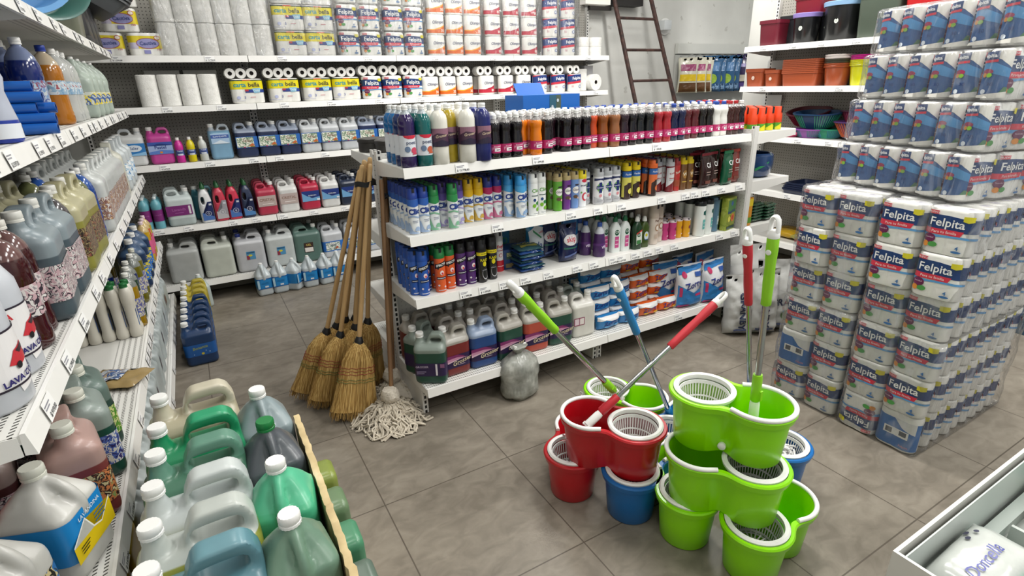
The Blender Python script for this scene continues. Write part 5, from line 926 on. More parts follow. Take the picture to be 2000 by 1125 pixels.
# lowest shelf
G = 'pale jugs on the lowest left shelf'
for i in range(15): lput(jugspec(MJ, '#b3bcbc', '#bfc7c6', .3, None, P('label', printed([('ell', .0, .12, .03, .045, '#8f8f96'), ('ell', .0, .12, .02, .032, '#6a4a48')], flat(-.079), 'label')) if i % 2 else None), 'bleach_jug', lab('pale grey-green jug', 'lowest shelf', 0, 'near end'), 'jug', -.455, 1.90 + .185 * i, .192, jit(.1), G)
for i in range(3): lput(jugspec(J5m, '#b59a12', '#c9b03a', .3), NJ, lab('yellow jug', 'lowest shelf', 0, 'near end'), 'jug', -.46, 1.30 + .2 * i, .192, 0, G)
# top shelf: basins and bins
zL1 = 1.937
def basin(r, h, c, ell=1.0):
    bm = bmesh.new(); n = 40; pr = [(r * .68, .0), (r * .72, .004), (r * .97, h - .006), (r * 1.06, h), (r * 1.06, h + .004), (r * .95, h + .001), (r * .70, .010), (r * .66, .008)]
    rings(bm, [[(q * math.cos(2 * PI * i / n), q * ell * math.sin(2 * PI * i / n), z) for i in range(n)] for q, z in pr]); return [P('basin', finish(bm, 'basin', M(c, .3, coat=.2), True, 60))]
def tub(w, d, h, c, c2=None, tap=.8, t=.004, rimw=.012, rough=.35, rh=.03):
    bm = bmesh.new(); R_ = lambda s, z, e=0: rrect(w * s + e, d * s + e, .03, z)
    rings(bm, [R_(tap, 0), R_(tap + .02, .006), R_(1 - rh * .3, h - rh), R_(1 - rh * .3, h - rh, rimw), R_(1, h, rimw), R_(1, h, -2 * t), R_(tap + .02, .01, -2 * t)], True, True, True); return [P('tub', finish(bm, 'tub', M(c, rough, coat=.15), True, 50))]
put(basin(.19, .13, '#6ea6dc'), 'plastic_basin', 'light blue plastic basin tilted on the top left shelf', 'basin', (-.50, 3.02, zL1 + .17), (1.25, 0, .35), 'plastic basins on the top left shelf')
put(basin(.20, .12, '#3f6a62', 1.0), 'plastic_basin', 'dark green plastic basin leaning on its edge, top left shelf', 'basin', (-.50, 3.38, zL1 + .19), (1.2, 0, .5), 'plastic basins on the top left shelf')
put(tub(.26, .26, .40, '#6f7262'), 'plastic_tub', 'tall olive plastic tub standing on the top left shelf', 'tub', (-.50, 3.98, zL1), 0)
for i, (y, c) in enumerate(((4.28, '#26272a'), (4.50, '#2c2d30'), (4.70, '#303236'))):
    put(tub(.24, .22, .36, c), 'plastic_bin', 'dark grey plastic bin leaning, %s of three on the top left shelf' % ORD[i], 'bin', (-.47, y, zL1 + .03), (-.12, .18, RZ), 'dark bins on the top left shelf')
for i in range(8): put(tub(.34, .30, .10, '#4a4d50', rimw=.03, rh=.012), 'plastic_tray', 'grey plastic tray, %s from below in the nested leaning stack' % ORD[i], 'tray', (-.42 + .012 * i, 4.72 + .012 * i, zL1 + .27 + .02 * i), (-.1, .55, RZ - 1.2), 'nested grey trays on the top left shelf')

# ================================================================ brooms, mops and the grey bag
def dirrot(a, b):
    """rotation that takes +z to the direction a->b"""
    return (Vector(b) - Vector(a)).to_track_quat('Z', 'Y')
def broom_meshes(seed):
    rnd = random.Random(seed); bm = bmesh.new()
    prof = [(.020, .016, .40), (.030, .026, .385), (.055, .040, .35), (.078, .045, .30), (.088, .044, .24), (.098, .042, .17), (.112, .044, .08), (.125, .048, .02)]
    n = 28; rs = []
    for a, b, z in prof: rs.append([(a * math.cos(2 * PI * i / n) * (1 + .04 * math.sin(9 * i)), b * math.sin(2 * PI * i / n) * (1 + .06 * math.cos(7 * i)), z) for i in range(n)])
    rings(bm, rs)
    for i in range(620):
        t = rnd.uniform(0, 2 * PI); rr = rnd.uniform(.6, 1.03); pts = []
        ln = rnd.uniform(-.035, .03); z0 = rnd.choice((.385, .35, .3, .2)); dv = rnd.uniform(-.05, .05)
        for a, b, z in prof + [(.13, .052, ln)]:
            if z <= z0: pts.append(Vector((a * rr * math.cos(t + dv * (.4 - z)), b * rr * 1.03 * math.sin(t + dv * (.4 - z)), z)))
        if len(pts) < 2: continue
        tube(bm, pts, .0011, 3, False)
    m1 = finish(bm, 'broom_head', shaded('straw'), True, 80)
    bm = bmesh.new()
    for z, c in ((.262, 0), (.245, 0), (.228, 0), (.198, 1), (.183, 1)):
        f = (.24 - z); a = .090 + f * .14 + .003; b = .046
        pts = [(a * math.cos(2 * PI * i / 40), b * math.sin(2 * PI * i / 40) + 0, z + .003 * math.sin(i * 1.9)) for i in range(41)]; tube(bm, pts, .0016, 4, False, c)
    m2 = finish(bm, 'stitching', [M('#8e3326', .7), M('#5d6b33', .7)])
    bm = bmesh.new(); lathe(bm, [(.018, .375), (.024, .378), (.024, .40), (.019, .412), (.015, .425)], 14); tube(bm, [(-.028, 0, .388), (.028, 0, .388)], .006, 6); m3 = finish(bm, 'collar', BLACK)
    return m1, m2, m3
bm = bmesh.new(); lathe(bm, [(.0125, .36), (.0125, .9), (.012, 1.0), (.0115, 0)] if 0 else [(.0125, .36), (.0128, .7), (.012, 1.0), (.0125, 1.33), (.011, 1.345), (.006, 1.35)], 12); HD = finish(bm, 'handle', shaded('pale_wood'))
bh = [broom_meshes(i) for i in (1, 2, 3)]
BR_ = [((.472, 2.60), (.745, 2.74, 1.26), .25, 'straw broom standing frontmost, its whole head in view'), ((.395, 2.79), (.705, 2.745, 1.27), .15, 'straw broom in the middle of the three front heads'), ((.325, 2.93), (.700, 2.77, 1.26), .0, 'straw broom farthest left, leaning to the right'), ((.40, 2.98), (.735, 2.785, 1.27), .4, 'straw broom behind the left one, red and green stitching'),
       ((.52, 2.84), (.725, 2.76, 1.29), .3, 'straw broom behind the frontmost one, head half hidden'), ((.56, 3.02), (.745, 2.80, 1.27), .5, 'straw broom farthest back in the bundle'), ((.62, 2.88), (.76, 2.79, 1.26), .7, 'straw broom at the right of the bundle, near the gondola end'), ((.50, 3.06), (.72, 2.80, 1.25), -.2, 'straw broom at the back left of the bundle')]
for i, ((bx, by), tp, tw, d) in enumerate(BR_):
    base = Vector((bx, by, .03)); q = dirrot(base, tp)
    t = thing('straw_broom', d, 'broom', base, 0, 'straw brooms leaning on the gondola end'); zz = (Vector(tp) - base).normalized(); xx = Vector((1, 0, 0)); xx = (xx - zz * xx.dot(zz)).normalized(); yy = zz.cross(xx)
    t.rotation_mode = 'QUATERNION'; t.rotation_quaternion = Matrix((xx, yy, zz)).transposed().to_quaternion() @ Matrix.Rotation((tw - .25) * .6, 4, 'Z').to_quaternion()
    a = bh[i % 3]; h = ob('broom_head', a[0], t); ob('stitching', a[1], h); ob('collar', a[2], t); ob('handle', HD, t, None, (0, 0, -.03))
def strap(name, label, c, r, z, n=24, w=.026, flat=.75, tail=None):
    bm = bmesh.new(); rings(bm, [[(q * math.cos(2 * PI * i / n), q * flat * math.sin(2 * PI * i / n), zz + .004 * math.sin(i)) for i in range(n)] for q, zz in ((r, -w / 2), (r + .003, -w / 2), (r + .003, w / 2), (r, w / 2))], True, False, False)
    if tail: tube(bm, tail, [.009, .008, .002], 5, True, 0)
    o = ob(name, finish(bm, name, M('#18181a', .5)), None, None, c, (0, 0, .1)); tag(o, label, 'strap')
strap('rubber_strap', 'black strap tied round the tops of the broom handles', (.724, 2.763, 1.215), .052, 0)
strap('rubber_strap', 'black strap tied round the two darker mop handles', (.826, 2.765, 1.145), .03, 0, flat=.8, tail=[(.0, -.025, 0), (-.03, -.04, -.01), (.035, -.035, .012)])
def mop_head(seed, n=170, spread=.17, zt=.10):
    rnd = random.Random(seed); bm = bmesh.new()
    lathe(bm, [(.012, .172), (.036, .168), (.05, .14), (.046, .11), (.03, .095), (.05, .085), (.08, .05), (.12, .01)], 18)
    for v in bm.verts: v.co += noise.noise_vector(v.co * 45) * .007
    k = finish(bm, 'mop_knot', M('#d8cfc0', .9, bump=.6, bscale=90)); bm = bmesh.new()
    for i in range(n):
        t = rnd.uniform(0, 2 * PI); r1 = spread * rnd.uniform(.25, 1) * (1.0 if math.cos(t - 4.0) > 0 else .75); pts = []
        for s in range(9):
            u = s / 8; r = .02 + (r1) * u; z = max(.006, .095 * (1 - u) ** .9 * rnd.uniform(.5, 1.15) + .02 * math.sin(PI * u) * rnd.uniform(.2, 1.2))
            tt = t + rnd.uniform(-.2, .2); pts.append((r * math.cos(tt) + rnd.uniform(-.008, .008), r * math.sin(tt) + rnd.uniform(-.008, .008), z))
        tube(bm, bez(pts, 2), .0055, 4, True)
    return k, finish(bm, 'yarn', M('#d6ccba', .95, bump=.5, bscale=220))
DH = bmesh.new(); lathe(DH, [(.012, .12), (.0125, .7), (.0125, 1.255), (.010, 1.26)], 12); DH = finish(DH, 'handle', shaded('dark_wood'))
for (x, y), tp, sd, sp_, nn, d in (((.65, 2.50), (.805, 2.745, 1.25), 4, .205, 420, 'cotton string mop in front, yarn fanned out over the floor'), ((.725, 2.70), (.835, 2.78, 1.26), 9, .13, 110, 'cotton string mop behind, against the gondola end')):
    k, yv = mop_head(sd, nn, sp_); b = Vector((x, y, 0)); t = thing('string_mop', d, 'mop', b, 0, 'string mops by the gondola end')
    ob('yarn', yv, t); kk = ob('mop_knot', k, t); h = ob('handle', DH, t); h.rotation_mode = 'QUATERNION'; h.rotation_quaternion = dirrot(b, tp)
bm = bmesh.new(); pr = [(.02, 0), (.10, .004), (.118, .03), (.112, .10), (.118, .17), (.105, .215), (.06, .25), (.026, .265), (.030, .275), (.05, .30)]
n = 36; rings(bm, [[(q * math.cos(2 * PI * i / n) * 1.05, q * .8 * math.sin(2 * PI * i / n), z) for i in range(n)] for q, z in pr])
bmesh.ops.subdivide_edges(bm, edges=list(bm.edges), cuts=1); crumple(bm, .011, 16, 3); crumple(bm, .004, 45, 5)
for v in bm.verts: v.co.z = max(v.co.z, .0)
BG = finish(bm, 'bag', shaded('grey_bag'), True, 80)
bm = bmesh.new(); tube(bm, bez([(0, 0, .27), (-.03, .0, .30), (-.055, -.01, .325)], 4), [.012, .012, .012, .012, .010, .008, .007, .006, .004][:9], 6, flat=.5); tube(bm, bez([(0, 0, .27), (.04, .0, .29), (.05, 0, .305)], 4), [.012, .013, .013, .013, .014, .014, .013, .012, .008], 6, flat=.5); KN = finish(bm, 'knotted_ears', M('#e3e3e0', .4))
put([P('bag', BG), P('knotted_ears', KN)], 'tied_plastic_bag', 'tied grey plastic bag standing on the floor by the bottom shelf', 'bag', (1.355, 2.335, 0), .25)

# ================================================================ spin mop buckets
R1, R2, SPN, BH = .110, .108, .185, .205
def outline(s=1.0, grow=0.0, n=96, only=None):
    c1 = (-SPN / 2, 0); c2 = (SPN / 2, 0); out = []
    for i in range(n):
        a = 2 * PI * i / n; lo, hi = 0, .4
        for _ in range(22):
            m = (lo + hi) / 2; x, y = m * math.cos(a), m * math.sin(a)
            d1 = math.hypot(x - c1[0], y) - R1 * s; d2 = math.hypot(x - c2[0], y) - R2 * s; kk = .055
            h = max(kk - abs(d1 - d2), 0) / kk; d = min(d1, d2) - h * h * kk * .25 - grow
            if d < 0: lo = m
            else: hi = m
        out.append((lo * math.cos(a), lo * math.sin(a)))
    return out
def bucket_meshes():
    bm = bmesh.new(); T = lambda s, g, z: [(x, y, z) for x, y in outline(s, g)]
    rings(bm, [T(.80, 0, 0), T(.845, 0, .006), T(.93, 0, BH * .55), T(.965, 0, BH - .035), T(.975, .001, BH - .034), T(1.0, .009, BH - .028), T(1.02, .012, BH - .006), T(1.0, .010, BH), T(.975, .002, BH), T(.96, .0, BH - .012), T(.92, -.002, BH * .55), T(.84, -.002, .010)])
    body = finish(bm, 'bucket_body', WHITE, True, 35)
    # white bail lying round the open lobe (the +x lobe)
    o = outline(1.0, .006); pts = [(x, y, BH + .004) for x, y in o if x > .012]
    up = sorted([p for p in pts if p[1] >= 0], key=lambda p: math.atan2(p[1], p[0])); dn = sorted([p for p in pts if p[1] < 0], key=lambda p: math.atan2(p[1], p[0]))
    path = [p for p in (dn + up)]; bm = bmesh.new(); tube(bm, path, .0085, 10); bail = finish(bm, 'bail_handle', CAPW)
    # white strainer basket in the -x lobe
    bm = bmesh.new(); n = 48; r = .096; zb = BH - .105; mx = -SPN / 2
    lathe(bm, [(r + .010, BH - .006), (r + .012, BH + .005), (r + .006, BH + .010), (r - .006, BH + .008), (r - .008, BH - .004), (r - .004, BH - .012), (r + .006, BH - .012)], 48, 0, False, False, mx)
    for zt, zb_, w_ in ((BH - .012, BH - .026, 0), (BH - .070, BH - .075, 0), (zb + .006, zb - .002, 0)):
        rr = r - .006 - (BH - zt) * .16; lathe(bm, [(rr, zt), (rr - .001, zb_), (rr - .004, zb_), (rr - .003, zt), (rr, zt)], 48, 0, False, False, mx)
    for i in range(n):
        a = 2 * PI * (i + .5) / n; dx, dy = math.cos(a), math.sin(a); tn = (-dy * .0019, dx * .0019)
        ra, rb = r - .008, r - .023
        rings(bm, [[(mx + dx * q + s * tn[0], dy * q + s * tn[1], z) for q, s in ((rad, 1), (rad, -1), (rad - .002, -1), (rad - .002, 1))] for rad, z in ((ra, BH - .02), (rb, zb))])
        if i % 2 == 0: rings(bm, [[(mx + dx * q + s * tn[0] * 1.3, dy * q + s * tn[1] * 1.3, z) for z, s in ((zb, 1), (zb, -1), (zb - .003, -1), (zb - .003, 1))] for q in (rb, .034)])
    lathe(bm, [(.036, zb), (.036, zb + .004), (.014, zb + .006), (.012, zb + .022), (.004, zb + .025)], 20, ox=mx); lathe(bm, [(.060, zb + .001), (.060, zb - .003), (.064, zb - .003), (.064, zb + .001)], 30, 0, False, False, ox=mx)
    bk = finish(bm, 'strainer_basket', CAPW, True, 40)
    bm = bmesh.new(); lathe(bm, [(r - .006, BH - .02), (r - .010, BH - .12), (.02, BH - .125)], 40, 0, False, True, mx)
    shell = finish(bm, 'basket_shell', CAPW)
    bm = bmesh.new(); mwx = .0; yy = -min(abs(y) for x, y in outline(.90, 0) if abs(x) < .02)
    k = 16; rings(bm, [[(q * math.cos(2 * PI * i / k), yy + .006 - e, .034 + q * math.sin(2 * PI * i / k)) for i in range(k)] for q, e in ((.014, -.0), (.014, .012), (.009, .016))], True, True, True, 0)
    plug = finish(bm, 'drain_plug', CAPW)
    return body, bail, bk, shell, plug
BK = bucket_meshes()
def spinbucket(label, c, z, d, col, shellc=None):
    """c: centre on plan, d: direction from the basket lobe to the open lobe"""
    t = thing('spin_mop_bucket', label, 'mop bucket', (c[0], c[1], z), math.atan2(d[1], d[0]), 'two-lobed spin mop buckets piled on the floor')
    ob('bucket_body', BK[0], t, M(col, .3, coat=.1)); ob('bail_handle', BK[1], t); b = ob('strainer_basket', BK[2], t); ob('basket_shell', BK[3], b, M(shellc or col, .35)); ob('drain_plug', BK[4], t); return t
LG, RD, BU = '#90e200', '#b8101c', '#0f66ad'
Z1, Z2, Z3 = 0, .198, .396
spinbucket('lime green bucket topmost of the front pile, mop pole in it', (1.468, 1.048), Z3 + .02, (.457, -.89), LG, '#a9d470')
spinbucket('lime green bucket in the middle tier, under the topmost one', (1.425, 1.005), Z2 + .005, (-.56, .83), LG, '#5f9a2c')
spinbucket('lime green bucket on the floor, front left under the pile', (1.43, 1.18), Z1, (.62, .78), LG)
spinbucket('lime green bucket on the floor nearest the camera', (1.545, .885), Z1, (.985, .16), LG)
spinbucket('red bucket on top of the left pile with red pole', (1.235, 1.40), Z2 + .005, (-.56, .83), RD, '#c9a0a2')
spinbucket('red bucket on the floor at the far left of the pile', (1.215, 1.60), Z1, (.75, .66), RD)
spinbucket('blue bucket on the floor between the red and green ones', (1.36, 1.355), Z1, (.9, .44), BU)
spinbucket('blue bucket on the floor at the right behind the green pile', (1.852, 1.160), Z1, (-.8, .6), BU)
spinbucket('blue bucket on the floor hidden behind the front pile', (1.69, 1.44), Z1, (.98, .2), BU)
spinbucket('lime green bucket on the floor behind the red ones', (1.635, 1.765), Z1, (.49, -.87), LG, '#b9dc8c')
def yarn_tuft(n, r, seed, col='#e6e3e1', h=.045):
    rnd = random.Random(seed); bm = bmesh.new()
    for i in range(n):
        a = rnd.uniform(0, 2 * PI); q = r * rnd.uniform(0, .9); p = Vector((q * math.cos(a), q * math.sin(a), rnd.uniform(.005, h * .6))); pts = [p]
        for s in range(4): p = p + Vector((rnd.uniform(-1, 1), rnd.uniform(-1, 1), rnd.uniform(-.5, .7))) * .016; p.z = max(.004, min(h, p.z)); pts.append(p)
        tube(bm, bez(pts, 3), .0042, 5)
    return finish(bm, 'folded_mop', M(col, .9, bump=.4, bscale=200))
o = ob('folded_mop', yarn_tuft(60, .05, 1, '#e3c3c8', .06), None, None, (1.150, 1.525, Z2 + .06)); tag(o, 'pinkish folded mop head lying in the upper red bucket', 'mop')
o = ob('folded_mop', yarn_tuft(90, .075, 2, '#e6e5e3', .07), None, None, (1.926, 1.104, .135)); tag(o, 'white mop head filling the basket of the right blue bucket', 'mop')
for (x, y, z), d in (((1.545, 1.925, .10), 'white pieces lying in the green bucket behind, basket side'), ((1.68, 1.69, .015), 'white pieces lying in the open lobe of the rear green bucket')):
    o = ob('folded_mop', yarn_tuft(26, .045, int(x * 100)), None, None, (x, y, z)); tag(o, d, 'mop')
def pole(label, bot, top, col, glen=.30, joint=.10):
    L = (Vector(top) - Vector(bot)).length; t = thing('mop_pole', label, 'mop pole', bot, 0, 'steel mop poles standing in the buckets'); t.rotation_mode = 'QUATERNION'; t.rotation_quaternion = dirrot(bot, top)
    bm = bmesh.new(); lathe(bm, [(.0105, joint * .6), (.0105, L - glen * 1.0), ], 16); lathe(bm, [(.0085, L - glen * 1.35), (.0085, L - .05)], 12); ob('steel_tube', finish(bm, 'steel_tube', CHROME), t)
    bm = bmesh.new(); g0 = L - .045 - glen; pr = [(.013, g0), (.0155, g0 + .004), (.0150, g0 + .03), (.0165, g0 + glen * .35), (.0150, g0 + glen * .6), (.0175, g0 + glen * .8), (.0175, g0 + glen - .004), (.016, g0 + glen)]
    n = 24; rings(bm, [[(r * (1 + (.05 if i % 3 == 0 else 0)) * math.cos(2 * PI * i / n), r * (1 + (.05 if i % 3 == 0 else 0)) * math.sin(2 * PI * i / n), z) for i in range(n)] for r, z in pr]); g = ob('grip', finish(bm, 'grip', M(col, .5)), t)
    bm = bmesh.new(); lathe(bm, [(.0085, 0), (.0085, .003), (.006, .004)], 14); ob('grip_button', finish(bm, 'grip_button', CAPW), g, None, (0, -.0165, L - .09), (PI / 2, 0, 0))
    bm = bmesh.new(); z = L - .047; lathe(bm, [(.0178, z), (.0185, z + .004), (.018, z + .016), (.013, z + .024)], 18)
    tube(bm, bez([(-.0118, 0, z + .010), (-.0125, 0, z + .035), (-.009, 0, z + .058), (0, 0, z + .066), (.009, 0, z + .058), (.0125, 0, z + .035), (.0118, 0, z + .010)], 4), .0056, 8, flat=1.9); ob('hanging_loop', finish(bm, 'hanging_loop', CAPW), t)
    bm = bmesh.new(); lathe(bm, [(.014, joint * .55), (.017, joint * .6), (.0165, joint * 1.25), (.0145, joint * 1.35)], 18); box(bm, .008, .022, -.006, .006, joint * .62, joint * .9); ob('lower_clip', finish(bm, 'lower_clip', M(col, .4)), t)
    bm = bmesh.new(); lathe(bm, [(.016, -.005), (.017, .0), (.0165, joint * .45), (.012, joint * .62)], 16); box(bm, -.02, .02, -.008, .008, -.012, .0); ob('white_joint', finish(bm, 'white_joint', CAPW), t)
pole('lime green gripped mop pole standing upright in the topmost bucket', (1.500, .975, Z3 + .165), (1.455, .972, 1.262), '#8ccc1c', .225, .13)
pole('red gripped mop pole standing upright behind the topmost bucket', (1.955, 1.27, .12), (1.715, 1.25, 1.13), '#b8202e', .27)
pole('red gripped mop pole slanting up to the right from the red bucket', (1.135, 1.425, Z2 + .205), (1.755, 1.355, .832), '#bd2531', .26, .12)
pole('blue gripped mop pole leaning left behind the red one', (1.74, 1.53, .12), (1.262, 1.45, .975), '#2080c0', .26)
pole('lime green gripped mop pole leaning far to the left', (1.315, 1.455, .455), (.795, 1.405, 1.065), '#8ccc1c', .235, .10)

# ================================================================ the block of bulk toilet paper
SX, SY = 2.60, .875; GP = 'blue and white toilet paper packs stacked in the big block'
wh = 'big paper block'
for r in range(6):
    cn = r % 2
    for c in range(4):          # front face looks toward -x: columns along y, left in view is far
        s = FP
        if (r, c) == (0, 3) or (r, c) == (1, 0): s = FB
        if (r, c) == (0, 2): s = FF
        yy = SY + .09 + .176 * (3 - c) + (.03 if c < 2 else 0) + jit(.004); xx = SX + .045 - .012 * (r > 3) + jit(.004) - .01 * (c > 1)
        put(s, NP, '%s paper pack, %s from left, tier %s of the big block' % ('upside-down' if s is FF else 'plain blue' if s is FB else 'blue and white', ORD[c], ['one from the floor', 'two', 'three', 'four', 'five', 'six at the top'][r].split()[0]), KP, (xx, yy, .004 + .192 * r), -PI / 2 + jit(.05), GP)
    for c in range(1, 9):       # right face looks toward -y
        put(FP if r % 1 == 0 else FB, NP, 'narrow side of a paper pack, %s from the corner, side tier %s' % (ORD[c - 1], ['one', 'two', 'three', 'four', 'five', 'six'][r]), KP, (SX + .045 + .0925 * c + jit(.003), SY + .09 + jit(.004), .004 + .192 * r), -PI / 2 + jit(.04), GP)
for c in range(3):
    for k in range(1, 9): put(FP, NP, 'paper pack top in the flat upper layer, row %s, %s from front' % (['one', 'two', 'three'][c], ORD[k - 1]), KP, (SX + .045 + .0925 * k, SY + .09 + .176 * (c + 1) + (.03 if c else 0), .004 + .192 * 5), -PI / 2, GP)
WF = film(.10, scale=13)
for i, (y0, y1, z0, z1) in enumerate(((.865, 1.235, 0, .575), (.865, 1.235, .578, 1.16), (1.245, 1.62, 0, .575), (1.245, 1.62, .578, 1.16))):
    o = ob('clear_wrap', wrapbox(.90, y1 - y0, z1 - z0, i + 30, .009, WF), None, None, (SX + .435, (y0 + y1) / 2, z0)); tag(o, ['lower right', 'upper right', 'lower left', 'upper left'][i] + ' clear bulk bag round packs of the big paper block', 'plastic wrap')
# upper tier of bulk packs turned a little, their blue sides showing
A = math.radians(-13); UX, UY = 2.66, .98
def up_(a, b): return (UX + a * math.cos(A) - b * math.sin(A), UY + a * math.sin(A) + b * math.cos(A))
for r in range(4):
    ins = .032 * r
    for c in range(6):
        for k in range(4 if c == 0 else 1):
            x, y = up_(.092 + .178 * k + ins, .05 + .104 * c)
            put(FS if k == 0 else FP, NP, ('blue-sided paper pack, %s from front, upper tier %s' % (ORD[c], ['one', 'two', 'three', 'four'][r])) if k == 0 else 'paper pack facing the aisle right of the corner, %s, upper tier %s' % (ORD[k], ['one', 'two', 'three', 'four'][r]), KP, (x, y, 1.164 + .196 * r), A, 'bulk packs stacked on the big paper block')
for r in range(4):
    x, y = up_(.37 + .032 * r, .312); me = wrapbox(.76, .645, .194, r + 50, .007, WF, .02)
    o = ob('clear_wrap', me, None, None, (x, y, 1.164 + .196 * r), (0, 0, A)); tag(o, 'clear film round the %s layer of the upper paper tier' % ORD[r], 'plastic wrap')

# ================================================================ the aisle pile of big jugs
G = 'big jugs standing in two files in the aisle'; zA = .50
big = [(1.045, '#5e8b97', '#6f9aa5', .3, 'blue-grey'), (1.175, '#8f933a', '#c2c8c2', .222, 'yellow liquid'), (1.318, '#c9d0cf', '#d0d7d5', .3, 'frosted white'), (1.46, '#4f8068', '#659480', .24, 'grey-green'), (1.595, '#1f8f5e', '#2fa272', .3, 'bright green'), (1.775, '#bdb59a', '#cdc6b0', .24, 'cream')]
for y, c, a, l, nm in big:
    put(jugspec(JB, c, a, l, None, None, CAPL), 'ten_litre_jug', 'broad %s jug with long grip in the left file of the aisle' % nm, 'jug', (-.163, y, zA), jit(.03) + .04, G)
for y, c, a, nm, cp in ((1.045, '#6f8f7a', '#7a9a86', 'pale sage green', None), (1.25, '#4fb88a', '#5cc096', 'mint green', None), (1.45, '#54595f', '#5f646a', 'dark grey', '#167a3c'), (1.645, '#8f9ea2', '#9aa8ab', 'light grey', None)):
    put(jugspec(MJ, c, a, .28 if nm != 'mint green' else .2, cp, None, CAPL), 'five_litre_jug', '%s jug with centred cap in the right file of the aisle' % nm, 'jug', (.022, y, zA + .012), jit(.15), G)
bm = bmesh.new()
rings(bm, [rrect(.23, .98, .02, 0), rrect(.23, .98, .02, .49)]); TB_ = finish(bm, 'carton', shaded('cardboard'), True)
put([P('carton', TB_), P('top_board', (lambda b: (box(b, -.115, .30, -.48, .48, .49, .499), finish(b, 'top_board', shaded('cardboard'), False))[1])(bmesh.new()))], 'cardboard_box', 'large cardboard box on the floor under the aisle jugs', 'box', (-.19, 1.41, 0))
bm = bmesh.new(); n = 46; rows = []
for i in range(n + 1):
    y = .86 + .76 * i / n; zt = .70 + .012 * noise.noise(Vector((y * 30, 0, 0))) + .008 * noise.noise(Vector((y * 90, 0, 0))); xo = .112 + .004 * noise.noise(Vector((y * 40, 3, 0)))
    rows.append([(xo, y, .50), (xo + .002, y, zt - .02), (xo + .014, y, zt - .003), (xo + .012, y, zt), (xo - .004, y, zt - .001), (xo - .004, y, .50)])
rings(bm, rows); o = ob('torn_cardboard', finish(bm, 'torn_cardboard', shaded('cardboard'), True, 60)); tag(o, 'torn cardboard side wall along the right file of aisle jugs', 'cardboard')
bm = bmesh.new(); rings(bm, [rrect(.26, .98, .02, 0), rrect(.26, .98, .02, .30)])
put([P('carton', finish(bm, 'carton', shaded('cardboard'), True))], 'cardboard_box', 'lower cardboard box on the floor under the lying jugs', 'box', (.065, 1.41, 0))
for i, (y, c, nm) in enumerate(((1.66, '#8c9a4a', 'olive green'), (1.50, '#6f8a66', 'sage green'), (1.33, '#4f8f6c', 'green'), (1.16, '#5f7266', 'grey-green'), (1.00, '#20264a', 'navy'))):
    put(jugspec(JS, c, c, .3, None, None), NJ, '%s jug lying on its side, %s from the back beside the cardboard' % (nm, ORD[i]), 'jug', (.205, y, .368), (PI / 2, 0, -PI / 2) if 0 else (0, -PI / 2, 0), 'jugs lying on the lower cardboard box')

# ================================================================ the low counter at the lower right
cw = M('#e3e6e2', .35); CX, CY, CZ = .905, .292, .90
t = thing('display_counter', 'white display counter with raised rim, lower right corner', 'counter', (CX, CY, 0))
bm = bmesh.new(); box(bm, .008, 1.6, -.9, -.008, .0, .755); ob('cabinet', finish(bm, 'cabinet', M('#b9bcb8', .5), False), t)
bm = bmesh.new(); box(bm, .016, 1.58, -.88, -.016, .756, .768); ob('inner_floor', finish(bm, 'inner_floor', M('#a3a8a3', .4), False), t)
bm = bmesh.new(); rings(bm, [[(1.6, .002, z), (-.002, .002, z), (-.002, -.9, z), (.004, -.9, z), (.004, -.004, z), (1.6, -.004, z)] for z in (.70, .902)]); ob('rim', finish(bm, 'rim', M('#d9d7d0', .4), False), t)
bm = bmesh.new(); rings(bm, [[(1.6, -.011, z), (.011, -.011, z), (.011, -.9, z), (.0135, -.9, z), (.0135, -.0135, z), (1.6, -.0135, z)] for z in (.769, .892)]); ob('inner_wall', finish(bm, 'inner_wall', M('#c3c9c4', .4), False), t)
bm = bmesh.new(); box(bm, .022, .07, -.9, -.022, .77, .80); box(bm, .07, 1.58, -.045, -.022, .77, .80); ob('shaded_step', finish(bm, 'shaded_step', M('#aab3ad', .4), False), t)  # tray step; its grey-green tone carries the shadow band under the inner wall
bm = bmesh.new(); box(bm, .380, .388, -.88, -.05, .769, .803); ob('divider', finish(bm, 'divider', M('#c3c9c4', .4), False), t)
dn = pouch(.21, .06, .105, '#c6cac5', [('text', 'Doncella', -.022, .048, .030, '#4a4f9a', 0, .01, .25), ('ell', .02, .088, .006, .004, '#3a3a52'), ('ell', .035, .096, .006, .004, '#3a3a52'), ('ell', .048, .086, .005, .004, '#3a3a52')], 4, False)
dg = pouch(.20, .07, .13, '#2aa37c', [('rect', -.06, .03, .06, .06, '#1f8a68')], 6, False); dw = pouch(.22, .08, .13, '#e3dfd6', [('rect', -.05, .05, .0, .07, '#b9a9c0')], 8, False)
for s, (x, y, z), r, d in ((dn, (CX + .178, CY - .060, .832), .02, 'white hygiene pack with purple lettering, in the counter tray'), (dg, (CX + .30, CY - .23, .792), .2, 'green pack beside the white pack in the counter tray'), (dw, (CX + .50, CY - .13, .80), .5, 'cream white pack in the second compartment of the counter'), (dg, (CX + .60, CY - .10, .84), .3, 'green pack at the back of the second counter compartment')):
    put(s, 'hygiene_pack', d, 'pack', (x + .065 * math.sin(r), y - .065 * math.cos(r), z), (-PI / 2, 0, r), 'hygiene packs in the counter')

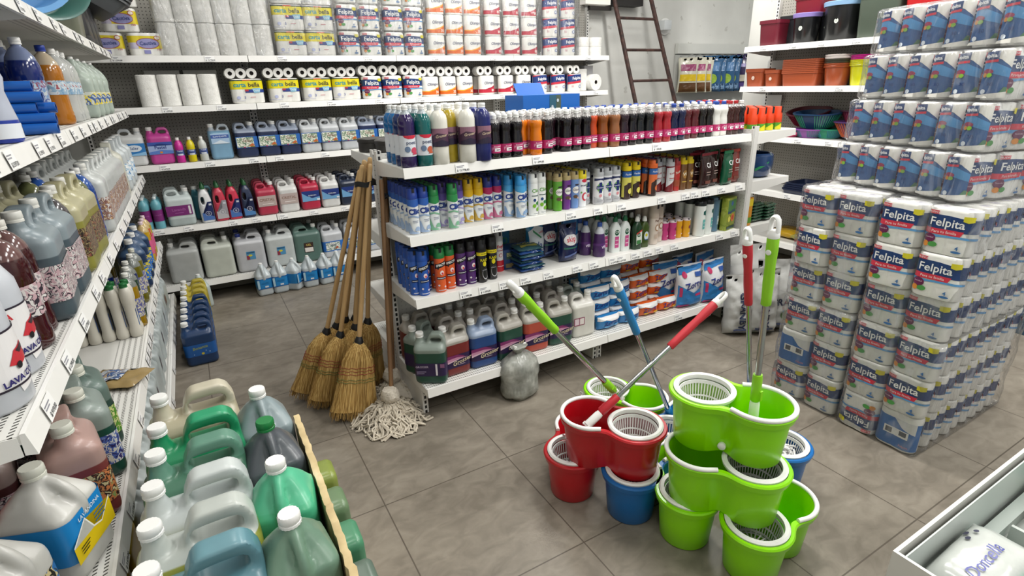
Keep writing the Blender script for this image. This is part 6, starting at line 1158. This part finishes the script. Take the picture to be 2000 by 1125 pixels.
# ================================================================ right wall shelving, gondola end, back right corner
def rput(spec, name, label, cat, y, z, x=4.78, a=0, grp=None): return put(spec, name, label, cat, (x, y, z), -PI / 2 + a, grp)
zR = 1.927; G = 'pots and bins on the top right shelf'
rput(tub(.20, .20, .21, '#6b1c2c', tap=.86), 'plastic_bin', 'square maroon bin at the left end of the top right shelf', 'bin', 3.46, zR, 4.76, 0, G)
rput(tub(.20, .20, .24, '#1d2024', tap=.86), 'plastic_bin', 'dark bin half hidden behind the square maroon bin', 'bin', 3.36, zR, 4.90, 0, G)
def pot(r, h, c, rim, rimc, st=True, tap=.74, rh=.034):
    bm = bmesh.new(); lathe(bm, [(r * tap, 0), (r * (tap + .02), .004), (r * .93, h - rh - .001), (r * .90, h - rh)], 36); b = finish(bm, 'pot', WHITE)
    bm = bmesh.new(); lathe(bm, [(r * .9, h - rh - .001), (r * 1.0, h - rh), (r * 1.03, h - .004), (r * 1.0, h), (r * .92, h), (r * .86, h - rh * .6)], 36, 0, False, True); q = finish(bm, 'pot_rim', WHITE)
    o = [P('pot', b, M(c, .3, coat=.3)), P('pot_rim', q, M(rimc or c, .3, coat=.3))]
    if st: o.append(P('round_sticker', printed([('ell', 0, h * .5, .016, .018, '#cfd6cc'), ('text', 'o', 0, h * .5, .02, '#7c8a7c')], cyl(r * (tap + .93) / 2 + .004), 'round_sticker')))
    return o
rput(pot(.115, .235, '#141517', 1, '#8f7fc0'), 'flower_pot', 'black round pot with lavender rim on the top right shelf', 'plant pot', 3.16, zR, 4.76, .1, G)
rput(pot(.115, .235, '#141517', 1, '#141517'), 'flower_pot', 'black round pot with sticker between the rimmed ones', 'plant pot', 3.02, zR, 4.90, .1, G)
rput(pot(.155, .29, '#131416', 1, '#8fb6dc'), 'flower_pot', 'large black round pot with light blue rim', 'plant pot', 2.86, zR, 4.78, .15, G)
rput(tub(.30, .28, .31, '#4f5a4e', tap=.88), 'plastic_bin', 'large grey-green bin next to the big black pot', 'bin', 2.54, zR, 4.79, 0, G)
for i in range(6): rput(tub(.26, .24, .20, '#7a1626', tap=.86, rh=.02), 'plastic_bin', 'maroon bin of the tall nested stack, %s from below' % ORD[i], 'bin', 3.20, zR + .17 + .028 * i, 4.97 - .06, 0, 'nested maroon bins behind the pots')
rput(tub(.34, .28, .33, '#c41e22'), 'plastic_bin', 'bright red bin showing behind the paper stack top', 'bin', 2.20, zR, 4.80, 0, G)
zR = 1.584; G = 'pots on the second right shelf'; TCc = '#a44e2c'
st = P('round_sticker', printed([('ell', 0, .075, .016, .017, '#d9c6ba'), ('text', 'o', 0, .075, .02, '#8f4a30')], flat(-.096), 'round_sticker'))
rput(tub(.19, .19, .155, TCc, tap=.84) + [st], 'flower_pot', 'square terracotta pot at the left end, second right shelf', 'plant pot', 3.55, zR, 4.75, 0, G)
st = P('round_sticker', printed([('ell', 0, .065, .014, .015, '#d9c6ba')], flat(-.073), 'round_sticker'))
rput(tub(.145, .145, .14, TCc, tap=.84) + [st], 'flower_pot', 'smaller square terracotta pot, second from left on its shelf', 'plant pot', 3.37, zR, 4.73, 0, G)
for i in range(8): rput(tub(.33, .18, .115, TCc, tap=.9, rh=.012), 'planter_box', 'long terracotta planter, %s from below in its nested stack' % ORD[i], 'planter', 3.10, zR + .0145 * i, 4.74, 0, 'nested terracotta planters')
for i, c in enumerate((TCc, TCc, '#3b3a2e', '#3b3a2e', '#e5dcd8', '#e5dcd8')): rput(pot(.108, .155, c, 1, c, False, rh=.015), 'flower_pot', '%s round pot, %s from below in the mixed stack' % (['terracotta', 'dark brown', 'white'][i // 2], ORD[i]), 'plant pot', 2.815, zR + .017 * i, 4.75, 0, 'round pots in a mixed stack')
for i, c in enumerate(('#c8c80f',) * 4 + ('#b51a7c',) * 3): rput(pot(.10, .155, c, 1, c, False, rh=.0105), 'flower_pot', '%s round pot, %s from below in the yellow-magenta stack' % ('yellow' if i < 4 else 'magenta', ORD[i]), 'plant pot', 2.605, zR + .012 * i, 4.74, 0, 'yellow and magenta round pots')
for i, c in enumerate(('#7fbf94',) * 4 + ('#d58aa5',) * 2): rput(pot(.095, .165, c, 1, c, False, rh=.0105), 'flower_pot', '%s round pot, %s from below in the mint stack' % ('mint' if i < 4 else 'pink', ORD[i]), 'plant pot', 2.415, zR + .012 * i, 4.73, 0, 'mint and pink round pots')
for y, z, x in ((3.56, 1.83, 4.99), (3.56, 1.50, 4.99)):
    bm = bmesh.new(); box(bm, -.10, .10, 0, .006, -.10, .0); o = ob('white_board', finish(bm, 'white_board', M('#d3d5d3', .5), False), None, None, (x, y, z - .02 if z > 1.7 else z), (0, 0, -PI / 2)); tag(o, 'white back panel piece %s at the left end of the right shelving' % ('above the pots' if z > 1.7 else 'above the baskets'), 'panel', 'white panel pieces')
def basket(w, d, h, c, c2):
    bm = bmesh.new(); n = 40; S_ = lambda s, z: [(x * s, y * s, z) for x, y, _ in rrect(w, d, min(w, d) * .45, 0, 9)]
    rings(bm, [S_(.62, 0), S_(.64, .006), S_(.98, h - .012), S_(1.05, h - .010), S_(1.05, h), S_(.96, h), S_(.62, .010)])
    P_ = rrect(w, d, min(w, d) * .45, 0, 9)
    for x, y, _ in P_: tube(bm, [(x * .66, y * .66, .008), (x * 1.0, y * 1.0, h - .008)], .004, 4, True, 1)
    return [P('basket', finish(bm, 'basket', [M(c, .4), M(c2, .4)], True, 50))]
zR = 1.154; G = 'woven plastic baskets on the third right shelf'
for y, x, z, s, tl, d in ((3.10, 4.92, .10, basket(.36, .28, .12, '#5a1426', '#6e1c30'), .25, 'maroon basket at the back of the third right shelf'), (2.95, 4.80, .085, basket(.38, .28, .13, '#1a3f66', '#2f8a6a'), .1, 'teal and green basket on the third right shelf'), (2.62, 4.92, .10, basket(.36, .28, .12, '#5a2448', '#8a2f4a'), -.1, 'plum basket behind the orange striped one'), (2.56, 4.79, .02, basket(.40, .30, .13, '#4a2a5e', '#c05a2c'), .0, 'purple and orange striped basket beside the paper stack'),
    (2.98, 4.76, .0, basket(.26, .20, .075, '#8a4f9a', '#3a6f7a'), .0, 'small purple basket at the front of the third right shelf'), (3.15, 4.73, .0, basket(.22, .18, .045, '#d84a7c', '#e05a88'), .0, 'small pink basket nearest the gondola end'), (2.83, 4.80, .0, basket(.24, .18, .08, '#2c8a6a', '#2f7a8a'), 0, 'small green basket under the teal one')):
    put(s, 'plastic_basket', d, 'basket', (x, y, zR + z), (tl, 0, -PI / 2), G)
zR = .662
for i in range(4): rput(tub(.42 - .02 * i, .30, .045, '#14203f', tap=.94, rh=.014), 'plastic_tray', 'navy plastic tray, %s of the low pile on the fourth right shelf' % ORD[i], 'tray', 2.88, zR + .018 * i, 4.79, 0, 'navy trays on the fourth right shelf')
zR = .207
for i, (y, c, x) in enumerate(((3.05, '#c9a01c', 4.74), (2.86, '#a8a04a', 4.73), (2.95, '#1c2440', 4.86), (2.72, '#8a8f3c', 4.80), (3.12, '#b8901a', 4.86))):
    o = put(pouch(.26, .07, .17, c, [], i, False), 'cloth_pack', ['golden yellow', 'olive', 'navy', 'khaki green', 'dark yellow'][i] + ' cloth pack lying on the lowest right shelf', 'cloth', (x, y, zR + .04), (-PI / 2, 0, -PI / 2), 'cloth packs on the lowest right shelf')
rput(tub(.45, .32, .22, '#2f5a78', tap=.9), 'plastic_tub', 'blue plastic tub on the floor at the right edge behind the stack', 'tub', 1.20, 0, 4.72, 0)
# gondola end unit
oc = spray(.031, .150, .105, '#4f9a2c', '#d8431a', [('poly', [(-.04, .0), (.04, .0), (.04, .02), (0, .04), (-.04, .015)], '#d8d22c')])
for i in range(4):
    for k in range(4): put(oc, 'air_freshener_can', lab('orange capped green can', 'gondola end top', k), 'can', (3.275 + .085 * i, 2.46 + .075 * k, 1.327), jit(.2), 'orange capped cans on top of the gondola end')
put([P('tub', (lambda b: (lathe(b, [(.10, 0), (.125, .02), (.14, .09), (.135, .15), (.12, .165), (.112, .16), (.12, .10), (.10, .02)], 36), finish(b, 'tub', M('#1d3f6e', .2, coat=.5)))[1])(bmesh.new())), P('green_stripe', printed([('poly', [(-.05, .05), (.05, .10), (.05, .115), (-.05, .07)], '#2f8f5a')], cyl(.1385), 'green_stripe', .02))], 'plastic_tub', 'dark blue round tub on the upper shelf of the gondola end', 'tub', (3.46, 2.56, 1.002), -.4)
put(cardbox(.05, .10, .20, M('#d9921c', .5), [('rect', -.025, .02, .025, .06, '#5f9a2c'), ('rect', -.025, .14, .025, .19, '#e3c81c')]), 'repellent_carton', 'small yellow and orange carton standing on the gondola end shelf', 'box', (3.30, 2.46, .682), .1)
sp_ = pouch(.14, .03, .10, '#2f4f3c', [('rect', -.05, .02, .05, .08, ('#2f4f3c', '#24402f', '#5a6a3a', '#3a5a48'))], 2, False)
for i in range(6): put(sp_, 'scouring_pad_pack', 'dark green scouring pad pack, %s from below in the left pile' % ORD[i], 'scouring pads', (3.44, 2.44, .69 + .022 * i + .010), (-PI / 2, 0, 0), 'scouring pad packs on the gondola end')
for i in range(5): put(sp_, 'scouring_pad_pack', 'dark green scouring pad pack, %s from below in the right pile' % ORD[i], 'scouring pads', (3.575, 2.43, .69 + .022 * i + .010), (-PI / 2, 0, .1), 'scouring pad packs on the gondola end')
put(sp_, 'black_bag_pack', 'dark lumpy pack lying on the lowest gondola end shelf', 'pack', (3.50, 2.45, .215), (-PI / 2, 0, 0))
# white sacks
def sack(seed, w, d, h, txt, tw):
    me, f = puff(w, d, h, True, 16, 22, .009, seed, 'sack', M('#c6c6c3', .45, bump=.35, bscale=18), 3.0)
    return [P('sack', me), P('printed_front', printed([('text', txt, 0, h * .42, .066, '#2a3350', -90 if tw else 0, .03), ('rect', -w * .30, h * .10, w * .25, h * .13, '#4a5270'), ('rect', -w * .30, h * .06, w * .2, h * .08, '#6a7288')] + ([('ell', w * .1, h * .25, .05, .04, '#5a7a4a')] if not tw else []), f, 'printed_front', w / 14, dv=h / 18, eps=.0012))]
for (x, y), a, w, h, tx, tw, d in (((3.03, 2.20), -.45, .20, .42, 'GRANBY', 1, 'white sack with vertical lettering, leftmost, against the gondola end'), ((3.17, 2.12), -.5, .22, .46, 'GRANBY', 1, 'white sack with vertical lettering behind the red pole'), ((3.33, 2.10), -.6, .34, .50, 'GRAN', 0, 'large white sack with blue and green print, rightmost'), ((3.25, 2.27), -.4, .36, .58, 'G', 0, 'tall white sack standing behind the other sacks')):
    put(sack(int(x * 10), w, .15, h, tx, tw), 'white_sack', d, 'sack', (x, y, 0), (-.08, 0, a), 'white sacks on the floor by the gondola end')
# goods on the rear side shelf of the gondola
for i, (x, y) in enumerate(((.885, 3.12), (.93, 2.945))):
    bm = bmesh.new(); lathe(bm, [(.075, 0), (.078, .004), (.078, .05), (.082, .052), (.082, .068), (.078, .072)], 32); put([P('tin', finish(bm, 'tin', [M('#2a2826', .4)]))], 'dark_tin', ['dark round tin at the far left on the rear gondola shelf', 'dark round tin by the first blue bottle'][i], 'tin', (x, y, 1.332), 0, 'dark tins on the rear gondola shelf')
t = thing('open_carton', 'bright blue open carton with raised flap behind the bottles', 'box', (1.98, 3.04, 1.455), .0); bl_ = M('#1560b4', .35, coat=.2)
bm = bmesh.new(); box(bm, -.21, .21, -.11, .11, 0, .145); ob('carton', finish(bm, 'carton', bl_, False), t)
bm = bmesh.new(); box(bm, -.11, .11, 0, .003, 0, .085); ob('flap', finish(bm, 'flap', bl_, False), t, None, (-.05, .05, .142), (-.55, 0, .1))
ob('printed_panel', printed([('rect', -.05, .004, .015, .142, '#2d5a6e'), ('rect', .0, .004, .035, .142, '#4d5a4a'), ('ell', -.015, .035, .018, .02, '#8aa0b8'), ('ell', -.015, .035, .012, .014, '#2d5a6e'), ('rect', -.04, .02, -.028, .05, '#c9c23a'), ('ell', -.03, .075, .008, .008, '#b9c6d0'), ('ell', .01, .11, .008, .01, '#b9c6d0')], flat(-.111), 'printed_panel'), t, None, (.03, 0, 0))
bm = bmesh.new(); box(bm, -.215, .215, -.115, .115, 0, .118); t2 = put([P('carton', finish(bm, 'carton', M('#9c8a68', .7), False))], 'plain_carton', 'plain brown carton carrying the blue one, hidden behind the bottles', 'box', (1.98, 3.04, 1.333))
wc = spray(.030, .16, .03, '#dfe3dd', '#e6e9e4', ())
for i in range(9):
    for k in range(3): put(wc, 'white_tub', lab('white lidded tub', 'rear gondola shelf', k), 'tub', (2.26 + .066 * i, 2.92 + .07 * k, 1.332), 0, 'white lidded tubs on the rear gondola shelf')
for i in range(9): put(tub(.10, .10, .10, '#1c1c1e'), 'black_pot', lab('small black pot', 'rear gondola shelf', 3), 'pot', (2.26 + .105 * i, 3.2, 1.332), 0, 'small black pots on the rear gondola shelf')
for i in range(2): put(tub(.34, .24, .10, '#5c1418', tap=.92), 'plastic_crate', ['dark red plastic crate, lower of two behind the bottles', 'dark red plastic crate, upper of two behind the bottles'][i], 'crate', (3.55 + .0 * i + (-.06 * i), 5.17, 1.154 + .16 + .11 * i), .0, 'dark red crates on the back shelving')
put([P('carton', (lambda b: (box(b, -.2, .2, -.12, .12, 0, .16), finish(b, 'carton', M('#2a2624', .7), False))[1])(bmesh.new()))], 'dark_carton', 'dark carton under the red crates on the third back shelf', 'box', (3.5, 5.2, 1.154))
pc = pouch(.19, .05, .12, '#c9a9a4', [('rect', -.07, .03, .07, .09, ('#c98a84', '#e0d8d4', '#b86a6a', '#d8e0dc'))], 3, False)
for i in range(8): put(pc, 'sponge_pack', 'pinkish sponge pack, %s from left in the heap behind the bottles' % ORD[i], 'sponge pack', (2.62 + .065 * i, 3.03 + .04 * (i % 2), 1.365 + .055 * (i % 3)), (-PI / 2, 0, jit(.4)), 'sponge packs heaped on the rear gondola shelf')
# ladder, loft edge, wall fan, hook display
t = thing('ladder', 'rusty brown steel ladder leaning against the back wall', 'ladder', (5.0, 5.0, 0))
def at(x, z): return Vector((x, 4.75 + z * .2, z))
Lb, Lt, Rb, Rt = at(4.82, 0), at(4.276, 3.1), at(5.545, 0), at(4.793, 3.1); off = Vector((5.0, 5.0, 0))
for a, b in ((Lb, Lt), (Rb, Rt)):
    bm = bmesh.new(); tube(bm, [a - off, b - off], .024, 8); ob('rail', finish(bm, 'rail', shaded('rust')), t)
for i in range(8):
    u = (i + .98) / 9.3; bm = bmesh.new(); tube(bm, [Lb.lerp(Lt, u) - off, Rb.lerp(Rt, u) - off], .015, 8); ob('rung', finish(bm, 'rung', shaded('rust')), t)
t = thing('loft_platform', 'dark loft platform edge above the back shelving at the ladder', 'platform', (4.4, 5.1, 2.5))
bm = bmesh.new(); box(bm, -.35, .45, .20, .36, -.03, .09); ob('platform', finish(bm, 'platform', M('#1f1d1c', .6), False), t)
bm = bmesh.new(); box(bm, -.70, -.38, -.22, -.125, -.10, .12); ob('white_beam_end', finish(bm, 'white_beam_end', M('#cfcdc6', .5), False), t)
bm = bmesh.new(); box(bm, -.30, .0, .22, .26, -.09, -.03); ob('joist', finish(bm, 'joist', M('#26221f', .6), False), t)
t = thing('wall_fan_bracket', 'small white round fixture on the back wall right of the ladder', 'fixture', (5.36, 5.46, 2.28), 0)
bm = bmesh.new(); rings(bm, [[(q * math.cos(2 * PI * i / 24), y_, q * math.sin(2 * PI * i / 24)) for i in range(24)] for q, y_ in ((.095, 0), (.095, -.02), (.06, -.03))]); ob('round_plate', finish(bm, 'round_plate', CAPW), t)
bm = bmesh.new(); box(bm, -.10, .02, -.14, -.02, -.05, .06, 0, .008); ob('socket_box', finish(bm, 'socket_box', M('#cfd3d4', .4)), t, None, (-.03, 0, 0))
t = thing('hook_display', 'white slatted hook board on the back wall holding bags', 'display board', (6.2, 5.44, 1.1))
bm = bmesh.new(); box(bm, -.62, .70, -.01, .02, 0, .86); ob('slatted_board', finish(bm, 'slatted_board', M('#b9bab5', .6), False), t)
bm = bmesh.new(); box(bm, -.62, .70, -.03, .02, .87, .99); ob('header_strip', finish(bm, 'header_strip', M('#cfd0ca', .6), False), t)
for i in range(10):
    bm = bmesh.new(); tube(bm, [(-.55 + .135 * i, 0, .84), (-.55 + .135 * i, -.22, .85)], .004, 6); ob('hook', finish(bm, 'hook', CHROME), t)
hb = [pouch(.26, .10, .42, '#c9c6b4', [('rect', -.10, .26, .10, .34, '#8a2a5c'), ('rect', -.11, .14, .11, .22, '#d8b81c'), ('rect', -.11, .01, .11, .12, '#5a3a1c')], 1, True), pouch(.26, .10, .44, '#1f4f78', [('rect', -.09, .25, .09, .36, '#3a6fa0'), ('ell', 0, .16, .07, .06, '#8fae3c'), ('rect', -.1, .03, .1, .1, ('#1f4f78', '#16304f', '#7fa0c0', '#0f2038'))], 2, True), pouch(.22, .08, .46, '#2a1f4a', [('rect', -.07, .30, .07, .34, '#8f86b8'), ('rect', -.08, .12, .08, .2, '#b9b3a0'), ('rect', -.07, .04, .07, .10, '#4a3a78')], 3, True)]
for i in range(10):
    k = 0 if i < 3 else 1 if i < 7 else 2
    put(hb[k], 'hanging_cloth_pack', '%s pack hanging on the hook board, %s hook from left' % (['yellow-brown glove', 'blue cloth', 'dark purple'][k], ORD[i]), 'hanging pack', (5.66 + .135 * i, 5.29 - .03 * (i % 2), 1.50 + (.0 if k != 2 else -.0)), (0, 0, -.75 + jit(.1)), 'packs hanging on the hook board')
for i in range(3): put(pouch(.22, .04, .2, '#8a5f60', [('rect', -.09, .03, .09, .17, ('#a05a60', '#c9b0b0', '#7a4a50', '#b88a8c'))], i, False), 'hanging_cloth_pack', 'dusty red flat pack low on the hook board, %s from left' % ORD[i], 'hanging pack', (5.74 + .25 * i, 5.39, 1.17), 0, 'packs hanging on the hook board')
